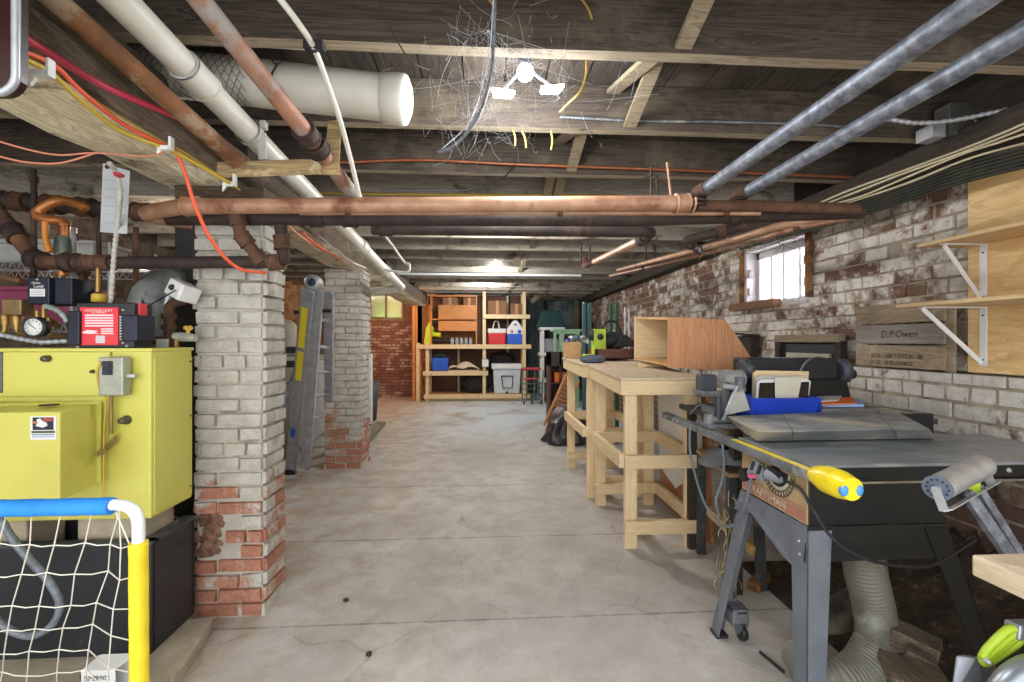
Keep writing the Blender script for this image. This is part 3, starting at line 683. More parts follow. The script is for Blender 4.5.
# cobwebs round the lamp
mb = MB(); rr = random.Random(5)
hub = [PY(525, 62, 1.72), PY(495, 95, 1.7), PY(560, 98, 1.75), PY(488, 30, 1.55), PY(470, 120, 1.62)]
for i in range(240):
    h = rr.choice(hub); px = rr.gauss(488, 34) if i < 220 else rr.uniform(540, 660); py = rr.uniform(5, 150) if i < 220 else rr.uniform(50, 120)
    q = PY(px, py, rr.uniform(1.45, 1.7)); q2 = q+Vector((rr.gauss(0, .035), rr.gauss(0, .03), rr.gauss(-.02, .08)))
    mid = (q+q2)/2+Vector((rr.gauss(0, .008), 0, rr.gauss(-.008, .008)))
    mb.tube(smooth_path([q, mid, q2] if i % 3 else [h, (h+q)/2+Vector((rr.gauss(0, .02), 0, -0.03)), q], 4), rr.uniform(0.0002, 0.00045), 3, cap=False)
o = mb.build('cobweb', mat('cobweb_silk', (214, 218, 224), rough=0.8)); tag(o, 'dusty white cobwebs hanging in strands round the bright lamp', 'cobweb'); o['kind'] = 'stuff'
mb = MB()
for i in range(34):
    px = rr.uniform(690, 800); b = PY(px, 252-(px-690)*0.2+rr.uniform(-5, 5), 2.9); c = b+Vector((rr.gauss(0, .06), rr.gauss(0, .1), rr.uniform(-.1, 0)))
    mb.tube(smooth_path([b, (b+c)/2+Vector((rr.gauss(0, .02), 0, rr.gauss(0, .02))), c], 4), rr.uniform(0.001, 0.0028), 4, cap=False)
o = mb.build('cobweb', mat('dusty_fluff', (150, 140, 124), rough=0.9)); tag(o, 'fluffy brown cobwebs hanging under the slanting tan pipes', 'cobweb'); o['kind'] = 'stuff'

# coloured cables and clips by the big beam
M_PINK = mat('pink_hose', (196, 60, 84), (170, 50, 70), 8, 0.45); M_ORC = mat('orange_cable', (226, 92, 60), rough=0.45)
cable('hose', [PY(-8, 18, 1.12), PY(22, 36, 1.18), PY(60, 60, 1.28), PY(100, 84, 1.4), PY(140, 102, 1.5), PY(180, 118, 1.62)], 0.0105, M_PINK, 'pink red hose running back above the limewashed beam', 'hose')
cable('cable', [PY(-8, 40, 1.08), PY(20, 50, 1.12), PY(55, 66, 1.2), PY(80, 90, 1.28), PY(120, 122, 1.42), PY(160, 143, 1.52), PY(173, 146, 1.56)], 0.0065, M_ORC, 'orange red cable clipped to the side of the limewashed beam')
cable('cable', [PY(-8, 46, 1.08), PY(20, 57, 1.12), PY(50, 72, 1.2), PY(76, 96, 1.28), PY(118, 129, 1.42), PY(162, 147, 1.52), PY(190, 160, 1.6), PY(235, 186, 1.75)], 0.0065, M_YEL, 'bright yellow cable under the orange one on the limewashed beam')
cable('cable', [PY(60, 72, 1.22), PY(100, 104, 1.36), PY(160, 140, 1.52), PY(190, 156, 1.6), PY(240, 190, 1.78)], 0.0035, M_YELD, 'thin dull yellow wire above the orange cable on the beam')
cable('cable', [PY(173, 146, 1.56), PY(184, 170, 1.6), PY(196, 208, 1.66), PY(214, 244, 1.74), PY(238, 268, 1.85), PY(266, 273, 1.98)], 0.0065, M_ORC, 'orange cable drooping in front of the brick pillar top')
M_SALM = mat('salmon_wire', (206, 132, 104), rough=0.5)
cable('wire', [PY(-6, 140, 1.3), PY(30, 150, 1.34), PY(60, 155, 1.38), PY(96, 153, 1.42), PY(150, 156, 1.5), PY(172, 147, 1.55)], 0.0028, M_SALM, 'upper salmon wire drooping under the limewashed beam', 'wire')
cable('wire', [PY(-6, 155, 1.3), PY(25, 162, 1.34), PY(60, 163, 1.38), PY(96, 153, 1.42)], 0.0028, M_SALM, 'lower salmon wire drooping under the limewashed beam', 'wire')
for px, py, yy, lab in ((46, 76, 1.14), (168, 150, 1.52), (232, 184, 1.74)) and ((46, 74, 1.14, 'white cable clip nearest the front on the beam'), (168, 148, 1.52, 'white cable clip where the orange cable drops'), (232, 184, 1.74, 'white cable clip beside the wooden pipe hanger')):
    p = PY(px, py, yy); mb = MB(); mb.box((p.x-0.03, p.y-0.01, p.z-0.008), (p.x+0.012, p.y+0.01, p.z+0.006)); mb.box((p.x+0.006, p.y-0.01, p.z-0.008), (p.x+0.014, p.y+0.01, p.z+0.035)); mb.prism([(p.x-0.034, p.y-0.005, p.z-0.03), (p.x-0.02, p.y-0.005, p.z-0.01), (p.x-0.03, p.y-0.005, p.z+0.01)], (0, 0.01, 0))
    tag(mb.build('cable_clip', M_WHITE, bevel=0.002), lab, 'clip')
M_RED2 = mat('red_cloth', (176, 38, 54), rough=0.6)
# dark glazed panel hanging at the top left corner
mb = MB(); P_ = []
x1 = PY(18, 0, 1.0).x; zb = PY(18, 96, 1.0).z
def rrect(x0, x1, z0, z1, r, y, n=6):
    out = []
    for cx, cz, a0 in ((x1-r, z0+r, -90), (x1-r, z1-r, 0), (x0+r, z1-r, 90), (x0+r, z0+r, 180)):
        for k in range(n+1): q = radians(a0+90*k/n); out.append((cx+r*cos(q), y, cz+r*sin(q)))
    return out
t = thing('hanging_lamp_housing', 'dark maroon panel with a rounded pale metal rim hanging at the front', 'panel', (x1-0.16, 1.0, zb+0.19))
MB().prism(rrect(x1-0.33, x1-0.008, zb+0.008, zb+0.40, 0.04, 1.0), (0, 0.03, 0)).build('dark_face', mat('maroon_glass', (44, 18, 20), rough=0.3), t)
ring = rrect(x1-0.335, x1-0.004, zb+0.004, zb+0.405, 0.04, 1.0); MB().tube([Vector(p) for p in ring+ring[:1]], 0.0075, 8, cap=False).build('rim', M_STEEL, t)

# ================================================================== left: curb, boiler, its stand and fittings, goal
M_CONC = mat('curb_concrete', (176, 164, 142), (146, 134, 114), 6, 0.85, 0, 0.7, c3=(112, 100, 84), s3=3)
mb = MB()
cx0, cx1 = PZ(169, 682, 0.06), PZ(215, 616, 0.06)
mb.prism([(-3.3, 0.2, 0), (cx0.x+0.01, 0.2, 0), (cx0.x+0.01, cx0.y, 0), (cx1.x, cx1.y-0.01, 0), (-3.3, cx1.y-0.01, 0)], (0, 0, 0.06))
struct(mb.build('floor_curb', M_CONC, bevel=0.008))
M_YB = mat('yellow_enamel', (204, 199, 96), (194, 188, 88), 2.5, 0.42, 0, 0.0, c3=(184, 176, 84), s3=1.4, lo3=0.56, hi3=0.7)
M_SCREW = mat('screw_steel', (90, 84, 70), rough=0.5, metal=0.5)
BX, BY0, BY1, BZ0, BZ1 = -1.302, 1.86, 2.11, 0.585, 1.242
t = thing('boiler', 'yellow enamelled steel boiler raised on a black base beside the brick pillar', 'boiler', (-2.1, 1.98, 0.56))
mb = MB(); mb.box((-3.0, BY0, BZ0), (BX-0.002, BY1, BZ1)); mb.build('jacket', M_YB, t, bevel=0.006)
mb = MB(); mb.box((BX-0.002, BY0+0.012, BZ0+0.012), (BX+0.003, BY1-0.006, BZ1-0.03)); mb.build('side_panel', M_YB, t, bevel=0.003)
mb = MB(); mb.box((-3.0, BY0-0.005, BZ1-0.004), (BX+0.004, BY1+0.004, BZ1+0.01)); mb.build('top_panel', M_YB, t, bevel=0.003)
# upper front band and seam
zl = PY(60, 399, BY0).z
mb = MB(); mb.box((-3.0, BY0-0.012, zl+0.012), (PY(112, 400, BY0).x, BY0, BZ1-0.004)); mb.build('upper_front_panel', M_YB, t, bevel=0.003)
# bulging burner cover with a chamfered right end
yc = 1.64; xe = PY(103, 430, BY0-0.01).x; xf = PY(60, 430, yc).x
zt0 = PY(60, 400, BY0).z; zt1 = PY(30, 412, yc).z; zb_ = PY(30, 502, yc).z
mb = MB()
poly_t = [(-3.0, BY0-0.012, zt0), (xe, BY0-0.012, zt0), (xe-0.01, BY0-0.03, zt0-0.01), (xf, yc, zt1), (-3.0, yc, zt1)]
poly_b = [(-3.0, BY0-0.012, zb_), (xe, BY0-0.012, zb_), (xe-0.01, BY0-0.03, zb_), (xf, yc, zb_), (-3.0, yc, zb_)]
n = 5; mb.add(poly_b+poly_t, [tuple(range(n))[::-1], tuple(range(n, 2*n))]+[(i, (i+1) % n, n+(i+1) % n, n+i) for i in range(n)])
cov = mb.build('burner_cover', M_YB, t, bevel=0.006)
c = PY(49, 406, 1.75); mb = MB(); mb.lathe([(0, 0), (0.028, 0), (0.028, 0.003), (0, 0.003)], (c.x, 1.75, (zt0+zt1)/2+0.001)); mb.build('cover_hole', M_BLACK, cov)
# sticker with a bird picture block and two lines of small print
s0, s1 = PY(30.5, 440, yc-0.001), PY(56.5, 416, yc-0.001)
st = MB(); st.box((s0.x, yc-0.002, s0.z), (s1.x, yc, s1.z)); stk = st.build('sticker', M_WHITE, t)
def rel(u, v): return Vector((s0.x+(s1.x-s0.x)*u, yc-0.003, s0.z+(s1.z-s0.z)*v))
def quad(u0, v0, u1, v1, name, m, par, f=None, th=0.001):
    f = f or rel; a, b = f(u0, v0), f(u1, v1); mb = MB(); mb.box((min(a.x, b.x), a.y, min(a.z, b.z)), (max(a.x, b.x), a.y+th, max(a.z, b.z))); return mb.build(name, m, par)
quad(0.1, 0.42, 0.9, 0.95, 'picture', mat('sticker_dark', (30, 34, 56), (34, 30, 40), 60), stk)
def flat(pts, name, m, par, f, dy=-0.0012):
    P = [f(*q)+Vector((0, dy, 0)) for q in pts]; mb = MB(); mb.add(P, [tuple(range(len(P)))]); return mb.build(name, m, par)
flat([(0.22, 0.6), (0.5, 0.52), (0.68, 0.6), (0.66, 0.72), (0.5, 0.8), (0.4, 0.92), (0.26, 0.86), (0.3, 0.7)], 'picture_bird', M_WHITE, stk, rel)
flat([(0.12, 0.7), (0.3, 0.66), (0.26, 0.78), (0.16, 0.8)], 'picture_beak', mat('beak_orange', (190, 110, 60)), stk, rel, -0.0016)
for k in range(3): flat([(0.5, 0.9-k*0.06), (0.9, 0.92-k*0.06), (0.9, 0.95-k*0.06), (0.5, 0.93-k*0.06)], 'picture_stripe', mat('stripe_red', (206, 90, 70)), stk, rel, -0.0014)
quad(0.05, 0.29, 0.95, 0.38, 'name_band', mat('band_olive', (70, 80, 40)), stk)
M_PRINT = mat('blue_print', (90, 120, 170))
for v in (0.20, 0.11):
    for k in range(9): quad(0.07+k*0.095+(0.03 if v < .15 else 0), v, 0.07+k*0.095+0.075, v+0.045, 'print', M_PRINT, stk)
# knobs and screws
for px, py in ((50, 358.5), (126, 420)):
    c = PY(px, py, BY0-0.006); mb = MB(); mb.lathe([(0.0, -0.03), (0.01, -0.03), (0.013, -0.02), (0.011, -0.008), (0.018, 0), (0.018, 0.006)], c, 'y', 16); mb.build('knob', M_SCREW, t)
c = PY(93, 371.5, BY0-0.013); mb = MB(); mb.lathe([(0, -0.012), (0.005, -0.012), (0.008, 0)], c, 'y', 10); mb.build('small_plug', M_SCREW, t)
for z_ in (1.19, 0.95, 0.64):
    mb = MB(); mb.lathe([(0, 0.003), (0.004, 0.003), (0.005, 0)], (BX+0.003, BY1-0.02, z_), 'x', 8); mb.build('screw', M_SCREW, t)
# grey louvre plate at the far left edge
mb = MB(); a, b = PY(-14, 393, BY0-0.014), PY(2.5, 352, BY0-0.014); mb.box((a.x, BY0-0.016, a.z), (b.x, BY0-0.012, b.z)); mb.build('grey_plate', mat('perforated_grey', (120, 124, 120), (90, 94, 92), 90, 0.5, 0.5), t)
# switch box on the front, its pipe and yellow wire
M_BOX = mat('grey_switch_box', (172, 172, 156), (146, 148, 136), 12, 0.45, 0.4)
a, b = PY(99, 396, BY0-0.05), PY(124, 357, BY0-0.05)
t2 = thing('switch_box', 'grey metal switch box with a black rocker mounted on the yellow boiler front', 'switch', ((a.x+b.x)/2, BY0-0.03, a.z))
mb = MB(); mb.box((a.x, BY0-0.055, a.z), (b.x, BY0-0.0125, b.z)); mb.build('box_body', M_BOX, t2, bevel=0.006)
sw0, sw1 = PY(103, 375, BY0-0.056), PY(112.5, 361, BY0-0.056); mb = MB(); mb.box((sw0.x, BY0-0.061, sw0.z), (sw1.x, BY0-0.055, sw1.z)); sw = mb.build('rocker_plate', M_BLACK, t2, bevel=0.001)
for k in range(2):
    zz = sw0.z+(sw1.z-sw0.z)*(0.3+0.4*k); mb = MB(); mb.box((sw0.x+0.006, BY0-0.066, zz-0.006), (sw1.x-0.006, BY0-0.060, zz+0.006)); mb.build('rocker', mat('dark_blue_rocker', (40, 44, 66)), sw, bevel=0.001)
mb = MB(); mb.box((b.x-0.002, BY0-0.04, (a.z+b.z)/2-0.006), (b.x+0.03, BY0-0.025, (a.z+b.z)/2+0.008)); mb.build('latch_tab', M_STEEL, t2, bevel=0.002)
M_TAN = mat('tan_gas_pipe', (150, 128, 70), (120, 100, 56), 14, 0.5, 0.3)
mb = MB(); mb.tube([PY(111, 396, BY0-0.03), PY(111, 434, BY0-0.03)], 0.007, 8); tag(mb.build('gas_tube', M_TAN), 'thin tan tube running down the boiler from the switch box', 'tube')
cable('cable', [PY(101, 362, BY0-0.058), PY(97.5, 372, BY0-0.055), PY(99, 386, BY0-0.045), PY(106, 400, BY0-0.03), PY(104, 430, BY0-0.03), PY(103.5, 470, BY0-0.03), PY(104, 497, BY0-0.03)], 0.004, M_YEL, 'yellow wire looping round the switch box and down the boiler front')
mb = MB(); mb.hexa([PY(97, 457, BY0-0.08), PY(106, 452, BY0-0.08), PY(106, 452, BY0-0.02), PY(97, 457, BY0-0.02)], [PY(97, 452, BY0-0.08), PY(106, 448, BY0-0.08), PY(106, 448, BY0-0.02), PY(97, 452, BY0-0.02)])
mb.hexa([PY(104, 452, BY0-0.022), PY(117, 441, BY0-0.022), PY(117, 441, BY0-0.013), PY(104, 452, BY0-0.013)], [PY(104, 446, BY0-0.022), PY(117, 434, BY0-0.022), PY(117, 434, BY0-0.013), PY(104, 446, BY0-0.013)])
tag(mb.build('latch_bracket', M_TAN), 'small tan latch bracket clamping the burner cover at its right edge', 'bracket')
# black trough base with concrete blocks
M_TROUGH = mat('black_base_steel', (46, 48, 52), (36, 38, 42), 5, 0.42, 0.1, 0.1, c3=(70, 72, 76), s3=16, lo3=0.64, hi3=0.68)
z0, z1 = 0.061, 0.495
t = thing('support_trough', 'black open-topped steel base standing on the concrete curb under the yellow boiler', 'base', (-2.1, 1.98, z0))
mb = MB()
mb.box((-3.0, BY0-0.01, z0), (BX+0.005, BY0+0.012, z1)); mb.box((-3.0, BY1-0.012, z0), (BX+0.005, BY1+0.01, z1)); mb.box((BX-0.017, BY0, z0), (BX+0.005, BY1, z1)); mb.box((-3.0, BY0, z0), (BX, BY1, z0+0.02))
mb.build('trough', M_TROUGH, t, bevel=0.003)
mb = MB(); mb.box((-3.0, BY0-0.018, z1-0.006), (BX+0.012, BY0+0.03, z1+0.004)); mb.box((BX-0.045, BY0, z1-0.006), (BX+0.012, BY1+0.012, z1+0.004)); mb.build('rim_flange', mat('worn_black_steel', (96, 98, 98), (60, 62, 64), 12, 0.5, 0.3), t, bevel=0.002)
for x_ in (-1.50, -1.95, -2.5):
    mb = MB(); mb.box((x_-0.2 if x_ < -1.6 else x_-0.12, BY0+0.05, z0+0.02), (x_+0.14, BY1-0.03, BZ0-0.002)); mb.build('concrete_block', M_CONC, t, bevel=0.006)
# grey braided hose looping in front of the base
flex('drain_hose', [PY(-10, 500, 1.78), PY(10, 535, 1.76), PY(30, 560, 1.74), PY(48, 580, 1.72), PY(60, 605, 1.72), PY(50, 627, 1.72), PY(28, 636, 1.72), PY(2, 625, 1.72), PY(-12, 606, 1.72)], 0.0125, mat('translucent_hose', (126, 134, 142), (96, 104, 112), 60, 0.35), 'grey braided hose looping in front of the black boiler base', 6, 'hose', amp=0.03)
# small white carton under the net
pcart = PZ(78, 690, 0.0605); mb = MB()
t = thing('carton', 'small open white cardboard carton with printed letters on the curb behind the goal net', 'box', PZ(98, 700, 0.0605))
yk = 1.62; xa_, xb_ = PY(80, 680, yk).x, PY(115, 680, yk).x; zt = PY(80, 672, yk).z
mb.box((xa_, yk, 0.061), (xb_, yk+0.004, zt)); mb.box((xa_, yk+0.07, 0.061), (xb_, yk+0.074, zt+0.006)); mb.box((xa_, yk, 0.061), (xa_+0.003, yk+0.074, zt)); mb.box((xa_, yk, 0.061), (xb_, yk+0.074, 0.065))
mb.hexa([(xa_, yk, zt), (xb_, yk, zt), (xb_+0.02, yk+0.07, zt+0.008), (xa_+0.012, yk+0.07, zt+0.008)], [(xa_, yk, zt+0.003), (xb_, yk, zt+0.003), (xb_+0.02, yk+0.07, zt+0.011), (xa_+0.012, yk+0.07, zt+0.011)])
mb.build('carton_body', M_WHITE, t)
lettering('39902', 0.022, ((xa_+xb_)/2+0.012, yk-0.001, zt-0.03), (pi/2, 0, 0), mat('grey_ink', (120, 120, 124)), t)
lettering('BMS', 0.026, (xa_+0.035, yk-0.001, zt-0.032), (pi/2, 0, 0), mat('grey_ink', (120, 120, 124)), t)

# ---- toy goal
GY = 1.2
g0 = PY(-20, 507.5, GY); g1 = PY(136, 507.5, GY); zc = g0.z; xr = PY(138.5, 560, GY).x
M_GWHITE = mat('white_goal_tube', (232, 234, 238), rough=0.35)
M_GBLUE = mat('blue_sleeve', (40, 140, 224), (30, 122, 204), 14, 0.7, 0, 0.5)
M_GYEL = mat('yellow_sleeve', (240, 214, 40), (226, 196, 30), 14, 0.7, 0, 0.5)
M_NET = mat('white_net_cord', (222, 218, 204), rough=0.8)
t = thing('toy_goal', 'toy goal with blue and yellow sleeved tubes and white net before the boiler', 'goal', (-1.2, GY, 0))
fr = elbow((-1.75, GY, zc), (xr, GY, zc), (xr, GY, 0.015), 0.055, 8)
MB().tube(fr, 0.0135, 14).build('goal_tube', M_GWHITE, t)
MB().tube([(xr, GY, 0.015), (xr-0.02, GY+0.42, 0.015), (-1.75, GY+0.42, 0.015)], 0.012, 10).build('ground_tube', M_GWHITE, t)
def sleeve(a, b, r, m, name, cr):
    a, b = Vector(a), Vector(b); n = 40; P = [a+(b-a)*i/n for i in range(n+1)]
    rs = [r*(1+random.uniform(-0.02, 0.02)+0.015*sin(i*1.3)) for i in range(n+1)]
    MB().tube(P, r, 16, radii=rs).build(name, m, t)
sx = PY(112, 507, GY).x
sleeve((-1.75, GY, zc-0.003), (sx, GY, zc-0.003), 0.021, M_GBLUE, 'crossbar_sleeve', 0)
zs = PY(138, 542, GY).z
sleeve((xr, GY, zs), (xr+0.004, GY, 0.03), 0.0205, M_GYEL, 'post_sleeve', 0)
mb = MB()
# back net hangs from the crossbar down to the ground tube; side net closes it off to the post
xbn = PY(80, 690, GY+0.38).x
def backp(s, v):   # s along x from right, v down
    top = Vector((sx+0.01-s, GY+0.012, zc-0.02)); bot = Vector((xbn-s*1.27, GY+0.38, 0.02))
    p = top+(bot-top)*v; p.z -= 0.02*sin(pi*v); p.x -= 0.02*sin(pi*v); return p
NC, NR = 11, 9; dx = 0.068
jit = {}
def nodeb(i, j):
    if (i, j) not in jit: jit[(i, j)] = backp(i*dx, j/NR)+Vector((random.gauss(0, .003), random.gauss(0, .003), random.gauss(0, .004) if 0 < j < NR else 0))
    return jit[(i, j)]
for i in range(NC):
    for j in range(NR):
        mb.tube([nodeb(i, j), nodeb(i, j+1)], 0.0017, 5, cap=False)
        if i < NC-1 and j > 0:
            a, b = nodeb(i, j), nodeb(i+1, j); mb.tube([a, (a+b)/2+Vector((0, 0, -0.005)), b], 0.0017, 5, cap=False)
# side
for j in range(1, NR+1):
    z_ = zs-0.03-(j-1)*(zs-0.05)/NR; a = nodeb(0, j); b = Vector((xr-0.02, GY+0.005, z_+0.02)); m_ = a.lerp(b, 0.5)+Vector((0, 0, -0.015+random.gauss(0, .004)))
    jit[('s', j)] = m_
    mb.tube([a, m_, b], 0.0017, 5, cap=False)
    if j > 1: mb.tube([jit[('s', j-1)], m_], 0.0017, 5, cap=False)
mb.tube([nodeb(0, 0), jit[('s', 1)]], 0.0017, 5, cap=False); mb.tube([(sx+0.01, GY, zc-0.02), Vector((xr-0.02, GY, zs-0.01))], 0.0017, 5, cap=False)
for j in range(NR+1):
    p = nodeb(0, j); mb.ball(p, 0.0035, 6)
mb.build('net', M_NET, t)

# ---- controls and plumbing over the boiler
M_NAVY = mat('navy_metal', (34, 38, 54), (26, 28, 40), 12, 0.4, 0.3)
zt = 1.252
def bxp(px0, py0, px1, py1, y0, y1):      # a box whose near face fills this view rectangle at depth y0
    a, b = PY(px0, py1, y0), PY(px1, py0, y0); return (a.x, y0, a.z), (b.x, y1, b.z)
t = thing('control_box', 'black control box with a red instruction plate sitting on the yellow boiler', 'control box', PY(102, 351, 1.9))
lo, hi = bxp(76, 303, 134, 350, 1.88, 1.98); lo = (lo[0], lo[1], zt); MB().box(lo, hi).build('housing', M_BLACK, t, bevel=0.004)
lo2, hi2 = bxp(67, 311, 79, 345, 1.86, 1.95); MB().box(lo2, hi2).build('side_cover', M_NAVY, t, bevel=0.004)
lo3, hi3 = bxp(121.5, 315, 137, 341, 1.85, 1.95); MB().box(lo3, hi3).build('terminal_cover', M_NAVY, t, bevel=0.004)
lo4, hi4 = bxp(134.5, 303, 140, 330, 1.90, 1.94); MB().box(lo4, hi4).build('red_tab', mat('red_tab', (206, 60, 62)), t, bevel=0.002)
lo5, hi5 = bxp(80, 307.5, 118, 345, 1.872, 1.880)
red = MB().box(lo5, hi5).build('instruction_plate', mat('red_plate', (214, 52, 60), rough=0.5), t)
def rr_(u, v): return Vector((lo5[0]+(hi5[0]-lo5[0])*u, 1.8705, lo5[2]+(hi5[2]-lo5[2])*v))
M_PK = mat('pale_pink_print', (246, 206, 208))
for v in (0.77, 0.70, 0.63, 0.56, 0.49): quad(0.14, v, 0.88, v+0.042, 'text_line', M_PK, red, rr_)
for v in (0.41, 0.35, 0.29): quad(0.56, v, 0.88, v+0.035, 'text_line', M_PK, red, rr_)
quad(0.42, 0.05, 0.66, 0.25, 'barcode', mat('grey_barcode', (200, 190, 196)), red, rr_)
lettering('HEATING UNIT', 0.015, rr_(0.5, 0.885), (pi/2, 0, 0), M_PK, red, 'title', 0.0004)
lettering('OIL PRIMARY', 0.009, rr_(0.5, 0.845), (pi/2, 0, 0), M_PK, red, 'title', 0.0004)
flat([(0.06, 0.33), (0.2, 0.4), (0.5, 0.38), (0.4, 0.34), (0.52, 0.31), (0.3, 0.29), (0.1, 0.31)], 'logo', M_PK, red, rr_)
for q in ((78, 347), (123, 310), (127, 346), (123, 343)):
    c = PY(*q, 1.878); MB().lathe([(0, -0.005), (0.005, -0.004), (0.005, 0.002)], c, 'y', 8).build('screw', M_STEEL, t)
for k in range(9):
    c = PY(121, 317+k*2.8, 1.876); MB().box((c.x-0.004, c.y-0.003, c.z-0.003), (c.x+0.004, c.y+0.002, c.z+0.003)).build('terminal', M_STEEL, t)
lo, hi = bxp(27, 277, 49, 304, 1.95, 2.08)
t = thing('aquastat', 'dark navy limit control box with white label above the pressure gauge', 'control box', ((lo[0]+hi[0])/2, 2.0, lo[2]))
MB().box(lo, hi).build('cover', M_NAVY, t, bevel=0.004)
lo_, hi_ = bxp(50, 278, 72, 304, 1.97, 2.08); MB().box((hi[0]+0.001, 1.97, lo[2]), hi_).build('side_wing', M_NAVY, t, bevel=0.003)
def ra(u, v): return Vector((lo[0]+(hi[0]-lo[0])*u, 1.9475, lo[2]+(hi[2]-lo[2])*v))
quad(0.16, 0.28, 0.84, 0.56, 'label_plate', M_WHITE, t, ra)
lettering('Hydro', 0.013, ra(0.42, 0.74), (pi/2, 0, 0), M_WHITE, t, 'maker_name', 0.0004, shear=0.3); lettering('Level', 0.018, ra(0.55, 0.60), (pi/2, 0, 0), M_WHITE, t, 'maker_name', 0.0004)
for k in range(3): quad(0.22, 0.33+k*0.07, 0.78, 0.35+k*0.07, 'print', mat('grey_ink', (120, 120, 124)), t, lambda u, v: ra(u, v)+Vector((0, -0.001, 0)))
c = ra(0.5, 0.9); MB().lathe([(0, -0.004), (0.005, -0.003), (0.005, 0)], c, 'y', 8).build('screw', M_STEEL, t)
t = thing('pressure_gauge', 'round black-rimmed pressure gauge with a white dial left of the red plate', 'gauge', PY(33, 340, 1.9))
c = PY(33.5, 327, 1.9); MB().lathe([(0, 0.0), (0.034, 0.0), (0.04, -0.006), (0.04, 0.03), (0.0, 0.03)], c, 'y', 28).build('case', M_BLACK, t)
MB().lathe([(0, -0.001), (0.033, -0.001), (0.033, 0.002)], c+Vector((0, -0.001, 0)), 'y', 28).build('dial', M_WHITE, t)
MB().bar(c+Vector((0.012, -0.004, -0.008)), c+Vector((-0.018, -0.004, 0.017)), 0.002, 0.001, (0, 1, 0)).build('needle', M_BLACK, t)
for k in range(9):
    q = radians(-135+k*270/8)+pi/2*0; d = Vector((sin(q), 0, cos(q))); MB().bar(c+d*0.024+Vector((0, -0.003, 0)), c+d*0.030+Vector((0, -0.003, 0)), 0.0015, 0.001, (0, 1, 0)).build('tick', M_BLACK, t)
MB().tube([c+Vector((0, 0.015, 0.035)), c+Vector((0, 0.015, 0.065))], 0.008, 8).build('stem', M_BRASS, t)
lo, hi = bxp(1, 299, 21, 315, 2.0, 2.06); t = thing('manifold', 'square brass coloured valve block at the left edge above the boiler', 'valve', ((lo[0]+hi[0])/2, 2.03, zt))
MB().box(lo, hi).build('block', mat('old_bronze', (150, 124, 84), (116, 94, 62), 14, 0.5, 0.5), t, bevel=0.005)
for px in (5.5, 17):
    MB().tube([PY(px, 314, 2.03), PY(px, 318, 2.03), PY(px, 326, 2.03)], 0.014, 8, radii=[.014, .019, .014]).build('nut', M_BRASS, t)
    MB().tube(elbow(PY(px, 322, 2.03), PY(px, 333, 2.03), PY(px+(16 if px > 10 else -16), 334, 2.03), 0.02), 0.011, 8).build('elbow_tube', M_BRASS, t)
MB().tube([PY(44, 306, 2.03), PY(44, 322, 2.03)], 0.009, 8).build('riser', M_BRASS, t)
MB().tube(elbow(PY(49, 318, 2.0), PY(49, 337, 2.0), PY(66, 336, 2.0), 0.015), 0.008, 8).build('loop_tube', M_BRASS, t)
MB().tube([PY(30, 318, 2.03), PY(49, 320, 2.03), PY(58, 326, 2.02)], 0.012, 8).build('cross_tube', M_BRASS, t)
flex('armoured_cable', [PY(-8, 333, 1.93), PY(12, 337, 1.93), PY(40, 342, 1.92), PY(68, 341, 1.92)], 0.009, M_STEEL, 'ribbed grey cable running left from the black control box along the boiler top')
flex('armoured_cable', [PY(45, 306, 1.94), PY(55, 309, 1.92), PY(62, 314, 1.91), PY(68, 322, 1.91)], 0.010, mat('pale_green_grey', (162, 174, 166), (140, 150, 144), 20, 0.5, 0.3), 'pale ribbed cable hooking from the navy box to the black control box')
t = thing('expansion_cap', 'small yellow capped valve sticking up behind the black control box', 'valve', PY(100, 303, 2.0))
MB().lathe([(0, 0.035), (0.022, 0.035), (0.027, 0.03), (0.027, 0), (0.0, 0)], PY(99.5, 302, 2.0), 'z', 16).build('yellow_cap', M_YEL, t)
MB().tube([PY(98, 292, 2.0), PY(98, 268, 2.0)], 0.009, 8).build('cap_tube', M_BRASS, t)
# white flexible conduit and a paper tag hanging from the beam
flex('armoured_cable', [PY(109, 163, 1.62), PY(115, 171, 1.66), PY(120, 186, 1.7), PY(119, 212, 1.76), PY(114, 255, 1.86), PY(111, 301, 1.94)], 0.0078, mat('white_flex', (190, 188, 180), (168, 166, 158), 20, 0.5), 'white ribbed flexible conduit hanging from the beam down to the black control box')
t = thing('paper_tag', 'long grey-white ruled card hanging by a nail below the limewashed beam', 'card', PY(117, 165, 1.8))
MB().hexa([PY(100, 232, 1.80), PY(127, 234, 1.80), PY(127, 234, 1.803), PY(100, 232, 1.803)], [PY(103, 163, 1.80), PY(130, 171, 1.80), PY(130, 171, 1.803), PY(103, 163, 1.803)]).build('card', mat('old_card', (176, 178, 180), (160, 162, 166), 6, 0.8), t)
MB().lathe([(0, -0.003), (0.008, -0.003), (0.008, 0)], PY(107.5, 167, 1.8), 'y', 10).build('nail_head', M_DKIRON, t)
for k in range(6): a = PY(104, 180+k*8.5, 1.799); b = PY(126, 182+k*8.5, 1.799); MB().bar(a, b, 0.0012, 0.0006, (0, 1, 0)).build('ruled_line', mat('grey_ink', (120, 120, 124)), t)
MB().box(*bxp(113, 172, 119, 175, 1.6, 1.625)).build('red_tape', M_RED2, t)
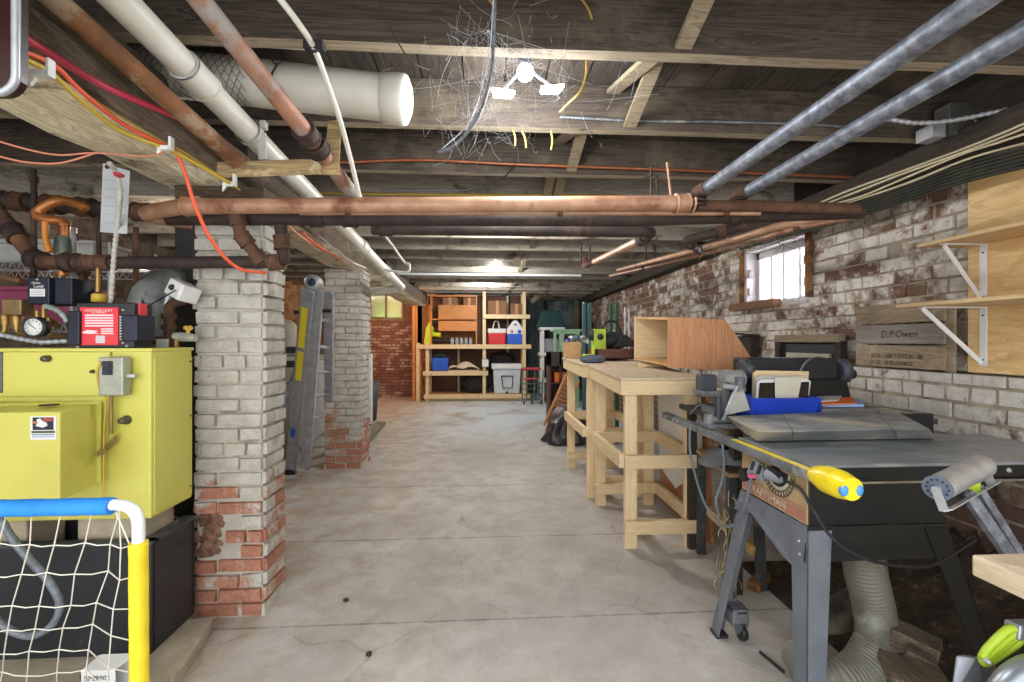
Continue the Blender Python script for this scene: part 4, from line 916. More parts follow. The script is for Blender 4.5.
# rusty pipework
pipe_thing('return_pipe', 'dark horizontal iron pipe running left from the elbow across the first pillar', elbow(PY(76, 263, 2.10), PY(284, 262, 2.06), PY(281, 226, 2.06), 0.035)[:], 0.027, M_DKIRON, (0.07, 0.12, 0.83, 0.93), M_RUST, 1.3, 0.03)
pipe_thing('return_pipe', 'rusty branch pipe slanting down from the tan pipe to the dark elbow', [PY(236, 214, 2.02), PY(241, 235, 2.03), PY(262, 262, 2.06)], 0.026, M_RUST, (0.1, 0.5, 0.9), None, 1.3, 0.025)
pipe_thing('return_pipe', 'big rusty elbow pipe dropping behind the boiler at the left edge', [PY(-12, 202, 2.25), PY(8, 224, 2.25), PY(28, 250, 2.22), PY(42, 261, 2.18), PY(80, 263, 2.12)], 0.033, M_RUST, (0.3, 0.62, 0.93), M_DKIRON, 1.25, 0.035, 4)
pipe_thing('return_pipe', 'upper rusty pipe with fat collars running left under the joists', [PY(-12, 199, 2.4), PY(150, 213, 2.4)], 0.035, M_DKIRON, (0.05, 0.2, 0.4, 0.6, 0.95), M_RUST, 1.3, 0.035)
pipe_thing('copper_pipe', 'orange copper pipe making a crooked loop above the boiler', [PY(88, 208, 2.28), PY(70, 202, 2.22), PY(56, 201, 2.18), PY(36, 213, 2.16), PY(48, 220, 2.16), PY(63, 222, 2.17), PY(64, 240, 2.17), PY(63, 276, 2.17)], 0.02, mat('orange_copper', (180, 116, 58), (150, 90, 46), 10, 0.4, 0.4), (0.03, 0.2, 0.6), None, 1.15, 0.008, 3)
t = thing('valve', 'grey green valve body on the crooked copper pipe', 'valve', PY(63, 250, 2.17)); cc = PY(63, 247, 2.17)
MB().tube([PY(63, 236, 2.17), PY(63, 239, 2.17), PY(63, 244, 2.17), PY(63, 250, 2.17), PY(63, 255, 2.17), PY(63, 258, 2.17)], .03, 12, radii=[.024, .03, .031, .034, .03, .024]).build('valve_body', mat('verdigris', (104, 112, 100), (84, 90, 80), 14, 0.5, 0.3), t)
MB().box(*bxp(59, 260, 67, 270, 2.14, 2.145)).build('paper_label', M_WHITE, t)
mb = MB(); mb.tube(smooth_path([PY(45, 222, 2.1), PY(46, 240, 2.1), PY(50, 252, 2.1)]), 0.012, 8, radii=None); tag(mb.build('lever_handle', mat('orange_lever', (190, 120, 40), rough=0.5)), 'small orange lever pointing down beside the crooked copper pipe', 'lever')
for px, y0, y1, r, m, lab in ((34, 170, 277, 0.012, M_DKIRON, 'leftmost dark vertical rod dropping to the navy control box'), (73, 228, 312, 0.014, M_STEEL, 'shiny vertical steel tube behind the navy control box'),
                              (99, 216, 295, 0.010, M_DKIRON, 'dark vertical rod behind the paper card'), (136, 228, 300, 0.012, M_RUST, 'rusty vertical pipe between the paper card and the grey motor'), (84, 263, 302, 0.016, M_RUST, 'short rusty pipe dropping from the dark iron pipe to the boiler')):
    mb = MB(); mb.tube([PY(px, y0, 2.28), PY(px, y1, 2.2)], r, 8)
    tt = thing('vertical_pipe', lab, 'pipe', PY(px, y1, 2.2)); mb.build('pipe_run', m, tt)
    MB().tube([PY(px, y0+6, 2.28), PY(px, y0+12, 2.28)], r*1.5, 10).build('coupling', M_RUST, tt)
mb = MB(); mb.tube([PY(0, 276, 2.1), PY(22, 281, 2.1)], 0.012, 10); tag(mb.build('pipe_stub', M_RUST), 'short rusty pipe stub poking in at the left edge above the navy box', 'pipe')
# dark flue box, galvanised flue elbow and damper motor left of the pillar
mb = MB(); lo, hi = bxp(178, 222, 199, 352, 2.46, 2.7); mb.box((lo[0]-0.02, 2.46, 0.0), hi); tag(mb.build('flue_box', mat('charcoal_flue', (46, 44, 40), (34, 32, 30), 5, 0.7), bevel=0.01), 'dark charcoal flue box standing between boiler and first pillar', 'flue')
t = thing('flue_pipe', 'dented galvanised flue elbow behind the black control box', 'flue', PY(152, 352, 2.25))
P = [PY(147, 352, 2.2), PY(147, 322, 2.2), PY(149, 300, 2.22), PY(160, 285, 2.35), PY(176, 280, 2.5)]
MB().tube(smooth_path(P, 5), 0.075, 22).build('elbow_pipe', mat('flue_galv', (176, 180, 178), (140, 144, 144), 9, 0.35, 0.35, c3=(100, 98, 92), s3=8), t)
for k in (0.18, 0.4, 0.6):
    S = smooth_path(P, 5); i = int(k*len(S)); MB().tube([S[i], S[i+1]*0.25+S[i]*0.75], 0.081, 22, cap=False).build('seam_ring', M_STEEL, t)
t = thing('damper_motor', 'white boxy actuator motor on a brown pipe valve beside the pillar', 'motor', PY(186, 300, 2.1))
M = Matrix.Translation(PY(184, 291, 2.12)) @ Matrix.Rotation(radians(24), 4, 'Y') @ Matrix.Rotation(radians(-25), 4, 'Z')
MB().box((-0.055, -0.045, -0.04), (0.05, 0.045, 0.035), M).build('motor_case', M_WHITE, t, bevel=0.008)
c = M @ Vector((-0.01, -0.047, 0)); MB().ball(c, 0.014, 10).build('shaft_cap', M_BLACK, t)
MB().tube(elbow(PY(186, 300, 2.13), PY(169, 304, 2.13), PY(169, 350, 2.13), 0.03), 0.020, 12).build('valve_pipe', M_RUST, t)
for v in (314, 325, 340): MB().tube([PY(169, v, 2.13), PY(169, v+5, 2.13)], 0.03, 10).build('nut', M_RUST, t)
MB().tube([PY(146, 340, 2.13), PY(170, 341, 2.13)], 0.018, 10).build('side_pipe', M_RUST, t)
MB().box(*bxp(156, 339, 168, 350, 2.10, 2.104)).build('paper_label', M_WHITE, t)
cable('cable', [PY(176, 290, 2.06), PY(162, 298, 2.02), PY(146, 306, 1.97), PY(142, 300, 1.95), PY(150, 312, 1.97), PY(148, 325, 1.97)], 0.003, M_BLKC, 'thin black wire looping from the white motor to the control box')
t = thing('relief_valve', 'pale valve with a yellow handle at the boiler top right corner', 'valve', PY(186, 352, 2.1))
MB().tube([PY(174, 336, 2.1), PY(184, 337, 2.1), PY(196, 338, 2.1)], 0.018, 10, radii=[.016, .022, .016]).build('valve_body', mat('pale_fitting', (196, 196, 180), (150, 150, 136), 14, 0.6), t)
MB().tube([PY(176, 336, 2.1), PY(176, 352, 2.1)], 0.012, 8).build('inlet', M_BRASS, t)
mb = MB(); mb.tube([PY(188, 334, 2.1), PY(188, 326, 2.1)], 0.008, 8); mb.ball(PY(186, 328, 2.1), 0.012, 8); mb.ball(PY(190, 328, 2.1), 0.012, 8); mb.build('yellow_handle', M_YEL, t)
# rack with bins against the left wall, behind the plumbing
t = thing('wire_rack', 'chrome wire storage rack standing behind the pipes at the left', 'rack', (-3.0, 3.2, 0))
for x_ in (-3.55, -2.35):
    for y_ in (3.0, 3.4): MB().cyl((x_, y_, 0), (x_, y_, 1.9), 0.012, seg=8).build('post', M_STEEL, t)
for z_ in (0.3, 0.85, 1.34, 1.72):
    mb = MB()
    for y_ in (3.0, 3.4):
        for dz in (0, 0.05): mb.cyl((-3.55, y_, z_+dz), (-2.35, y_, z_+dz), 0.004, seg=5)
        for k in range(24): x_ = -3.55+k*0.05; mb.cyl((x_, y_, z_), (x_+0.025, y_, z_+0.05), 0.0025, seg=4); mb.cyl((x_+0.025, y_, z_+0.05), (x_+0.05, y_, z_), 0.0025, seg=4)
    for k in range(25): x_ = -3.55+k*0.05; mb.cyl((x_, 3.0, z_+0.05), (x_, 3.4, z_+0.05), 0.003, seg=4)
    mb.build('wire_shelf', M_STEEL, t)
def bin_(name, lab, x0, x1, y0, y1, z0, z1, m, lidm=None):
    t = thing(name, lab, 'bin', ((x0+x1)/2, (y0+y1)/2, z0))
    MB().hexa([(x0+.03, y0+.03, z0), (x1-.03, y0+.03, z0), (x1-.03, y1-.03, z0), (x0+.03, y1-.03, z0)], [(x0, y0, z1), (x1, y0, z1), (x1, y1, z1), (x0, y1, z1)]).build('bin_body', m, t, bevel=0.01)
    MB().box((x0-.01, y0-.01, z1), (x1+.01, y1+.01, z1+.025)).build('lid', lidm or m, t, bevel=0.006)
bin_('storage_bin', 'magenta pink plastic bin on the wire rack behind the pipes', -3.45, -2.62, 3.04, 3.38, 1.396, 1.60, mat('magenta_bin', (168, 82, 112), (150, 70, 98), 4, 0.5))
bin_('storage_bin', 'white plastic bin on the top shelf of the wire rack', -3.2, -2.5, 3.06, 3.36, 1.776, 1.9, M_PVCD)
bin_('storage_bin', 'dark bin low on the wire rack behind the boiler', -3.5, -2.5, 3.04, 3.38, 0.906, 1.2, mat('dark_bin', (46, 40, 40), (36, 30, 30), 5, 0.6))
bin_('storage_bin', 'dark red bin on the floor between the rack and first pillar', -2.2, -1.7, 3.0, 3.4, 0.001, 0.6, M_RED2, M_BLACK)
# ---- ladders between the pillars
M_YLAB = mat('yellow_label', (232, 212, 50), rough=0.5)
def ladder(name, lab, topL, botL, w_, n, r0, r1, lean, cat='ladder'):
    pass
t = thing('folding_ladder', 'aluminium folding ladder with yellow stickers leaning beside the first pillar', 'ladder', PZ(292, 474, 0))
yt, y0_ = 3.6, 3.55
T = PY(314, 283, 3.62)
def rail(a, b, w_, d_, name, m=M_STEEL):
    a, b = Vector(a), Vector(b); mb = MB()
    mb.bar(a, b, w_, d_, (0, 1, 0)); mb.bar(a+Vector((0, -d_*0.5, 0)), b+Vector((0, -d_*0.5, 0)), w_*0.35, 0.006, (0, 1, 0)); return mb.build(name, m, t, bevel=0.004)
f1 = PZ(291, 471, 0.03); f2 = PZ(310, 459, 0.03)
T1 = PY(308, 290, 3.55); T2 = PY(318, 290, 3.62)
r1 = rail(f1, T1, 0.10, 0.03, 'front_rail'); r2 = rail(PZ(303, 470, 0.1)+Vector((0.0, 0.05, 0)), T2, 0.09, 0.03, 'inner_rail')
r3 = rail(f2+Vector((0.08, 0.35, 0)), T2+Vector((0.05, 0.1, 0)), 0.08, 0.03, 'rear_rail')
for a, b, u in ((f1, T1, 0.06), (f2, T2, 0.06)): pass
mb = MB(); mb.lathe([(0, -0.03), (0.045, -0.03), (0.062, -0.02), (0.062, 0.05), (0, 0.05)], T+Vector((0, -0.02, 0)), 'y', 20); hg = mb.build('hinge', M_STEEL, t)
MB().lathe([(0, -0.012), (0.03, -0.01), (0.034, 0.005)], T+Vector((0, -0.045, 0)), 'y', 16).build('hinge_button', mat('navy_knob', (44, 52, 84)), hg)
for v0, v1 in ((0.08, 0.27), (0.29, 0.44)):
    a = T1.lerp(f1, v0)+Vector((0, -0.034, 0)); b = T1.lerp(f1, v1)+Vector((0, -0.034, 0)); mb = MB(); mb.bar(a, b, 0.05, 0.003, (0, 1, 0)); mb.build('warning_sticker', M_YLAB, t)
a = T1.lerp(f1, 0.72)+Vector((0, -0.036, 0)); MB().bar(a, a+(f1-T1)*0.05, 0.04, 0.003, (0, 1, 0)).build('blue_badge', mat('blue_badge', (40, 90, 190)), t)
ia, ib = PZ(303, 470, 0.1)+Vector((0.0, 0.05, 0)), T2
ra_, rb_ = f2+Vector((0.08, 0.35, 0)), T2+Vector((0.05, 0.1, 0))
for k in range(1, 7):
    v = k/7.2; mb = MB(); mb.tube([ib.lerp(ia, v), rb_.lerp(ra_, v)], 0.016, 8); mb.build('rung', M_STEEL, t)
for v, s_ in ((0.1, 1), (0.1, -1)):
    c = T1.lerp(f1, v); MB().cyl(c+Vector((-0.05, 0, 0)), c+Vector((-0.09, -0.01, 0)), 0.014, seg=8).build('lock_pin', M_BLACK, t) if s_ > 0 else MB().cyl(T2.lerp(ia, v)+Vector((0.05, 0, 0)), T2.lerp(ia, v)+Vector((0.12, 0, 0)), 0.014, seg=8).build('lock_pin', M_BLACK, t)
for c in (f1, ra_): MB().box((c.x-0.045, c.y-0.03, 0.0), (c.x+0.045, c.y+0.03, 0.05)).build('foot', M_BLACK, t, bevel=0.005)
t = thing('step_ladder', 'second grey ladder with black brackets leaning behind the folding ladder', 'ladder', (-1.75, 4.3, 0))
a0, a1 = PY(296, 460, 4.2), PY(303, 335, 4.2); a0.z = 0.02
for dx_, nm in ((0, 'left_rail'), (-0.30, 'right_rail')): MB().bar((a0.x+dx_-0.25, 4.0, 0.02), (a1.x+dx_, 4.3, a1.z), 0.03, 0.07, (0, 1, 0)).build(nm, M_DUST, t, bevel=0.004)
for k in range(5): 
    v = 0.1+k*0.19; c0 = Vector((a0.x-0.25, 4.0, 0.02)).lerp(Vector((a1.x, 4.3, a1.z)), v); MB().bar(c0, c0+Vector((-0.3, 0, 0)), 0.06, 0.02).build('step', M_DUST, t)
for py in (350, 364): c = PY(302, py, 4.15); MB().box((c.x-0.13, c.y-0.03, c.z-0.03), (c.x+0.05, c.y+0.03, c.z+0.03)).build('bracket', M_BLACK, t, bevel=0.006)
# things glimpsed behind the ladders
bin_('storage_bin', 'tall white panel cabinet glimpsed behind the ladders', -2.6, -1.75, 5.6, 6.1, 0.001, 1.0, M_WHITE)
t = thing('water_heater', 'pale cylindrical tank glimpsed between pillar and ladder', 'tank', (-2.25, 5.3, 0))
MB().lathe([(0, 1.55), (0.16, 1.52), (0.22, 1.46), (0.22, 0.02), (0, 0.0)], (-2.35, 5.25, 0.0), 'z', 28).build('tank_body', mat('beige_tank', (176, 166, 146), (156, 146, 128), 4, 0.5), t)
MB().cyl((-2.35, 5.25, 1.5), (-2.35, 5.25, 2.3), 0.04, seg=12).build('flue', M_RUST, t)
# white appliance and bin beyond the second pillar
lo, hi = bxp(366, 357, 374.5, 426, 6.3, 7.0); t = thing('white_appliance', 'tall white appliance side seen past the second pillar', 'appliance', (-1.9, 6.6, 0))
MB().box((-2.3, 6.3, 0.05), (PY(373, 400, 6.95).x, 6.95, PY(373, 355, 6.3).z)).build('cabinet', M_WHITE, t, bevel=0.012)
MB().box((-2.28, 6.33, 0.0), (PY(373, 400, 6.95).x-0.02, 6.93, 0.05)).build('plinth', M_BLACK, t)
cc = PY(378, 385, 7.4); t = thing('waste_bin', 'dark grey bin stuffed with rags beyond the white appliance', 'bin', (cc.x-0.05, 7.5, 0))
MB().lathe([(0, 0.0), (0.17, 0.0), (0.21, 0.62), (0.19, 0.62), (0.15, 0.03), (0, 0.03)], (cc.x-0.22, 7.5, 0), 'z', 20).build('bin_body', mat('slate_bin', (62, 70, 80), rough=0.6), t)
mb = MB(); mb.ball((cc.x-0.22, 7.48, 0.64), 0.14, 12, (1, 1, 0.7), 0.12); mb.build('rags', mat('tan_rag', (140, 112, 92), (96, 70, 60), 12, 0.9), t)
t = thing('red_bottle', 'small red bottle standing on the white appliance', 'bottle', PY(369, 356, 6.4)+Vector((0, 0, 0))); c = Vector((PY(373, 400, 6.95).x-0.06, 6.85, PY(373, 355, 6.3).z+0.001)); MB().lathe([(0, 0), (0.03, 0), (0.03, 0.08), (0.012, 0.11), (0, 0.11)], c, 'z', 12).build('bottle_body', M_RED2, t)
# plank on the floor beside the second pillar
a, b = PZ(368, 444, 0), PZ(384, 425, 0); mb = MB(); mb.bar(a+Vector((-.04, 0, .03)), b+Vector((-.04, 0, .03)), 0.12, 0.05); tag(mb.build('floor_plank', mat('grey_plank', (138, 130, 112), (110, 102, 88), 9, 0.85), bevel=0.004), 'grey plank lying on the floor beside the second pillar', 'plank')

# ================================================================== right wall: window, plywood, shelves, crate side
M_FROST = mat('frosted_plastic', (236, 234, 244), rough=0.55, trans=0.85)
M_WOLD = wood('flaking_white_frame', (206, 204, 200), (176, 174, 172), 'z', 14, 0.7, False, (130, 124, 118), (0.6, 0.7), 14)
t = struct(bpy.data.objects.new('window_1', None)); COL.objects.link(t); t.location = (WX+0.14, 3.81, 1.60)
y0w, y1w, z0w, z1w = 3.40, 4.22, 1.60, 2.12
mb = MB()
for a, b in (((y0w, z0w), (y0w+0.05, z1w)), ((y1w-0.05, z0w), (y1w, z1w)), ((y0w, z0w), (y1w, z0w+0.05)), ((y0w, z1w-0.07), (y1w, z1w))): mb.box((WX+0.10, a[0], a[1]), (WX+0.18, b[0], b[1]))
mb.build('window_frame', M_WOLD, t, bevel=0.004)
for y_ in (3.64, 3.85, 4.02): MB().box((WX+0.115, y_-0.012, z0w+0.04), (WX+0.16, y_+0.012, z1w-0.06)).build('muntin', M_WOLD, t, bevel=0.003)
MB().box((WX+0.145, y0w+0.04, z0w+0.04), (WX+0.15, y1w-0.04, z1w-0.06)).build('pane', M_FROST, t)
mb = MB()   # plastered reveals
mb.box((WX+0.0, y0w-0.03, z0w), (WX+0.3, y0w+0.006, z1w)); mb.box((WX+0.0, y1w-0.006, z0w), (WX+0.3, y1w+0.03, z1w)); mb.box((WX+0.0, y0w, z1w-0.005), (WX+0.3, y1w-0.007, z1w+0.02)); mb.box((WX, y0w, z0w-0.02), (WX+0.3, y1w, z0w+0.006))
mb.build('reveal', mat('flaked_white_plaster', (214, 212, 212), (188, 184, 182), 9, 0.85, 0, 0.5, c3=(110, 100, 94), s3=12, lo3=0.6, hi3=0.66), t)
M_LATH = wood('rusty_brown_lath', (156, 112, 62), (120, 78, 42), 'z', 16, 0.85, False, (90, 56, 34), (0.5, 0.6), 8)
for y_, lab in ((3.36, 'rough brown wooden lath nailed upright on the near side of the wall window'), (4.27, 'rough brown wooden lath nailed upright on the far side of the wall window')):
    mb = MB(); mb.box((WX-0.03, y_-0.022, 1.62), (WX+0.0, y_+0.022, 2.14)); tag(mb.build('window_lath', M_LATH, bevel=0.004), lab, 'lath')
a, b = PX(733, 311, 2.44), PX(777, 302, 2.44); mb = MB(); mb.box((2.40, b.y, a.z-0.005), (2.475, a.y, a.z+0.062)); tag(mb.build('sill_board', wood('brown_board', (148, 104, 72), (124, 84, 58), 'y', 8, 0.7, False), bevel=0.003), 'smooth brown board fixed below the wall window', 'board')
wl_ = area_light('window_daylight', (WX+0.42, 3.81, 1.95), (0, radians(90), 0), 0.7, 0.9, 26, (0.93, 0.95, 1.0))
# small boarded recess lower down
t = thing('wall_hatch', 'old timber framed recess low in the right wall behind the black planer', 'hatch', PX(812, 360, 2.48))
a, b = PX(778, 358, 2.44), PX(838, 341, 2.44)
MB().box((2.46, b.y, a.z-0.03), (2.50, a.y, b.z)).build('dark_opening', M_BLACK, t)
MB().box((2.42, b.y-0.03, b.z-0.01), (2.475, a.y+0.02, b.z+0.05)).build('lintel_board', wood('grey_old_board', (150, 136, 112), (116, 102, 82), 'y', 12, 0.85), t, bevel=0.004)
for y_ in (a.y, b.y-0.005): MB().box((2.43, y_-0.03, a.z-0.03), (2.475, y_+0.03, b.z)).build('side_post', M_DKIRON, t, bevel=0.004)
MB().box((2.44, b.y+0.08, a.z-0.02), (2.47, a.y-0.1, a.z+0.05)).build('white_slat', mat('dirty_white_slat', (176, 172, 150)), t, bevel=0.003)
mb = MB(); a, b = PX(738, 357, 2.46), PX(757, 336, 2.46); mb.box((2.40, b.y, a.z-0.05), (2.478, a.y, b.z)); mb.prism([(2.36, b.y-0.02, b.z), (2.48, b.y-0.02, b.z), (2.48, a.y+0.02, b.z+0.02), (2.36, a.y+0.02, b.z+0.02)], (0, 0, 0.015)); tag(mb.build('wall_cupboard', M_DKWOOD, bevel=0.006), 'dark little wall box between the plywood box and the timber recess', 'box')
# plywood sheet with two shelves
xP = 2.462
a = PX(968, 372, xP); tz0 = a.z; tz1 = PX(973, 178, xP).z
t = thing('plywood_sheet', 'golden plywood sheet fixed to the brick wall behind the bracketed shelves', 'board', (xP, a.y-0.8, tz0))
MB().box((xP, 0.2, tz0), (xP+0.018, a.y, tz1)).build('sheet', wood('wall_plywood', (232, 198, 140), (214, 174, 112), 'y', 7, 0.55, True, None, along=0.9), t)
M_SHB = wood('shelf_board', (224, 196, 150), (206, 172, 122), 'y', 14, 0.6, True)
M_BRK = mat('white_bracket', (228, 230, 232), rough=0.45)
yb_ = PX(984, 300, xP).y
for k, (tipx, tipy, lab) in enumerate(((917, 246, 'upper thin wooden shelf on white brackets at the right'), (896, 306.5, 'lower thin wooden shelf on white brackets at the right'))):
    ye = yb_+0.10; tip = PY(tipx, tipy, ye); zt_ = tip.z
    t = thing('wall_shelf', lab, 'shelf', (tip.x, ye, zt_))
    MB().box((tip.x, 0.2, zt_-0.009), (xP-0.001, ye, zt_+0.009)).build('shelf_plank', M_SHB, t, bevel=0.002)
    br = MB(); br.box((xP-0.006, yb_-0.016, zt_-0.30), (xP-0.0005, yb_+0.016, zt_-0.009)); br.build('bracket_upright', M_BRK, t, bevel=0.001)
    MB().box((tip.x+0.03, yb_-0.014, zt_-0.014), (xP-0.006, yb_+0.014, zt_-0.0092)).build('bracket_arm', M_BRK, t)
    MB().bar((tip.x+0.04, yb_, zt_-0.016), (xP-0.012, yb_, zt_-0.285), 0.022, 0.004, (0, 1, 0)).build('bracket_brace', M_BRK, t)
    for z_ in (zt_-0.05, zt_-0.27): MB().lathe([(0, -0.003), (0.004, -0.002), (0.005, 0)], (xP-0.006, yb_, z_), 'x', 8).build('screw', M_DKIRON, t)
t = thing('drill_chuck', 'small grey metal tool end lying on the upper wall shelf', 'tool', (2.36, 1.93, 1.80))
zt_ = [o for o in bpy.data.objects if o.name.startswith('wall_shelf') and 'upper' in o.get('label', '')][0].location.z
cx_ = PZ(1014, 232, zt_+0.03)
MB().tube([(cx_.x-0.10, 2.0, zt_+0.028), (cx_.x-0.04, 1.99, zt_+0.03), (cx_.x+0.02, 1.98, zt_+0.032), (cx_.x+0.1, 1.97, zt_+0.034)], 0.018, 12, radii=[.008, .018, .024, .024]).build('tool_body', M_DUST, t)
# crate side leaning on the ledge
M_CR = wood('weathered_crate_board', (160, 142, 118), (132, 114, 92), 'y', 14, 0.85, True, (176, 160, 134), (0.52, 0.66), 5)
M_CRG = wood('grey_crate_board', (156, 146, 136), (134, 124, 116), 'y', 14, 0.85, False)
ya_, yb2 = PX(857, 350, 2.44).y, PX(946, 350, 2.44).y
t = thing('crate_side', 'weathered wooden crate side with stencilled writing leaning on the wall ledge', 'crate', (2.44, (ya_+yb2)/2, 1.112))
zz = [PX(945, q, 2.44).z for q in (370.5, 346, 344, 322.5, 321, 299)]
M_INK = mat('faded_ink', (70, 60, 54), rough=0.9)
for k in range(3):
    z0_, z1_ = zz[2*k], zz[2*k+1]; z0_ = max(z0_, 1.113)
    bd = MB().hexa([(2.43, yb2, z0_), (2.444, yb2, z0_), (2.444, ya_, z0_), (2.43, ya_, z0_)], [(2.432, yb2, z1_), (2.446, yb2, z1_), (2.446, ya_, z1_), (2.432, ya_, z1_)]).build('crate_board', M_CRG if k == 1 else M_CR, t, bevel=0.003)
for y_ in (yb2-0.02, ya_-0.06): MB().box((2.4445, y_-0.02, 1.113), (2.459, y_+0.03, zz[5]-0.005)).build('back_batten', M_CR, t, bevel=0.003)
R_ = (pi/2, 0, -pi/2)
TXT = []
TXT.append(('D.P.Owen', 0.06, (2.4295, (ya_+yb2)/2-0.02, (zz[2]+zz[3])/2-0.02), 0.95))
TXT.append(('10-22./ 1200-T.O.FT.IN 188', 0.037, (2.4285, (ya_+yb2)/2, zz[0]+0.055), 0.82))
TXT.append(('(T-151)  50-20.U.D.PIECE', 0.034, (2.4285, (ya_+yb2)/2+0.03, zz[0]+0.014), 0.8))
for a in TXT: lettering(a[0], a[1], a[2], R_, M_INK, t, 'writing', 0.0004, sx=a[3], shear=0.25 if a[1] > 0.05 else 0)

# ================================================================== workbenches
def workbench(x0, x1, ya, yb, za, zb, lab, first=True):
    t = thing('workbench', lab, 'workbench', ((x0+x1)/2, (ya+yb)/2, 0))
    th = 0.018
    top = MB().hexa([(x0-0.015, ya-0.01, za-th), (x1+0.02, ya-0.01, za-th), (x1+0.02, yb, zb-th), (x0-0.015, yb, zb-th)], [(x0-0.015, ya-0.01, za), (x1+0.02, ya-0.01, za), (x1+0.02, yb, zb), (x0-0.015, yb, zb)])
    top.build('tabletop', wood('bench_top_board', (206, 186, 158), (184, 164, 136), 'y', 6, 0.7, True), t, bevel=0.002)
    ap = 0.088
    MB().box((x0-0.01, ya-0.008, za-th-ap), (x1+0.01, ya+0.03, za-th-0.001)).build('apron', M_PINEX, t, bevel=0.003)
    MB().box((x0, yb-0.04, zb-th-ap), (x1, yb-0.005, zb-th-0.001)).build('apron', M_PINEX, t, bevel=0.003)
    for x in (x0-0.01, x1-0.028):
        MB().hexa([(x, ya+0.031, za-th-ap), (x+0.036, ya+0.031, za-th-ap), (x+0.036, yb-0.041, zb-th-ap), (x, yb-0.041, zb-th-ap)], [(x, ya+0.031, za-th-0.001), (x+0.036, ya+0.031, za-th-0.001), (x+0.036, yb-0.041, zb-th-0.001), (x, yb-0.041, zb-th-0.001)]).build('apron', M_PINEY, t, bevel=0.003)
    legs = [(x0+0.028, ya+0.032), (x1-0.105, ya+0.032), (x0+0.028, yb-0.08), (x1-0.105, yb-0.08)]
    for k, (x, y) in enumerate(legs):
        MB().box((x, y, 0.0), (x+0.076, y+0.038, (za if k < 2 else zb)-th-0.001)).build('leg', M_PINE, t, bevel=0.003)
    for z in (0.50, 0.10):
        w = 0.082
        MB().box((x0+0.02, ya-0.005, z), (x1-0.02, ya+0.031, z+w)).build('rail', M_PINEX, t, bevel=0.003)
        MB().box((x0+0.02, yb-0.118, z), (x1-0.02, yb-0.081, z+w)).build('rail', M_PINEX, t, bevel=0.003)
        for x in (x0-0.01, x1-0.028):
            if z < 0.3 and x < x0: continue
            MB().box((x, ya+0.0315, z), (x+0.036, yb-0.1, z+w)).build('rail', M_PINEY, t, bevel=0.003)
    return t
b1 = workbench(0.832, 1.345, 2.72, 3.56, 1.057, 1.090, 'nearer pine workbench with open rails and pale top, tool box standing on it')
MB().box((0.8195, 2.745, 0.515), (0.8215, 2.765, 0.565)).build('metal_tie', M_STEEL, b1)
workbench(0.80, 1.33, 3.62, 4.60, 1.092, 1.112, 'farther pine workbench loaded with bags and tools')
# two sheets stood between the nearer bench and the wall
mb = MB(); mb.hexa([(1.42, 2.78, 0.0), (1.435, 2.78, 0.0), (1.435, 3.6, 0.0), (1.42, 3.6, 0.0)], [(1.385, 2.78, 0.98), (1.40, 2.78, 0.98), (1.40, 3.6, 0.98), (1.385, 3.6, 0.98)])
tag(mb.build('plywood_offcut', M_PLYRED), 'brown plywood sheet standing behind the nearer workbench', 'board')
mb = MB(); mb.prism([(1.365, 2.80, 0.47), (1.352, 2.80, 0.93), (1.352, 3.5, 0.98), (1.368, 3.5, 0.30), (1.368, 3.2, 0.22)], (0.012, 0, 0)); tag(mb.build('white_offcut', M_WHITE), 'white panel with slanted edges propped inside the nearer workbench', 'board')
# plywood chute box on the nearer bench
t = thing('plywood_box', 'open reddish plywood box with a slanted end on the nearer workbench', 'box', (1.5, 3.25, 1.1))
yb0 = 3.0
pts = [PY(668, 367, yb0), PY(697, 369.5, yb0), PY(738, 370, yb0), PY(750.8, 357, yb0), PY(737.5, 336.7, yb0), PY(725, 319.5, yb0), PY(668.8, 317, yb0)]
MB().prism(pts, (0, 0.018, 0)).build('front_panel', M_PLYREDZ, t, bevel=0.001)
dz = 0.028; q = [p+Vector((-0.0, 0.5, dz)) for p in pts]; q[0].x = q[6].x = PY(635, 340, 3.5).x
MB().prism([q[0], q[3], q[5], q[6]], (0, 0.018, 0)).build('back_panel', M_PINEX, t)
MB().hexa([pts[0]+Vector((0.03, .018, 0)), pts[2]+Vector((0, .018, 0.0)), q[3]+Vector((0, 0, -0.07)), q[0]], [pts[0]+Vector((0.03, .018, 0.015)), pts[2]+Vector((0, .018, 0.015)), q[3]+Vector((0, 0, -0.055)), q[0]+Vector((0, 0, 0.015))]).build('bottom_panel', M_PLY, t)
MB().hexa([pts[6]+Vector((0, .018, -0.018)), pts[5]+Vector((0, .018, -0.018)), q[5]+Vector((0, 0, -0.018)), q[6]+Vector((0, 0, -0.018))], [pts[6]+Vector((0, .018, 0)), pts[5]+Vector((0, .018, 0)), q[5], q[6]]).build('top_panel', M_PLY, t)
MB().hexa([pts[5]+Vector((-.018, .018, -0.01)), pts[5]+Vector((0, .018, -0.01)), q[5]+Vector((0, 0, -.01)), q[5]+Vector((-.018, 0, -.01))][::1], [pts[3]+Vector((-.018, .018, 0)), pts[3]+Vector((0, .018, 0)), q[3]+Vector((0, 0, 0)), q[3]+Vector((-.018, 0, 0))]).build('slanted_end', M_PLY, t)
p = PZ(645, 365, 1.092); mb = MB(); mb.box((p.x-0.07, 3.35, 1.084), (p.x+0.13, 3.46, 1.108)); tag(mb.build('wood_offcut', M_PINEX, bevel=0.002), 'short pine offcut wedged under the plywood box', 'offcut')
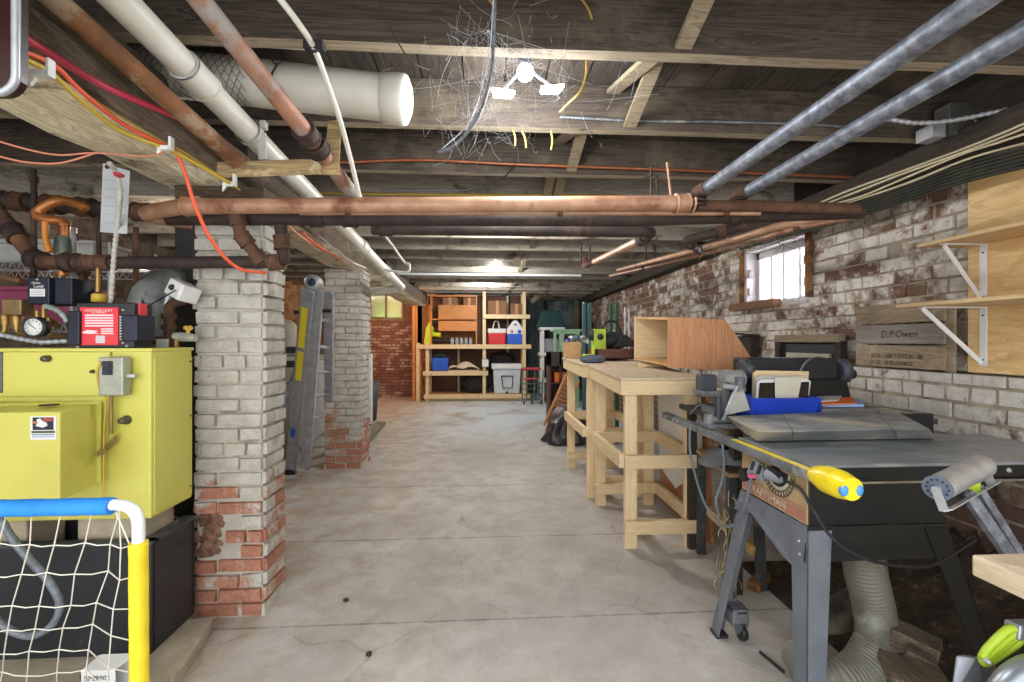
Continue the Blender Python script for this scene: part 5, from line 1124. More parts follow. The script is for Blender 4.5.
# things on the farther bench
BZ = 1.113
t = thing('drawer_tray', 'shallow dark red-brown wooden tray on the farther workbench', 'tray', (1.2, 4.35, BZ))
a, b = PY(596, 357, 4.0), PY(634, 357, 4.0); z_ = 1.118
mb = MB(); mb.box((a.x, 4.0, z_), (b.x, 4.35, z_+0.012)); mb.box((a.x, 4.0, z_+0.03), (b.x, 4.02, z_+0.09)); mb.box((a.x, 4.0, z_), (a.x+0.02, 4.35, z_+0.09)); mb.box((b.x-0.02, 4.0, z_), (b.x, 4.35, z_+0.09)); mb.box((a.x, 4.33, z_), (b.x, 4.35, z_+0.09)); mb.box((a.x, 4.0, z_), (b.x, 4.02, z_+0.032))
mb.build('tray_body', wood('dark_red_wood', (106, 66, 58), (82, 48, 44), 'x', 14, 0.5, False), t, bevel=0.002)
def blob(name, lab, cat, c, r, sq, m, jit=0.12, seg=14, sub=1):
    mb = MB(); mb.ball(c, r, seg, sq, jit); o = mb.build(name, m, sub=sub); return tag(o, lab, cat)
M_BLKF = mat('black_fabric', (38, 36, 38), (26, 25, 27), 9, 0.75, 0, 0.4)
def hat(cx, cy, cz): return None
t = thing('tool_bag', 'black fabric tool bag with a handle loop on the brown tray', 'bag', (1.18, 4.2, z_+0.09)); c = PY(612, 336, 4.2)
mb = MB(); mb.ball((c.x, c.y, z_+0.165), 0.16, 16, (1.15, 0.7, 0.52), 0.07); mb.build('bag_body', M_BLKF, t, sub=1)
mb = MB(); mb.tube(smooth_path([(c.x-0.12, c.y, z_+0.22), (c.x-0.06, c.y, z_+0.33), (c.x+0.03, c.y, z_+0.34), (c.x+0.1, c.y, z_+0.22)]), 0.012, 8); mb.build('handle', M_BLKF, t)
MB().prism([(c.x-0.02, 4.08, z_+0.10), (c.x+0.22, 4.08, z_+0.115), (c.x+0.24, 4.08, z_+0.15), (c.x+0.06, 4.08, z_+0.2)], (0, 0.03, 0)).build('front_flap', M_BLACK, t, bevel=0.004)
t = thing('work_light', 'lime green and black power tool lying beside the black bag', 'tool', (0.95, 4.1, BZ)); c = PY(596, 340, 4.1)
M_LIME = mat('lime_plastic', (178, 204, 50), (160, 188, 40), 12, 0.45)
MB().tube([(c.x-0.06, 4.1, c.z+0.045), (c.x-0.02, 4.08, c.z+0.045)], 0.05, 18).build('lamp_head', M_BLACK, t)
MB().box((c.x-0.03, 4.06, 1.15), (c.x+0.085, 4.17, c.z+0.10)).build('tool_body', M_LIME, t, bevel=0.012)
MB().box((c.x-0.12, 4.07, 1.116), (c.x+0.03, 4.16, 1.16)).build('battery', M_LIME, t, bevel=0.01)
MB().lathe([(0, -0.006), (0.03, -0.004), (0.03, 0)], (c.x+0.03, 4.058, c.z+0.03), 'y', 14).build('dial', M_BLACK, t)
blob('grey_cloth', 'crumpled dark grey cloth at the edge of the farther workbench', 'cloth', (PY(592, 352, 3.8).x+0.0, 3.78, 1.124), 0.09, (1.3, 0.8, 0.45), mat('slate_cloth', (84, 86, 100), (66, 68, 82), 10, 0.85))
t = thing('open_carton', 'small open cardboard box full of odds and ends on the far corner of the bench', 'box', (0.86, 4.45, BZ)); a, b = PY(566, 358, 4.4), PY(581, 342, 4.4)
MB().hexa([(a.x, 4.4, 1.112), (b.x, 4.4, 1.112), (b.x, 4.55, 1.112), (a.x, 4.55, 1.112)], [(a.x-0.01, 4.39, b.z), (b.x+0.005, 4.39, b.z), (b.x+0.005, 4.56, b.z+0.0), (a.x-0.01, 4.56, b.z)]).build('carton_body', mat('cardboard', (196, 160, 112), (176, 140, 96), 6, 0.8), t)
for k in range(8):
    c = Vector((random.uniform(a.x+0.02, b.x+0.09), random.uniform(4.42, 4.54), b.z+random.uniform(0.0, 0.05))); MB().ball(c, 0.03, 8, (1, 1, 0.8), 0.25).build('scrap', random.choice([M_STEEL, M_WHITE, M_DUST, mat('blue_scrap', (70, 100, 140))]), t)
for k, (px, yt, yb, m, lab) in enumerate(((584, 302, 344, 'teal', 'thick teal post standing beyond the farther workbench'), (589.5, 303, 338, 'teal', 'thinner teal post next to the thick one beyond the workbench'), (611, 304, 335, 'green', 'left dark green stake against the right wall'), (617, 303, 332, 'green', 'right dark green stake against the right wall'), (625, 307, 336, 'white', 'left white stick against the right wall'), (629, 308, 334, 'white', 'right white stick against the right wall'))):
    yy = 6.2 if m == 'teal' else 5.6
    a = PY(px, yt, yy); mm = {'teal': mat('teal_post', (60, 112, 116)), 'green': mat('green_stake', (36, 82, 58)), 'white': M_WHITE}[m]
    mb = MB(); mb.box((a.x-0.02, yy-0.02, 0), (a.x+0.02, yy+0.02, a.z)) if m != 'white' else mb.cyl((a.x, yy, 0), (a.x, yy, a.z), 0.01, seg=8)
    tag(mb.build('garden_stake', mm), lab, 'stake')
# tarp bag, shutter frame and crate beyond the benches
fb = PZ(556, 447, 0)
M_TARP = mat('glossy_black_tarp', (58, 50, 52), (36, 32, 36), 4, 0.32, 0, 0.3)
mb = MB(); n1, n2 = 22, 12
vs = []; fs = []
for i in range(n2+1):
    v = i/n2
    for k in range(n1):
        q = 2*pi*k/n1; rad = (0.20-0.06*v+0.035*sin(5*q+3*v)+0.03*sin(9*q-4*v))*(1-0.5*max(0, v-0.8)/0.2)
        vs.append((fb.x+0.16+rad*1.5*cos(q)+0.05*v, fb.y+0.25+rad*1.2*sin(q), 0.0+0.33*v+0.015*sin(7*q)*v))
for i in range(n2):
    for k in range(n1): fs.append((i*n1+k, i*n1+(k+1) % n1, (i+1)*n1+(k+1) % n1, (i+1)*n1+k))
fs.append(tuple(range(n2*n1, n2*n1+n1))); fs.append(tuple(range(n1))[::-1]); mb.add(vs, fs, True)
tag(mb.build('tarp_bag', M_TARP, sub=1), 'slumped glossy black bag on the floor at the far end of the benches', 'bag')
t = thing('garden_blower_bag', 'second crumpled brownish bag draped above the black bag', 'bag', (fb.x+0.15, fb.y+0.55, 0)); mb = MB(); mb.ball((fb.x+0.22, fb.y+0.62, 0.24), 0.24, 16, (0.9, 0.8, 0.75), 0.14); mb.build('bag_cloth', mat('brown_tarp', (92, 74, 74), (70, 56, 58), 5, 0.4, 0, 0.3), t, sub=1); mb = MB(); mb.ball((fb.x+0.17, fb.y+0.66, 0.14), 0.2, 12, (0.9, 0.8, 0.7), 0.05); mb.build('lower_fold', M_TARP, t)
yy = 6.9; t = thing('bookcase_frame', 'dark brown upright wooden frame beyond the far bench end', 'frame', (PY(556, 400, yy).x, yy, 0))
M_DKRED = wood('dark_brown_wood', (84, 48, 40), (60, 34, 30), 'z', 12, 0.5, False)
x0_, x1_ = PY(549, 400, yy).x, PY(567, 400, yy).x; zt_ = PY(555, 352, yy).z
for x in (x0_, x0_+0.16, x1_+0.05): MB().box((x, yy, 0), (x+0.035, yy+0.3, zt_)).build('upright', M_DKRED, t, bevel=0.003)
MB().box((x0_, yy, zt_-0.22), (x1_+0.08, yy+0.3, zt_)).build('dark_top', mat('charcoal_board', (62, 56, 54), (50, 46, 44), 5), t, bevel=0.003)
MB().box((x0_, yy+0.3, 0.02), (x1_+0.085, yy+0.315, zt_)).build('back_board', M_DKRED, t)
for z in (0.1, 0.35, 0.62): MB().box((x0_+0.035, yy+0.02, z), (x1_+0.05, yy+0.28, z+0.02)).build('shelf', M_DKRED, t)
t = thing('orange_case', 'small orange plastic case on the dark brown frame', 'case', (x0_+0.22, yy, 0.64)); MB().box((x0_+0.09, yy+0.03, 0.641), (x1_+0.03, yy+0.25, 0.80)).build('case_body', mat('orange_plastic', (222, 112, 36), rough=0.45), t, bevel=0.012); MB().tube([(x0_+0.14, yy+0.02, 0.80), (x0_+0.14, yy+0.02, 0.84), (x0_+0.21, yy+0.02, 0.84), (x0_+0.21, yy+0.02, 0.80)], 0.008, 6).build('handle', M_BLACK, t)
t = thing('wood_crate', 'little slatted tan wooden crate leaning on end by the dark frame', 'crate', (PY(560, 408, 6.4).x, 6.4, 0.0)); cb = PY(560, 412, 6.3)
M = Matrix.Translation((cb.x-0.12, 6.35, 0.05)) @ Matrix.Rotation(radians(24), 4, 'Y')
for k in range(7): MB().box((-0.11, -0.03, 0.30+k*0.055), (0.11, -0.018, 0.30+k*0.055+0.045), M).build('slat', mat('tan_slat', (186, 136, 92), (164, 116, 76), 12, 0.7), t)
for s in (-0.11, 0.09): MB().box((s, -0.018, 0), (s+0.02, 0.1, 0.78), M).build('side_rail', mat('tan_slat', (186, 136, 92)), t)

# ================================================================== far shelves
SY = 9.7
def fx(px): return PY(px, 341, SY).x
def fz(py): return CAMZ+(341-py)/F*SY*1.0
t = thing('shelving_unit', 'large open pine shelving unit against the far wall', 'shelf', (fx(475), SY+0.25, 0))
pw = 0.07; D_ = 0.5
posts = [(427, 401.5, 343), (484, 401.5, 291.5), (524, 401.5, 291.5), (417.5, 401, 343)]
for px, yb, yt in posts:
    MB().box((fx(px)-0.03, SY, 0.0), (fx(px)+0.04, SY+0.04, fz(yt))).build('post', M_PINE, t, bevel=0.003)
    MB().box((fx(px)-0.03, SY+D_-0.04, 0.0), (fx(px)+0.04, SY+D_, fz(yt))).build('post', M_PINE, t, bevel=0.003)
def shelf(px0, px1, py, h=0.09, nm='shelf_board', py0=None):
    z = fz(py); MB().box((fx(px0), SY-0.04, z-h), (fx(px1), SY-0.001, z)).build('front_rail', M_PINEX, t, bevel=0.003)
    MB().box((fx(px0)+0.01, SY-0.001, z-0.02), (fx(px1)-0.01, SY+D_+0.02, z-0.0005)).build(nm, M_PLY, t)
    return z
zS1 = shelf(424, 530, 394); zS2 = shelf(423, 488, 371); zS3 = shelf(418, 531, 344.5); zS4 = shelf(483, 530, 314.5)
MB().box((fx(425), SY+0.06, 0.0), (fx(526), SY+0.1, 0.08)).build('bottom_rail', M_PINEX, t)
BROWN = mat('brown_cardboard', (150, 104, 70), (128, 86, 58), 2, 0.8)
M_OSB = wood('orange_plywood', (206, 138, 74), (182, 112, 56), 'x', 6, 0.6, True)
M_OSBZ = wood('orange_plywood_z', (206, 138, 74), (182, 112, 56), 'z', 6, 0.6, True)
# boarded back
mb = MB(); mb.box((fx(424), SY+0.72, 0.0), (fx(528), SY+0.74, 2.3)); tag(mb.build('back_board', mat('dark_brown_panel', (112, 78, 56), (88, 60, 44), 1.6, 0.8)), 'brown boarding behind the pine shelving', 'board')
for px in (457, 509): mb = MB(); mb.cyl((fx(px), SY+0.6, 0), (fx(px), SY+0.6, 2.3), 0.03, seg=10); tag(mb.build('white_pipe', M_PVC), ('left' if px < 480 else 'right')+' white upright pipe behind the pine shelving', 'pipe')
t = thing('orange_board', 'orange plywood panels standing at the left end of the far shelving', 'board', (fx(420), SY+0.2, 0))
MB().box((fx(412), SY+0.05, 0), (fx(415), SY+0.12, fz(292))).build('stud', M_OSBZ, t); MB().box((fx(415.5), SY+0.3, 0), (fx(420), SY+0.36, fz(293))).build('stud', M_OSBZ, t)
MB().box((fx(413), SY+0.30, fz(344)+0.01), (fx(429.5), SY+0.32, fz(304))).build('panel', M_OSBZ, t)
t = thing('plywood_cabinet', 'orange plywood cabinet on the upper left of the far shelving', 'cabinet', (fx(455), SY+0.3, zS3))
x0_, x1_ = fx(430), fx(477)
MB().box((x0_, SY+0.08, zS3), (x0_+0.03, SY+0.5, fz(295))).build('side', M_OSBZ, t); MB().box((x1_-0.03, SY+0.08, zS3), (x1_, SY+0.5, fz(295))).build('side', M_OSBZ, t)
MB().box((x0_+0.03, SY+0.08, fz(296.5)), (x1_-0.03, SY+0.5, fz(295))).build('cabinet_top', M_OSB, t); MB().box((x0_+0.03, SY+0.48, zS3), (x1_-0.03, SY+0.5, fz(296.5))).build('back', BROWN, t)
for y0_, y1_ in ((319, 305), (331, 321)): MB().box((fx(438), SY+0.06, fz(y0_)), (fx(476), SY+0.085, fz(y1_))).build('drop_panel', M_OSB, t, bevel=0.003)
MB().box((x0_+0.03, SY+0.1, fz(320)), (x1_-0.03, SY+0.48, fz(318.5))).build('inner_shelf', M_OSB, t)
for k, (p0, p1, q0, q1) in enumerate(((442, 457, 304, 297), (463, 475, 304, 297), (488, 507, 313, 300), (511, 523, 313, 303))):
    z0_ = zS4 if k > 1 else fz(304.8)
    t = thing('cardboard_box', ['left brown cardboard box peeking above the orange cabinet panels', 'right brown cardboard box peeking above the orange cabinet panels', 'wider brown cardboard box on the top right far shelf', 'narrower brown cardboard box on the top right far shelf'][k], 'box', ((fx(p0)+fx(p1))/2, SY+0.3, z0_))
    zz0 = z0_ if k > 1 else fz(304)
    if k < 2: zz0 = fz(318.4)
    MB().box((fx(p0), SY+0.15, zz0+0.001), (fx(p1), SY+0.42, fz(q1))).build('box_body', BROWN, t, bevel=0.004); MB().box((fx((p0+p1)/2)-0.03, SY+0.148, zz0+0.02), (fx((p0+p1)/2)+0.03, SY+0.150, fz(q1))).build('tape', mat('tan_tape', (178, 138, 96)), t)
# items
M_LIMEY = mat('yellow_lime_plastic', (206, 214, 40), (190, 198, 34), 10, 0.45)
t = thing('hedge_blower', 'lime yellow and black garden power tool on the far shelf', 'tool', (fx(434), SY+0.15, zS3))
MB().prism([(fx(423), SY+0.1, zS3+0.002), (fx(430), SY+0.1, zS3+0.002), (fx(431), SY+0.1, zS3+0.1), (fx(433), SY+0.1, fz(328)), (fx(429), SY+0.1, fz(322)), (fx(425), SY+0.1, fz(328))], (0, 0.14, 0)).build('motor_housing', M_LIMEY, t, bevel=0.015)
MB().tube([(fx(430), SY+0.16, fz(334)), (fx(440), SY+0.16, fz(335))], 0.055, 12).build('barrel', M_LIMEY, t); MB().tube([(fx(431), SY+0.16, fz(340)), (fx(450), SY+0.16, fz(341))], 0.045, 12).build('blower_tube', M_BLACK, t)
MB().tube(smooth_path([(fx(428), SY+0.16, fz(327)), (fx(432), SY+0.16, fz(322.5)), (fx(438), SY+0.16, fz(323)), (fx(441), SY+0.16, fz(329))]), 0.035, 8).build('handle', M_BLACK, t)
jar = None
for k in range(5):
    x = fx(452+k*4.6)
    if jar is None:
        t = thing('glass_jar', 'first clear glass jar from the left in the row on the far shelf', 'jar', (x, SY+0.12, zS3), group='glass jars in a row on the far shelf')
        MB().lathe([(0, 0.002), (0.035, 0.002), (0.038, 0.01), (0.038, 0.10), (0.028, 0.125), (0.0, 0.125)], (x, SY+0.12, zS3), 'z', 14).build('glass', mat('jar_glass', (196, 208, 216), rough=0.15, trans=0.5), t)
        MB().lathe([(0, 0.145), (0.031, 0.145), (0.031, 0.122), (0, 0.122)], (x, SY+0.12, zS3), 'z', 14).build('lid', M_STEEL, t); jar = t
    else:
        c = copy_tree(jar); c.location.x = x; c['label'] = ['', 'second', 'third', 'fourth', 'fifth'][k]+' clear glass jar from the left in the row on the far shelf'
def cooler(name, lab, p0, p1, q0, q1, z0, body, lidm, y=SY+0.06, d=0.26, point=False):
    t = thing(name, lab, 'cooler', ((fx(p0)+fx(p1))/2, y, z0)); x0, x1 = fx(p0), fx(p1); zt = fz(q1); zm = z0+(zt-z0)*(0.72 if not point else 0.42)
    MB().hexa([(x0+.015, y+.015, z0+.001), (x1-.015, y+.015, z0+.001), (x1-.015, y+d-.015, z0+.001), (x0+.015, y+d-.015, z0+.001)], [(x0, y, zm), (x1, y, zm), (x1, y+d, zm), (x0, y+d, zm)]).build('cooler_body', body, t, bevel=0.015)
    return t, x0, x1, zm, zt, y, d
M_CRED = mat('cooler_red', (206, 34, 38), rough=0.4); M_CBLUE = mat('cooler_blue', (40, 92, 200), rough=0.4)
t, x0, x1, zm, zt, y, d = cooler('cooler', 'small red cooler with a white lid and handle on the far shelf', 488, 506, 343, 328.5, zS3, M_CRED, M_WHITE)
MB().box((x0-.005, y-.005, zm), (x1+.005, y+d+.005, zt)).build('lid', M_WHITE, t, bevel=0.012)
MB().tube(elbow((x0+0.10, y+0.1, zt-0.02), (x0+0.14, y+0.1, zt+0.16), (x0+0.22, y+0.1, zt+0.16), 0.03)+[Vector((x0+0.25, y+0.1, zt-0.02))], 0.014, 8).build('handle', M_WHITE, t)
t, x0, x1, zm, zt, y, d = cooler('cooler', 'blue and white cooler with a peaked lid on the far shelf', 507, 524, 343, 319.5, zS3, M_CBLUE, M_WHITE, point=True)
MB().prism([(x0, y, zm), (x1, y, zm), (x1, y, zm+0.10), ((x0+x1)/2+0.03, y, zt), ((x0+x1)/2-0.03, y, zt), (x0, y, zm+0.10)], (0, d, 0)).build('peaked_lid', M_WHITE, t, bevel=0.012)
xm = (x0+x1)/2; MB().box((xm-0.025, y-0.01, zt-0.12), (xm+0.025, y-0.001, zt-0.09)).build('latch_button', M_BLACK, t)
MB().lathe([(0, -0.006), (0.035, -0.006), (0.035, 0)], (xm-0.08, y-0.001, zm+0.06), 'y', 14).build('round_label', mat('tan_label', (196, 150, 110)), t)
MB().lathe([(0, -0.006), (0.04, -0.006), (0.04, 0)], (xm+0.09, y-0.001, zm+0.055), 'y', 14).build('round_badge', M_CBLUE, t)
t = thing('blue_tote', 'blue plastic tote with a green grip on the middle far shelf', 'tote', (fx(440), SY+0.1, zS2)); x0, x1 = fx(431), fx(448.5)
MB().hexa([(x0+.03, SY+.05, zS2+.001), (x1-.03, SY+.05, zS2+.001), (x1-.03, SY+.32, zS2+.001), (x0+.03, SY+.32, zS2+.001)], [(x0, SY+.02, fz(358)), (x1, SY+.02, fz(358)), (x1, SY+.34, fz(358)), (x0, SY+.34, fz(358))]).build('tote_body', M_CBLUE, t, bevel=0.01)
MB().tube([(x0+.08, SY+.15, fz(358)), (x0+.1, SY+.15, fz(355)), (x1-.1, SY+.15, fz(355)), (x1-.08, SY+.15, fz(358))], 0.014, 8).build('handle', mat('green_grip', (40, 130, 110)), t)
for k in range(3): MB().box((x0+0.07+k*0.09, SY+0.026, zS2+0.03), (x0+0.085+k*0.09, SY+0.045, fz(360))).build('rib', M_CBLUE, t)
mb = MB(); n = 18
vs = []; fs = []
for j in range(9):
    for i in range(n+1):
        u = i/n; v = j/8; h = 0.18*(max(0, sin(pi*u))**0.55)*(max(0, sin(pi*(0.08+0.9*v)))**0.6)*(0.8+0.2*sin(9*u+4*v))+0.02*sin(11*u+5*v)*sin(pi*u)
        vs.append((fx(447)+(fx(480)-fx(447))*u, SY+0.01+0.35*v, zS2+0.021+max(0.0, h)))
for j in range(8):
    for i in range(n): a = j*(n+1)+i; fs.append((a, a+1, a+n+2, a+n+1))
mb.add(vs, fs, True); b0 = len(vs); mb.box((fx(448), SY+0.02, zS2+0.001), (fx(479), SY+0.4, zS2+0.02))
tag(mb.build('canvas_sheet', mat('canvas', (214, 204, 180), (190, 180, 156), 16, 0.9, 0, 0.5)), 'crumpled cream canvas sheet on the middle far shelf', 'cloth')
mb = MB(); mb.ball((fx(476), SY+0.25, zS1+0.13), 0.3, 16, (1.1, 0.6, 0.75), 0.15); o = mb.build('black_bag', M_BLKF, sub=1)
mb2 = None; tag(o, 'heap of black sacking low behind the pine shelving', 'bag')
o.location.z += 0.08
mb = MB(); mb.ball((fx(503), SY+0.52, fz(366)), 0.38, 16, (0.9, 0.4, 0.75), 0.1); mb.box((fx(492), SY+0.42, 0.1), (fx(518), SY+0.60, fz(375))); tag(mb.build('black_bag', M_BLKF), 'black sack standing behind the grey cooler', 'bag')
t = thing('hanging_tag', 'small white box hanging on the middle shelf post', 'box', (fx(485), SY-0.06, fz(366))); MB().box((fx(482), SY-0.08, fz(366.5)), (fx(488.5), SY-0.045, fz(359.5))).build('box_body', M_WHITE, t, bevel=0.005); MB().tube([(fx(484), SY-0.06, fz(359.5)), (fx(485), SY-0.055, fz(354)), (fx(487), SY-0.06, fz(359.5))], 0.004, 5).build('hook_wire', M_STEEL, t)
t = thing('rolling_cooler', 'big pale grey cooler bin with a framed pocket, below the small coolers', 'cooler', (fx(506), SY-0.2, zS1)); x0, x1 = fx(493), fx(521); y = SY+0.0
zc0 = zS1+0.001; zc1 = fz(369)
MB().hexa([(x0+.03, SY+.02, zc0), (x1-.03, SY+.02, zc0), (x1-.03, SY+.40, zc0), (x0+.03, SY+.40, zc0)], [(x0, SY+.0, zc1), (x1, SY+.0, zc1), (x1, SY+.42, zc1), (x0, SY+.42, zc1)]).build('cooler_body', mat('pale_grey_plastic', (206, 210, 214), (192, 196, 200), 6, 0.5), t, bevel=0.02)
MB().box((x0-.03, SY-.03, zc1), (x1+.02, SY+.44, fz(364))).build('lid', M_WHITE, t, bevel=0.015)
fr = [(fx(501.5), SY-0.012, fz(376)), (fx(513), SY-0.012, fz(376)), (fx(512), SY-0.008, fz(388)), (fx(503), SY-0.008, fz(388)), (fx(501.5), SY-0.012, fz(376))]
MB().tube(fr, 0.012, 8).build('pull_frame', M_BLACK, t); MB().lathe([(0, -0.02), (0.02, -0.015), (0.025, 0)], (fx(507), SY+0.01, fz(392.5)), 'y', 12).build('drain_plug', M_BLACK, t)
# folding cart
t = thing('folding_cart', 'grey green folding metal cart with a red top bar in front of the far shelves', 'cart', PZ(533, 406, 0)); CY = 9.15
def cxf(px): return PY(px, 341, CY).x
def czf(py): return CAMZ+(341-py)/F*CY
M_GG = mat('grey_green_metal', (118, 140, 130), (92, 112, 104), 14, 0.5, 0.3)
MB().tube([(cxf(521), CY, czf(369)), (cxf(541), CY, czf(369))], 0.028, 8).build('top_bar', mat('cart_red', (196, 64, 72)), t)
MB().tube([(cxf(524), CY, czf(379)), (cxf(538), CY, czf(379))], 0.02, 8).build('mid_bar', mat('cart_red', (196, 64, 72)), t)
for px in (523, 527.5, 535, 539, 543): MB().tube([(cxf(px), CY+0.0, czf(370)), (cxf(px-1), CY+0.02, 0.05)], 0.014, 6).build('upright', M_GG, t)
for py in (384, 389, 395, 400): MB().tube([(cxf(523), CY, czf(py)), (cxf(543), CY+0.1, czf(py))], 0.012, 6).build('cross_wire', M_GG, t)
for px in (524, 532, 541): MB().lathe([(0, -0.015), (0.035, -0.015), (0.04, 0), (0.035, 0.015), (0, 0.015)], (cxf(px), CY, 0.04), 'x', 14).build('wheel', M_BLACK, t)
# white shelf, mint table, teal bucket hat in the alcove
AY = 9.4
def ax_(px): return PY(px, 341, AY).x
def az_(py): return CAMZ+(341-py)/F*AY
t = thing('plastic_shelf', 'white plastic shelf unit to the right of the pine shelving', 'shelf', (ax_(553), AY+0.2, 0))
for px in (542, 562):
    for dy in (0, 0.35): MB().box((ax_(px), AY+dy, 0), (ax_(px)+0.05, AY+dy+0.05, az_(327))).build('post', M_WHITE, t, bevel=0.008)
for py in (327, 353, 380): MB().box((ax_(541)-0.02, AY-0.02, az_(py)-0.06), (ax_(565), AY+0.42, az_(py))).build('shelf_panel', M_WHITE, t, bevel=0.01)
bin_('storage_bin', 'grey bin on the middle tier of the white plastic shelf', ax_(545.5), ax_(561), AY+0.02, AY+0.38, az_(353)+0.001, az_(340), mat('grey_bin', (156, 160, 162), (140, 144, 146), 5, 0.6))
t = thing('mint_table', 'small mint green side table standing in front of the white plastic shelf', 'table', (ax_(563), AY-0.8, 0)); M_MINT = mat('mint_paint', (166, 210, 172), (150, 196, 158), 5, 0.5)
my = 8.6; mz = CAMZ+(341-329)/F*my; mx0, mx1 = PY(553, 341, my).x, PY(582, 341, my).x
MB().box((mx0, my, mz-0.04), (mx1, my+0.4, mz)).build('tabletop', M_MINT, t, bevel=0.006)
MB().box((mx0+0.03, my+0.03, mz-0.09), (mx1-0.03, my+0.06, mz-0.04)).build('apron', M_MINT, t)
for x in (mx0+0.02, mx0+0.13, mx1-0.1): 
    MB().box((x, my+0.02, 0), (x+0.05, my+0.07, mz-0.04)).build('leg', M_MINT, t, bevel=0.004)
MB().box((mx1-0.1, my+0.32, 0), (mx1-0.03, my+0.37, mz-0.04)).build('leg', M_MINT, t)
t = thing('teal_lampshade', 'dark teal sloping shade on top of the white plastic shelf', 'shade', (ax_(553), AY+0.2, az_(327)))
MB().prism([(ax_(537), AY+0.05, az_(327)+0.001), (ax_(567), AY+0.05, az_(327)+0.001), (ax_(560), AY+0.05, az_(310)), (ax_(543), AY+0.05, az_(310))], (0, 0.3, 0)).build('shade_panel', mat('dark_teal', (22, 62, 62), (16, 48, 50), 5, 0.7), t, bevel=0.02)
MB().box((ax_(548), AY+0.12, az_(310)), (ax_(555), AY+0.22, az_(308))).build('top_block', M_BLACK, t)
for k, (px, r, z, lab) in enumerate(((548, 0.13, 0.95, 'knotted grey sheet bundle'), (553, 0.14, 0.72, 'lumpy blue-grey sheet bundle'), (548, 0.15, 0.42, 'lowest rumpled grey bundle'))):
    pass
mb = MB()
for k in range(7): mb.ball((ax_(546)+0.05*k*0.8, AY+0.18, 0.12+0.085*k), 0.13, 10, (0.9, 1, 0.7), 0.2)
tag(mb.build('rag_heap', mat('grey_rags', (110, 112, 118), (76, 78, 84), 10, 0.9)), 'heap of grey rags under the white plastic shelf', 'rags')
mb = MB(); mb.bar(PY(531, 302, 10.3), PY(551, 287, 10.3), 0.1, 0.03, (0, 1, 0)); tag(mb.build('slanted_brace', M_PALEBOARD), 'pale slanted brace board at the top of the dark alcove', 'board')
mb = MB(); mb.box((PY(574, 341, 11.2).x, 11.2, 0), (PY(579, 341, 11.2).x, 11.26, 2.3)); tag(mb.build('olive_stud', mat('olive_stud', (110, 104, 60), (90, 86, 50), 4)), 'olive upright stud in the dark alcove', 'stud')
mb = MB(); mb.box((PY(544, 341, 11.5).x, 11.5, 0), (PY(547, 341, 11.5).x, 11.56, 2.3)); tag(mb.build('alcove_stud', M_DKWOOD), 'dark upright stud at the left of the alcove', 'stud')
# far window
t = struct(bpy.data.objects.new('window_2', None)); COL.objects.link(t); t.location = (hx0, FY+0.1, hz0)
M_WF = mat('old_grey_frame', (140, 124, 96), (112, 98, 76), 10, 0.7)
mb = MB(); e = 0.06
for a, b in (((hx0-e, hz0-e), (hx1+e, hz0)), ((hx0-e, hz1), (hx1+e, hz1+e)), ((hx0-e, hz0), (hx0, hz1)), ((hx1, hz0), (hx1+e, hz1)), (((hx0+hx1)/2-0.02, hz0), ((hx0+hx1)/2+0.02, hz1))): mb.box((a[0], FY-0.03, a[1]), (b[0], FY+0.04, b[1]))
mb.build('window_frame', M_WF, t, bevel=0.004)
MB().box((hx0, FY+0.0, hz0), (hx1, FY+0.008, hz1)).build('pane', mat('pane_glass', (230, 240, 225), rough=0.35, trans=1.0), t)
mb = MB(); mb.box((hx0-2.5, FY+1.6, 0.5), (hx1+2.5, FY+1.7, 4.0)); o = tag(mb.build('garden_hedge', mat('sunlit_leaves', (196, 214, 120), (120, 158, 60), 5, 0.9, c3=(226, 236, 170), s3=2.5, lo3=0.5, hi3=0.6)), 'sunlit green hedge outside the far window', 'hedge')
sun = bpy.data.lights.new('window_daylight', 'AREA'); sun.energy = 220; sun.size = 2.0; sun.color = (1, 1, 0.92)
so = bpy.data.objects.new('window_daylight', sun); COL.objects.link(so); so.location = (hx0+0.4, FY+0.75, 3.0); so.rotation_euler = (radians(-35)+pi*0+radians(90+0)*0, 0, 0); so.rotation_euler = (radians(50), 0, 0)
# white strip added for the light catching a far limewashed joist
mb = MB(); mb.box((fx(383)*0.72, 7.0, 2.285), (1.5, 7.06, 2.32)); tag(mb.build('lit_joist_strip', M_WHITE, bevel=0.003), 'long white strip standing for the lit underside of a far joist', 'strip')
mb = MB(); 
cable('cable', [PY(380, 230, 3.6), PY(392, 245, 3.7), PY(404, 262, 3.8), PY(409, 264, 3.8), PY(407, 272, 3.8), PY(385, 270, 3.8)], 0.010, M_PVC, 'white cable kinking below the far joists right of the drain pipe')
for k, (p, q) in enumerate((((300, 236), (322, 250)), ((318, 246), (338, 258)), ((336, 250), (352, 262)))):
    cable('cable', [PX(p[0]-16, p[1]-14, -1.13), PX(p[0], p[1], -1.13), PX(q[0], q[1], -1.15), PX(q[0]+14, q[1]+6, -1.17)], 0.007, [M_SALM, M_ORC, M_WHITE][k], ['salmon', 'orange', 'white'][k]+' cable clipped to the beam beyond the first pillar')

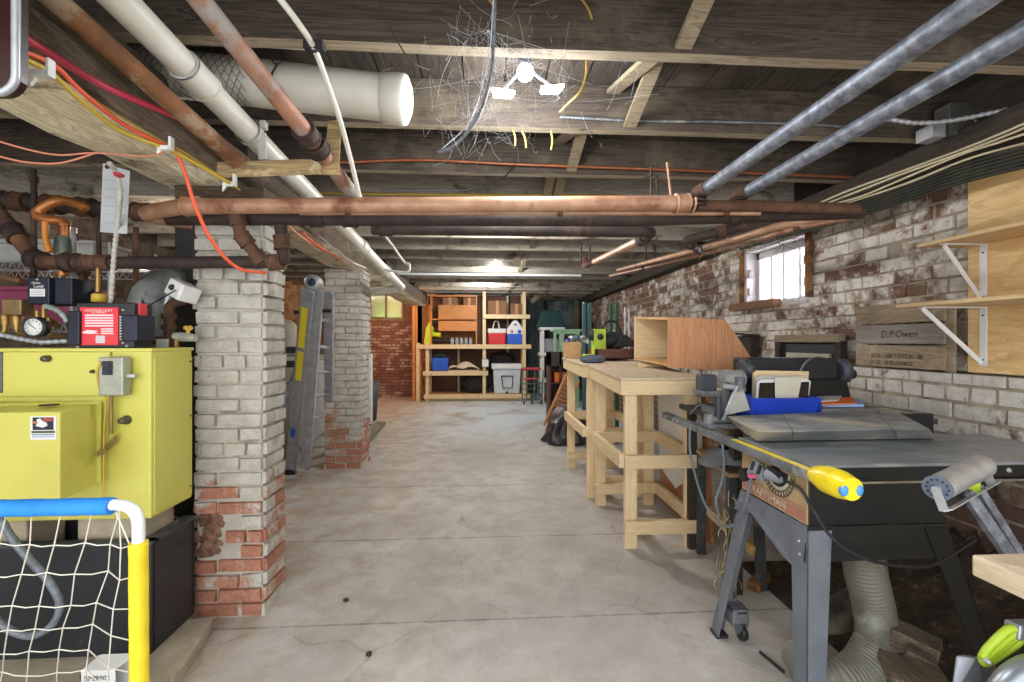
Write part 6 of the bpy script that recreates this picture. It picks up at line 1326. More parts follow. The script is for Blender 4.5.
# ================================================================== table saw and its neighbours
SX, SY0, SY1, SZ = 1.09, 1.475, 1.875, 0.86
t = thing('table_saw', 'black and grey table saw on a splayed steel stand in the right foreground', 'table saw', (1.4, 1.68, 0))
M_SAWTOP = mat('worn_saw_top', (142, 148, 152), (112, 118, 122), 5, 0.4, 0.2, 0.1, c3=(164, 166, 164), s3=3, stretch=(1, 3, 1))
M_SAWBLK = mat('saw_black', (32, 33, 32), (24, 25, 25), 8, 0.45, 0.2, 0.1)
M_STAND = mat('grey_stand_steel', (132, 138, 148), (108, 114, 124), 5, 0.45, 0.4, 0.1, c3=(90, 92, 96), s3=12, lo3=0.62, hi3=0.68)
MB().box((SX+0.01, SY0, SZ-0.012), (2.25, SY1+0.05, SZ)).build('table_surface', M_SAWTOP, t, bevel=0.003)
MB().box((SX+0.012, SY0+0.004, SZ-0.05), (2.248, SY1+0.046, SZ-0.0125)).build('table_skirt', M_SAWBLK, t, bevel=0.002)
MB().box((SX+0.10, SY0-0.004, SZ-0.066), (2.25, SY0+0.004, SZ-0.058)).build('chrome_strip', mat('chrome', (200, 202, 204), rough=0.2, metal=1.0), t)
bx1 = 1.585
MB().box((SX+0.006, SY0+0.006, 0.65), (bx1, SY1, SZ-0.05)).build('saw_body', M_SAWBLK, t, bevel=0.004)
MB().box((1.76, SY0+0.02, 0.79), (2.2, SY0+0.05, SZ-0.05)).build('wing_brace', M_SAWBLK, t, bevel=0.002)
c = PY(1009, 462, SY0+0.003); MB().lathe([(0, -0.006), (0.008, -0.004), (0.009, 0.0)], (c.x, SY0+0.004, SZ-0.03), 'y', 12).build('bolt', M_STEEL, t)
# stand: skirt and legs
def frust(x0, x1, y0, y1, z0, z1, o, th=0.004):
    pass
tp = 0.65; bt = 0.54; sp = 0.025
mb = MB(); mb.hexa([(SX+0.0-sp, SY0-sp*0.6, bt), (bx1+sp, SY0-sp*0.6, bt), (bx1+sp, SY0-sp*0.6+0.004, bt), (SX-sp, SY0-sp*0.6+0.004, bt)], [(SX, SY0+0.003, tp), (bx1, SY0+0.003, tp), (bx1, SY0+0.007, tp), (SX, SY0+0.007, tp)]); mb.build('stand_side_skirt', M_SAWBLK, t)
mb = MB(); mb.add([(SX-0.001, SY0+0.003, tp), (SX-0.001, SY1, tp), (SX-sp, SY1+sp*0.6, bt+0.02), (SX-sp*0.7, SY1-0.1, bt+0.045), (SX-sp, SY0+0.1, bt-0.03), (SX-sp, SY0-sp*0.6, bt-0.05)], [(0, 1, 2, 3, 4, 5)]); mb.build('stand_front_skirt', M_STAND, t)
mb = MB(); mb.hexa([(SX-sp, SY1+sp*0.6, bt), (bx1+sp, SY1+sp*0.6, bt), (bx1+sp, SY1+sp*0.6-0.004, bt), (SX-sp, SY1+sp*.6-0.004, bt)], [(SX, SY1, tp), (bx1, SY1, tp), (bx1, SY1-0.004, tp), (SX, SY1-0.004, tp)]); mb.build('stand_side_skirt', M_SAWBLK, t)
def splay_leg(top, foot, dx, dy, m):
    """angle-iron leg: one web faces -X, the other faces -Y or +Y"""
    top, foot = Vector(top), Vector(foot); mb = MB(); th = 0.004
    wt, wb = 0.085, 0.055
    mb.hexa([foot, foot+Vector((0, dy*wb, 0)), foot+Vector((dx*th, dy*wb, 0)), foot+Vector((dx*th, 0, 0))], [top, top+Vector((0, dy*wt, 0)), top+Vector((dx*th, dy*wt, 0)), top+Vector((dx*th, 0, 0))])
    mb.hexa([foot, foot+Vector((dx*wb, 0, 0)), foot+Vector((dx*wb, dy*th, 0)), foot+Vector((0, dy*th, 0))], [top, top+Vector((dx*wt, 0, 0)), top+Vector((dx*wt, dy*th, 0)), top+Vector((0, dy*th, 0))])
    o = mb.build('leg', m, t); return o
ff = PZ(714, 632, 0.012)
l1 = splay_leg((SX-0.004, SY1+0.005, tp-0.01), (ff.x, ff.y+0.02, 0.012), 1, -1, M_STAND)
l2 = splay_leg((SX-0.006, SY0-0.006, tp-0.01), (1.0, 1.36, 0.012), 1, 1, M_STAND)
l3 = splay_leg((bx1+0.004, SY0-0.004, tp-0.01), (1.74, 1.38, 0.012), -1, 1, M_SAWBLK)
l4 = splay_leg((bx1+0.004, SY1+0.005, tp-0.01), (1.74, 1.98, 0.012), -1, -1, M_SAWBLK)
for x, y in ((ff.x, ff.y), (1.0, 1.38), (1.72, 1.40), (1.72, 1.96)): MB().box((x-0.005, y-0.03, 0.0), (x+0.05, y+0.03, 0.014)).build('foot_pad', M_BLACK, t, bevel=0.003)
for top, foot in (((SX-0.009, SY1-0.02, 0.62), (1.04, 1.93, 0.2)), ((SX-0.012, SY0+0.03, 0.60), (1.03, 1.40, 0.2))):
    for v in (0.02, 0.12, 0.9): c = Vector(top).lerp(Vector(foot), v); MB().lathe([(0, -0.004), (0.005, -0.003), (0.006, 0.002)], c, 'x', 8).build('leg_bolt', M_STEEL, t)
# caster bracket at the far foot
cb = PZ(742, 640, 0.0)
br = MB().box((ff.x+0.045, ff.y-0.07, 0.075), (ff.x+0.052, ff.y+0.0, 0.145)).box((ff.x+0.045, ff.y-0.07, 0.135), (ff.x+0.115, ff.y+0.0, 0.145)).box((ff.x+0.105, ff.y-0.07, 0.07), (ff.x+0.115, ff.y+0.0, 0.145)).box((ff.x+0.045, ff.y-0.075, 0.09), (ff.x+0.115, ff.y-0.07, 0.13)).build('caster_bracket', M_DUST, t, bevel=0.004)
MB().lathe([(0, -0.012), (0.03, -0.012), (0.033, 0), (0.03, 0.012), (0, 0.012)], (cb.x, cb.y, 0.033), 'x', 18).build('wheel', M_BLACK, br)
MB().bar((cb.x, cb.y+0.01, 0.03), (ff.x+0.08, ff.y-0.05, 0.09), 0.035, 0.03).build('caster_fork', M_DUST, br)
# tan control face, dial, lettering
xf_ = SX+0.002
fp = MB().box((xf_-0.002, SY0+0.008, 0.655), (xf_+0.004, SY1-0.005, SZ-0.052)).build('control_face', mat('tan_control_face', (186, 160, 118), (170, 144, 104), 6, 0.5), t)
rb = MB().box((xf_-0.003, SY0+0.012, 0.662), (xf_-0.002, SY1-0.01, 0.696)).build('name_band', mat('dull_red_band', (168, 112, 94)), fp)
MB().box((xf_-0.0035, SY0+0.012, 0.703), (xf_-0.002, SY1-0.01, 0.707)).build('red_line', mat('dull_red_band', (150, 84, 72)), fp)
def arc_ring(c, r0, r1, a0, a1, x, n=24, mb=None):
    mb = mb or MB(); vs = []
    for k in range(n+1):
        q = radians(a0+(a1-a0)*k/n)
        vs += [(x, c[0]+r0*cos(q), c[1]+r0*sin(q)), (x, c[0]+r1*cos(q), c[1]+r1*sin(q))]
    mb.add(vs, [(2*k, 2*k+1, 2*k+3, 2*k+2) for k in range(n)]); return mb
dc = (1.635, 0.80)
arc_ring(dc, 0.075, 0.098, 180, 360, xf_-0.004).build('scale_ring', mat('olive_scale', (92, 84, 60)), fp)
arc_ring(dc, 0.0, 0.062, 180, 360, xf_-0.0042).build('dark_slot', M_BLACK, fp)
arc_ring(dc, 0.062, 0.072, 180, 360, xf_-0.0046).build('inner_ring', mat('pale_ring', (196, 188, 166)), fp)
for k in range(17): 
    q = radians(184+k*172/16); mb = MB(); mb.bar((xf_-0.005, dc[0]+0.080*cos(q), dc[1]+0.080*sin(q)), (xf_-0.005, dc[0]+0.092*cos(q), dc[1]+0.092*sin(q)), 0.0035, 0.0005, (1, 0, 0)); mb.build('scale_mark', mat('pale_ring', (196, 188, 166)), fp)
lettering('CRAFTSMAN', 0.038, (xf_-0.0038, (SY0+SY1)/2+0.03, 0.668), (pi/2, 0, -pi/2), mat('pale_ring', (196, 188, 166)), fp, 'maker_name', 0.0004, sx=1.1)
MB().tube([(xf_-0.004, 1.79, 0.74), (xf_-0.05, 1.79, 0.735)], 0.026, 18).build('hand_wheel', M_BLACK, t)
MB().tube([(xf_-0.004, 1.635, 0.79), (xf_-0.02, 1.635, 0.785)], 0.028, 18).build('elevation_knob', M_BLACK, t)
# front fence rail with yellow tape and padded end
M_TAPEY = mat('glossy_yellow_tape', (246, 224, 40), (236, 206, 30), 14, 0.3, 0, 0.2)
zr = SZ-0.008
MB().box((SX-0.035, 1.38, zr-0.03), (SX+0.005, 2.66, zr+0.004)).build('fence_rail', M_DUST, t, bevel=0.003)
MB().box((SX-0.033, 1.40, zr+0.0042), (SX-0.008, 1.90, zr+0.0055)).build('yellow_rule', M_TAPEY, t)
for y_ in (2.6, 2.5, 2.44): MB().lathe([(0, -0.003), (0.007, -0.003), (0.007, 0)], (SX-0.035, y_, zr-0.014), 'x', 10).build('rail_bolt', M_STEEL, t)
t2 = thing('rail_padding', 'bulging yellow taped padding with blue corners on the saw rail end', 'padding', (SX-0.02, 1.3, zr))
p0, p1 = Vector((SX-0.012, 1.43, zr-0.008)), Vector((SX-0.012, 1.275, zr-0.008))
mb = MB(); n = 14; mb.tube([p0+(p1-p0)*k/n for k in range(n+1)], 0.04, 18, radii=[0.026+0.017*min(1, 3*k/n)-0.010*max(0, k/n-0.75)*4+random.uniform(-.001, .001) for k in range(n+1)]); mb.build('tape_wrap', M_TAPEY, t2)
for s in (-1, 1):
    MB().ball((p1.x+s*0.023, p1.y+0.006, p1.z-0.004), 0.017, 12, (0.8, 0.7, 1.15)).build('blue_tape_corner', mat('blue_tape', (70, 150, 216), rough=0.4), t2)
# dusty grey channel lying across the saw table
M_CH = mat('sawdust_grey_channel', (150, 152, 150), (108, 114, 118), 6, 0.6, 0.1, 0.2, c3=(184, 176, 158), s3=3.2, lo3=0.48, hi3=0.6)
zt, zb = 0.925, 0.868
A, B, Cc, D = PZ(727, 416, zt), PZ(757, 432, zt), PZ(930, 429, zt), PZ(893, 409, zt)
A2, B2, C2, D2 = PZ(733, 425, zb), PZ(756, 441, zb), PZ(936, 438.5, zb), PZ(900, 419, zb)
t = thing('steel_channel', 'long dusty grey metal cover lying across the table saw', 'cover', (1.5, 1.95, zb))
mb = MB(); mb.hexa([A2, B2, C2, D2], [A, B, Cc, D]); mb.build('cover_shell', M_CH, t, bevel=0.004)
M1, M2, M3 = A.lerp(D, 0.31), B.lerp(Cc, 0.20), B2.lerp(C2, 0.20)
mb = MB(); mb.tube([M1+Vector((0, 0, .001)), M2+Vector((0, -.001, .001)), M3+Vector((0, -.001, 0))], 0.003, 6); mb.build('seam', M_DUST, t)
M1, M2, M3 = A.lerp(D, 0.9), B.lerp(Cc, 0.78), B2.lerp(C2, 0.78)
mb = MB(); mb.tube([M1+Vector((0, 0, .001)), M2+Vector((0, -.001, .001)), M3+Vector((0, -.001, 0))], 0.003, 6); mb.build('seam', M_DUST, t)
mb = MB(); mb.box((PY(912, 430, 2.0).x, 2.12, SZ-0.09), (PY(938, 430, 2.1).x, 2.15, SZ+0.06)); mb.box((PY(912, 430, 2.0).x, 2.12, SZ-0.09), (PY(938, 430, 2.1).x, 2.35, SZ-0.08)); tag(mb.build('black_block', M_BLACK, bevel=0.003), 'small flat black block behind the right end of the grey cover', 'block')
# stand/bench carrying planer, tray and folders behind the saw
zq = 0.885
t = thing('tool_bench', 'low dark bench behind the table saw carrying the planer and blue tray', 'bench', (1.75, 2.5, 0))
MB().box((1.22, 2.18, zq-0.03), (2.30, 2.80, zq)).build('bench_top', mat('dusty_dark_top', (84, 84, 82), (60, 60, 60), 6, 0.8), t, bevel=0.003)
for x in (1.25, 2.22):
    for y in (2.22, 2.72): MB().box((x, y, 0), (x+0.05, y+0.05, zq-0.03)).build('leg', M_DKWOOD, t, bevel=0.003)
t = thing('thickness_planer', 'black dusty machine with round grey end caps behind the blue tray', 'planer', (1.7, 2.55, zq))
PYY = 2.50
def bx(px0, py0, px1, py1, y0, y1, name, m, par, bev=0.006):
    lo, hi = bxp(px0, py0, px1, py1, y0, y1); return MB().box(lo, hi).build(name, m, par, bevel=bev)
lo, hi = bxp(748, 358, 838, 380, PYY, PYY+0.16); MB().box((lo[0], PYY, lo[2]), hi).build('upper_housing', M_BLACK, t, bevel=0.01)
lo, hi = bxp(745, 378, 848, 410, PYY+0.02, PYY+0.2); MB().hexa([(lo[0]-0.02, PYY+0.02, zq+.001), (hi[0]+0.04, PYY+0.02, zq+.001), (hi[0]+0.04, PYY+0.22, zq+.001), (lo[0]-0.02, PYY+0.22, zq+.001)], [(lo[0], PYY+0.03, hi[2]), (hi[0], PYY+0.03, hi[2]), (hi[0], PYY+0.18, hi[2]), (lo[0], PYY+0.18, hi[2])]).build('lower_housing', M_SAWBLK, t, bevel=0.008)
for px in (745.5, 841):
    c = PY(px, 371, PYY+0.06)
    MB().tube([c+Vector((-0.028, 0, 0)), c+Vector((-0.02, 0, 0)), c+Vector((0.02, 0, 0)), c+Vector((0.028, 0, 0))], 0.07, 22, radii=[.055, .072, .072, .055]).build('end_cap', mat('blue_grey_cap', (84, 90, 98), (62, 68, 76), 10, 0.5, 0.2), t)
c = PY(850, 374, PYY+0.03); MB().tube([c+Vector((-0.02, 0, 0)), c+Vector((0.02, 0, 0))], 0.028, 10).build('side_knob', M_BLACK, t)
cable('cable', [PY(798, 382, 2.44), PY(800, 372, 2.44), PY(806, 362, 2.45), PY(816, 357, 2.47), PY(830, 359, 2.52)], 0.0045, M_DUST, 'grey looped cord rising over the black planer')
t = thing('blue_tray', 'bright blue plastic tray holding boards and a tablet behind the grey cover', 'tray', (1.5, 2.3, zq))
M_TB = mat('tray_blue', (36, 72, 200), (30, 62, 180), 6, 0.4)
ty0, ty1 = 2.20, 2.42; x0, x1 = PY(752, 405, ty0).x, PY(821, 405, ty0).x; zt_ = PY(785, 398, ty0).z
mb = MB()
mb.box((x0+.02, ty0+.02, zq+.001), (x1-.02, ty1-.02, zq+.006))
mb.hexa([(x0+.02, ty0+.02, zq+.001), (x1-.02, ty0+.02, zq+.001), (x1-.02, ty0+.024, zq+.001), (x0+.02, ty0+.024, zq+.001)], [(x0, ty0, zt_), (x1, ty0, zt_), (x1, ty0+.004, zt_), (x0, ty0+.004, zt_)])
mb.box((x0, ty1-.005, zq+.001), (x1, ty1, zt_+0.0)); mb.box((x0, ty0, zq+.02), (x0+.004, ty1, zt_+0.01)); mb.box((x1-.004, ty0, zq+.02), (x1, ty1, zt_)); mb.box((x0, ty0-.008, zt_-.006), (x1, ty0+.002, zt_))
mb.build('tray_shell', M_TB, t, bevel=0.001)
def leaning(name, lab, cat, pxs, y, th, m, rnd=0.0):
    pts = [PY(a, b, y) for a, b in pxs]; n = len(pts)
    for p in pts: p.y = y+(p.z-(zq))*0.18
    mb = MB(); mb.prism(pts, (0, th, 0)); o = mb.build(name, m, bevel=rnd) ; return tag(o, lab, cat)
leaning('tan_board', 'tan wooden board with rounded top leaning in the blue tray', 'board', [(764, 398), (809, 398), (814.5, 372), (762, 371), (758, 374), (755, 398)], 2.33, 0.012, M_PINEX)
leaning('grey_folder', 'grey white folder leaning in front of the tan board', 'folder', [(757, 398), (806, 398), (808, 376), (764, 376), (759, 380)], 2.305, 0.008, M_PVCD)
tb = leaning('tablet', 'black glass tablet with a paper slip across it in the blue tray', 'tablet', [(758, 399), (811, 399), (815.5, 382), (812, 379), (765, 380), (761, 383)], 2.27, 0.01, M_WHITE, 0.001)
mb = MB(); pts = [PY(a, b, 2.26) for a, b in ((761, 398.5), (811, 398.5), (814, 382.5), (764, 383.5))]
for p in pts: p.y = 2.262+(p.z-zq)*0.18
mb.prism(pts, (0, 0.003, 0)); mb.build('dark_glass', mat('tablet_glass', (20, 22, 28), rough=0.15), tb, bevel=0.0)
mb = MB(); pts = [PY(a, b, 2.25) for a, b in ((778, 399), (801, 399), (808, 377), (780, 378.5))]
for p in pts: p.y = 2.255+(p.z-zq)*0.18
mb.prism(pts, (0, 0.002, 0)); sl = mb.build('paper_slip', mat('cream_paper', (206, 202, 184), (196, 192, 172), 9), tb)
t = thing('file_pile', 'pale papers under an orange folder to the right of the blue tray', 'papers', (1.75, 2.35, zq))
MB().box((PY(822, 400, 2.22).x, 2.22, zq+.001), (PY(855, 400, 2.4).x, 2.42, 0.935)).build('carton_under', mat('grey_carton', (120, 122, 126), (100, 102, 106), 6, 0.7), t, bevel=0.003)
def fl4(name, q, y, m, z0, th, parent):
    pts = [PZ(a, b, z0) for a, b in q]; mb = MB(); mb.prism(pts, (0, 0, th)); return mb.build(name, m, parent)
fl4('blue_sheet', [(822, 407), (864, 407), (860, 401), (818, 401)], 0, mat('pale_blue_sheet', (150, 176, 226)), 0.937, 0.014, t)
fl4('orange_folder', [(822, 405), (856, 404), (853, 398), (822, 399)], 0, mat('orange_folder', (240, 124, 60)), 0.952, 0.006, t)
fl4('white_sheet', [(818, 402), (838, 401), (842, 396), (816, 397)], 0, M_WHITE, 0.9585, 0.004, t)
# jointer / grinder bits on the left end of the bench
t = thing('miter_jig', 'dusty grey clamp assembly with a pale triangular plate left of the blue tray', 'jig', (1.25, 2.3, zq))
jy = 2.12
zj = PZ(727, 420, 0).z
def P2(px, py, y=2.16): return PY(px, py, y)
MB().prism([P2(726, 415), P2(750, 410), P2(744, 391), P2(737, 390)], (0, 0.012, 0)).build('triangular_plate', mat('pale_plate', (186, 186, 180), (170, 170, 164), 8, 0.5, 0.3), t)
MB().tube([P2(740, 391), P2(740, 383), P2(740, 377)], 0.012, 10, radii=[.03, .022, .026]).build('clamp_head', M_DUST, t)
MB().bar(P2(723, 420, 2.14), P2(737, 386, 2.14), 0.01, 0.012).build('strut', M_STEEL, t)
MB().tube([P2(718, 419), P2(718, 397)], 0.017, 14).build('black_grip', mat('navy_grip', (50, 56, 66), rough=0.5), t)
MB().tube([P2(705, 419), P2(735, 421)], 0.016, 12).build('cross_tube', M_DUST, t)
MB().tube([P2(709, 424), P2(709, 414)], 0.022, 12).build('clamp_knob', M_DUST, t)
MB().bar(P2(722, 414, 2.2), P2(727, 382, 2.2), 0.03, 0.02).build('upright_arm', mat('blue_grey_cap', (84, 90, 98)), t, bevel=0.003)
MB().tube([P2(724, 386), P2(738, 388)], 0.014, 8).build('thumb_screw', M_STEEL, t)
MB().box((SX-0.02, 2.12, zr+0.0045), (SX+0.24, 2.26, zr+0.026)).build('jig_base', M_DUST, t, bevel=0.004)
t = thing('bench_grinder', 'grey motor with a dark square block at the corner of the workbench', 'motor', (1.25, 2.45, 0.9))
MB().tube([PY(722, 380, 2.42), PY(742, 378, 2.42)], 0.046, 20).build('motor_barrel', mat('pale_motor', (176, 176, 172), (140, 142, 142), 9, 0.5, 0.2), t)
bx(702, 375, 717, 391, 2.44, 2.52, 'square_block', mat('slate_block', (62, 68, 78), (50, 56, 64), 8, 0.5), t)
bx(703, 391, 722, 397, 2.42, 2.55, 'support_plate', M_DUST, t)
MB().bar(PY(727, 392, 2.42), PY(724, 425, 2.42), 0.09, 0.03).build('pedestal', mat('blue_grey_cap', (84, 90, 98)), t, bevel=0.004)
MB().box((1.22, 2.36, zq+.001), (1.34, 2.5, zq+0.03)).build('motor_base', M_DUST, t, bevel=0.003)
# small side table with grey plastic hood
t = thing('side_stand', 'narrow stand with a reddish board top beside the saw legs', 'stand', (1.22, 2.4, 0))
zt_ = 0.62; A, B, Cc, D = PZ(696, 449, zt_), PZ(729, 474, zt_), PZ(768, 472, zt_), PZ(738, 447, zt_)
MB().hexa([p-Vector((0, 0, 0.02)) for p in (A, B, Cc, D)], [A, B, Cc, D]).build('board_top', wood('pinkish_board', (188, 152, 118), (166, 130, 98), 'y', 8, 0.7, False), t, bevel=0.002)
for tp_, ft in ((A+Vector((0.02, -0.03, -0.02)), PZ(701, 554, 0)), (B+Vector((0.03, 0.03, -0.02)), B+Vector((0.02, 0.02, -zt_))), (Cc+Vector((-0.04, 0.04, -0.02)), Cc+Vector((0.0, 0.05, -zt_))), (D+Vector((-0.03, -0.03, -0.02)), D+Vector((0.04, 0.02, -zt_)))):
    MB().bar(tp_, ft, 0.045, 0.03, (0, 1, 0)).build('leg', mat('dusty_dark_leg', (70, 74, 74), (52, 54, 54), 9, 0.7, 0.2, c3=(112, 108, 96), s3=12), t, bevel=0.002)
a, b = Vector((A.x+0.03, A.y-0.1, 0.28)), Vector((Cc.x-0.04, Cc.y+0.05, 0.2)); MB().bar(a, b, 0.03, 0.05).build('brace', M_PLY, t)
t = thing('plastic_hood', 'grey moulded plastic hood with two arched openings on the narrow stand', 'hood', PZ(728, 462, 0.625))
c = PZ(733, 464, 0.625)
mb = MB(); n = 20
prof = []
vs = []; fs = []
for j in range(7):
    v = j/6; h = 0.085*sin(pi/2*(1-v))**0.8; sxx = 0.065+0.095*v; syy = 0.055+0.07*v
    for i in range(n):
        q = 2*pi*i/n; hh = h
        if j >= 4: hh = h + (0.035*max(0, sin(2*q-0.6))**2)*(j-3)/3
        vs.append((c.x+sxx*cos(q)*1.1, c.y+syy*sin(q)*1.3, 0.624+hh))
for j in range(6):
    for i in range(n): fs.append((j*n+i, (j+1)*n+i, (j+1)*n+(i+1) % n, j*n+(i+1) % n))
fs.append(tuple(range(n))[::-1]); mb.add(vs, fs, True); mb.build('hood_shell', mat('hood_grey', (140, 142, 146), (118, 120, 124), 6, 0.5, 0, 0.05), t)
MB().tube([c+Vector((0.0, 0, 0.075)), c+Vector((0.08, 0.02, 0.085))], 0.02, 10).build('rear_spout', M_BLACK, t)
# outlet block and cords
t = thing('plug_adapter', 'grey multi-plug adapter hanging under the saw rail', 'plug', PY(764, 472, 1.72))
MB().hexa([PY(748, 468, 1.74), PY(770, 482, 1.70), PY(768, 486, 1.72), PY(746, 473, 1.76)], [PY(753, 459, 1.74), PY(776, 472, 1.70), PY(779, 475, 1.72), PY(757, 461, 1.76)]).build('adapter_body', mat('adapter_grey', (150, 152, 158), (120, 122, 130), 9, 0.5), t, bevel=0.003)
for k in range(3): MB().bar(PY(754+k*6.5, 461+k*4, 1.69), PY(751+k*6.5, 470+k*4, 1.69), 0.008, 0.012, (0, 1, 0)).build('outlet_rib', M_BLACK, t)
MB().tube([PY(767, 474, 1.67), PY(780, 479, 1.62), PY(785, 480, 1.6)], 0.017, 12, radii=[.02, .018, .008]).build('plug_head', mat('adapter_grey', (150, 152, 158)), t)
MB().box(*bxp(750, 475, 757, 479, 1.70, 1.72)).build('pink_plug', mat('pink_plug', (190, 84, 116)), t, bevel=0.003)
cable('power_cord', [PY(784, 480, 1.60), PY(800, 489, 1.5), PY(812, 508, 1.42), PY(828, 533, 1.40), PY(850, 552, 1.38), PY(885, 564, 1.36), PY(925, 567, 1.36), PY(950, 556, 1.38), PY(975, 540, 1.42)], 0.0055, M_BLKC, 'black power cord drooping across the table saw stand', 'cord', seg=8)
M_GREYC = mat('grey_cord', (98, 104, 110), rough=0.5)
cable('power_cord', [PY(690, 424, 2.1), PY(690, 450, 2.1), PY(696, 478, 2.05), PY(706, 506, 1.95), PY(720, 524, 1.88), PY(735, 524, 1.8), PY(745, 505, 1.74), PY(751, 478, 1.72)], 0.006, M_GREYC, 'grey cord hanging in a long loop below the saw rail', 'cord', seg=8)
cable('power_cord', [PY(690, 414, 2.4), PY(700, 405, 2.35), PY(712, 408, 2.3), PY(720, 414, 2.2)], 0.0045, M_GREYC, 'short grey cord arching over the saw rail end', 'cord')
cable('power_cord', [PY(722, 440, 1.98), PY(724, 462, 1.95), PY(722, 482, 1.92), PY(716, 500, 1.9), PY(720, 520, 1.9)], 0.006, M_GREYC, 'second grey cord dropping past the plastic hood', 'cord')
mb = MB(); rr = random.Random(3)
for k in range(46):
    a = PY(rr.uniform(718, 738), rr.uniform(490, 590), rr.uniform(1.9, 2.05)); b = a+Vector((rr.gauss(0, .012), rr.gauss(0, .02), rr.uniform(-.14, -.02))); mb.tube(smooth_path([a, a.lerp(b, .5)+Vector((rr.gauss(0, .008), 0, 0)), b], 3), rr.uniform(0.001, 0.004), 4, cap=False)
o = mb.build('dusty_roots', mat('dusty_straw', (176, 160, 122), (130, 116, 86), 30, 0.9)); tag(o, 'dangling dusty strings and cobwebs beside the saw stand', 'strings'); o['kind'] = 'stuff'
# roller stand
t = thing('roller_stand', 'steel roller on a galvanised angled arm beside the right edge of the saw', 'roller stand', PY(1010, 555, 1.25))
r0, r1 = PY(938, 488, 1.10), PY(982, 466, 1.24)
MB().tube([r0, r1], 0.031, 28).build('roller', mat('brushed_steel', (186, 188, 188), (158, 160, 160), 20, 0.32, 0.4), t)
ax = (r1-r0).normalized()
e = MB(); e.tube([r0-ax*0.004, r0-ax*0.001], 0.0318, 28); rc = e.build('end_bearing', mat('slate_end', (96, 106, 122), rough=0.5), t)
u1 = ax.cross(Vector((0, 0, 1))).normalized(); u2 = u1.cross(ax)
for k in range(12): q = 2*pi*k/12; c = r0-ax*0.005+(u1*cos(q)+u2*sin(q))*0.022; MB().ball(c, 0.003, 6).build('bearing_slot', M_BLACK, rc)
MB().tube([r0-ax*0.02, r0+ax*0.01], 0.008, 10).build('axle', M_STEEL, t)
dn = Vector((0.012, -0.01, -0.05))
MB().hexa([r0+dn-ax*0.02, r1+dn+ax*0.02, r1+dn+ax*0.02+Vector((0, 0, -0.004)), r0+dn-ax*0.02+Vector((0, 0, -0.004))], [r0+dn+Vector((.012, -0.014, 0.010))-ax*0.02, r1+dn+Vector((.012, -0.014, 0.010))+ax*0.02, r1+dn+Vector((.012, -.014, .006))+ax*.02, r0+dn+Vector((.012, -.014, .006))-ax*.02]).build('cradle_plate', M_STEEL, t)
for q in (r0-ax*0.015, r1+ax*0.012): MB().bar(q, q+dn*1.05, 0.02, 0.004, ax).build('cradle_arm', M_STEEL, t)
am0, am1 = PY(966, 492, 1.16), PY(1012, 560, 1.14); MB().bar(am0, am1, 0.028, 0.02, (0, 1, 0)).build('support_arm', M_GALV, t, bevel=0.002)
am0, am1 = PY(978, 486, 1.20), PY(1024, 560, 1.18); MB().bar(am0, am1, 0.02, 0.012, (0, 1, 0)).build('support_arm', M_GALV, t, bevel=0.002)
MB().box(*bxp(966, 478, 982, 494, 1.19, 1.22)).build('lime_clamp', M_LIME, t, bevel=0.006)
MB().box(*bxp(944, 492, 968, 508, 1.16, 1.19)).build('dark_housing', M_SAWBLK, t, bevel=0.004)
# pale board table at the right edge
c = PY(971, 554, 1.06); t = thing('board_table', 'pale pine board table jutting in at the right edge of the picture', 'table', (c.x+0.35, 0.7, 0)) 
t['label'] = 'pale pine board table jutting in beside the roller stand'
MB().box((c.x, 0.35, c.z-0.052), (c.x+0.7, c.y, c.z)).build('board_top', wood('pale_pine', (226, 208, 178), (208, 188, 156), 'y', 9, 0.55, True), t, bevel=0.006)
for x, y in ((c.x+0.32, 0.4), (c.x+0.6, 0.4), (c.x+0.6, c.y-0.1)): MB().box((x, y, 0), (x+0.07, y+0.07, c.z-0.052)).build('leg', M_PINE, t, bevel=0.003)
# miter saw at the bottom right corner
t = thing('miter_saw', 'grey miter saw with a lime green trigger handle in the bottom right corner', 'saw', PY(1000, 690, 1.0))
my = 0.98
M_ALU = mat('cast_aluminium', (170, 176, 184), (146, 152, 160), 6, 0.35, 0.6)
g = PY(1045, 720, 0.92)
mb = MB()
for k in range(1): mb.lathe([(0.0, -0.03), (0.10, -0.03), (0.135, -0.02), (0.14, 0.0), (0.135, 0.02), (0.10, 0.03), (0, 0.03)], (g.x, g.y, g.z), 'y', 40)
mb.build('blade_guard', M_ALU, t)
h0, h1 = PY(982, 658, 0.98), PY(1012, 630, 0.98)
hd = (h1-h0).normalized(); hn = Vector((0, 1, 0)).cross(hd)
loop = [h0, h0.lerp(h1, .3)-hn*0.008, h1-hn*0.006, h1+hn*0.030, h0.lerp(h1, .6)+hn*0.028, h0+hn*0.016, h0]
MB().tube(smooth_path(loop, 5), 0.0085, 10).build('handle_loop', M_LIME, t)
MB().bar(h0+hn*0.01, h1+hn*0.012, 0.022, 0.016, (0, 1, 0)).build('trigger_grip', M_LIME, t, bevel=0.004)
MB().lathe([(0, -0.014), (0.005, -0.013), (0.006, 0)], h0+Vector((0, -0.005, 0.0)), 'y', 10).build('pivot_bolt', M_STEEL, t)
a = PY(955, 690, 1.02); MB().hexa([PY(950, 700, 1.0), PY(985, 700, 1.0), PY(1000, 700, 1.12), PY(960, 700, 1.12)], [PY(956, 655, 1.02), PY(978, 658, 1.0), PY(996, 660, 1.1), PY(962, 654, 1.1)]).build('fence_casting', M_ALU, t, bevel=0.005)
MB().bar(h1, PY(1050, 628, 1.05), 0.03, 0.035).build('arm', M_ALU, t, bevel=0.004)
zf = PY(955, 700, 1.02).z
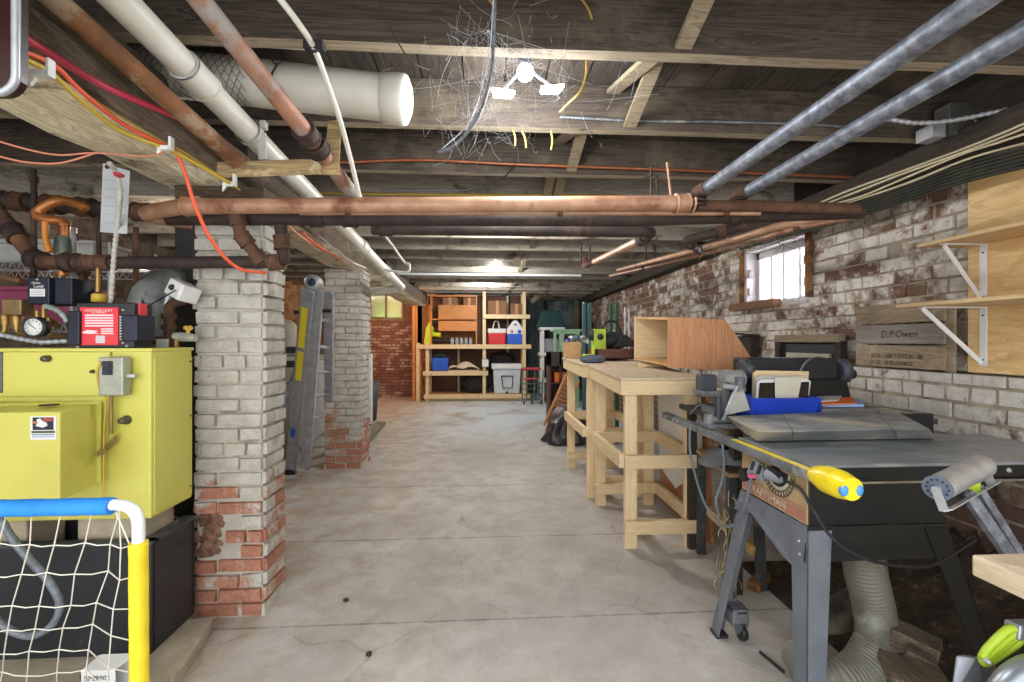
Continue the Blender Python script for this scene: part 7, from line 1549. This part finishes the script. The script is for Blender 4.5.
MB().box((PY(950, 690, 1.0).x+0.02, 0.55, zf-0.05), (1.75, 1.03, zf)).build('saw_base', M_ALU, t, bevel=0.006)
for x, y in ((1.3, 0.6), (1.68, 0.6), (1.68, 0.98), (1.3, 0.98)): MB().box((x-0.02, y-0.02, 0), (x+0.02, y+0.02, zf-0.05)).build('leg', M_SAWBLK, t)
# dust hoses
M_HOSE = mat('grey_flex_hose', (140, 138, 126), (108, 104, 90), 3, 0.55, 0.0, c3=(168, 168, 162), s3=4)
flex('dust_hose', [PY(862, 545, 1.62), PY(866, 575, 1.62), PY(874, 610, 1.62), PY(876, 640, 1.60), PY(862, 668, 1.57), PY(838, 682, 1.55), PY(815, 676, 1.60), PY(800, 655, 1.70)], 0.066, M_HOSE, 'fat ribbed grey dust hose curving down from under the table saw', 0.22, 'hose', seg=22, amp=0.05)
mb = MB(); mb.tube([PY(818, 638, 1.95), PY(835, 618, 1.98), PY(856, 604, 2.05), PY(880, 598, 2.2)], 0.075, 22, radii=[.07, .08, .072, .072]); tag(mb.build('dust_duct', mat('dirty_duct', (120, 118, 108), (76, 74, 68), 7, 0.45, 0.5)), 'smooth dirty metal duct lying behind the ribbed dust hose', 'duct')
# dark brown mound filling an indistinct dark area along the wall foot, plus rubble
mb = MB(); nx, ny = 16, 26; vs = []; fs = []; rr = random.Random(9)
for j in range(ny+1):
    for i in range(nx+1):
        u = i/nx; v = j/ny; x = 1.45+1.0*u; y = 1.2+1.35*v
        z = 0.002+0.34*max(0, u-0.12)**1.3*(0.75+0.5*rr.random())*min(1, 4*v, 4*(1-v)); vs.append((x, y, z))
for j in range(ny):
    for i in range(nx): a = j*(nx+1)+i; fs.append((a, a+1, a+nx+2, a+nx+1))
mb.add(vs, fs, True); o = mb.build('dark_mound', mat('dark_brown_mound', (74, 60, 46), (46, 36, 28), 10, 0.95, 0, 0.9, c3=(110, 96, 78), s3=22)); tag(o, 'dark brown mound filling the dark area along the wall under the saw', 'dark_mound'); o['kind'] = 'stuff'
M_OLDW = wood('old_grey_timber', (128, 116, 100), (92, 80, 66), 'y', 14, 0.9, False)
for k, (a, b, w_, h_, lab) in enumerate((((892, 632), (940, 655), 0.10, 0.07, 'thick grey timber offcut lying behind the ribbed hose'), ((885, 668), (950, 690), 0.16, 0.04, 'flat grey board on the mound below the roller stand'), ((905, 652), (936, 668), 0.05, 0.04, 'thin grey batten between the two timbers under the saw'))):
    p, q = PZ(*a, 0.22), PZ(*b, 0.20); mb = MB(); mb.bar(p, q, w_, h_); tag(mb.build('timber_offcut', M_OLDW, bevel=0.004), lab, 'timber')
for k, (px, py, lab) in enumerate(((752, 588, 'reddish wood chunk on the floor beside the near saw leg'), (790, 560, 'dark wood chunk deep under the saw stand'))):
    p = PZ(px, py, 0.0); M = Matrix.Translation(p+Vector((0.05, 0.02, 0.025))) @ Matrix.Rotation(0.7+k, 4, 'Z'); mb = MB(); mb.box((-0.09, -0.03, -0.024), (0.09, 0.03, 0.02), M); tag(mb.build('wood_chunk', M_LATH if k == 0 else M_DKWOOD, bevel=0.004), lab, 'wood')
mb = MB(); a, b = PZ(768, 655, 0.012), PZ(782, 668, 0.012); mb.cyl(PZ(760, 652, 0.008), PZ(784, 672, 0.008), 0.006, seg=8); tag(mb.build('steel_rod', M_DKIRON), 'thin dark rod lying on the floor by the near saw leg', 'rod')
for k, (px, py) in enumerate(((405, 478+35), (385, 640), (412, 635), (432, 540))): pass
for px, py, lab in ((346, 600, 'small dark pebble left of centre on the floor'), (369, 654, 'dark pebble nearest the camera on the floor')):
    p = PZ(px, py, 0.006); mb = MB(); mb.ball(p, 0.012, 8, (1.2, 1, .6), 0.25); tag(mb.build('pebble', M_DKIRON), lab, 'pebble')
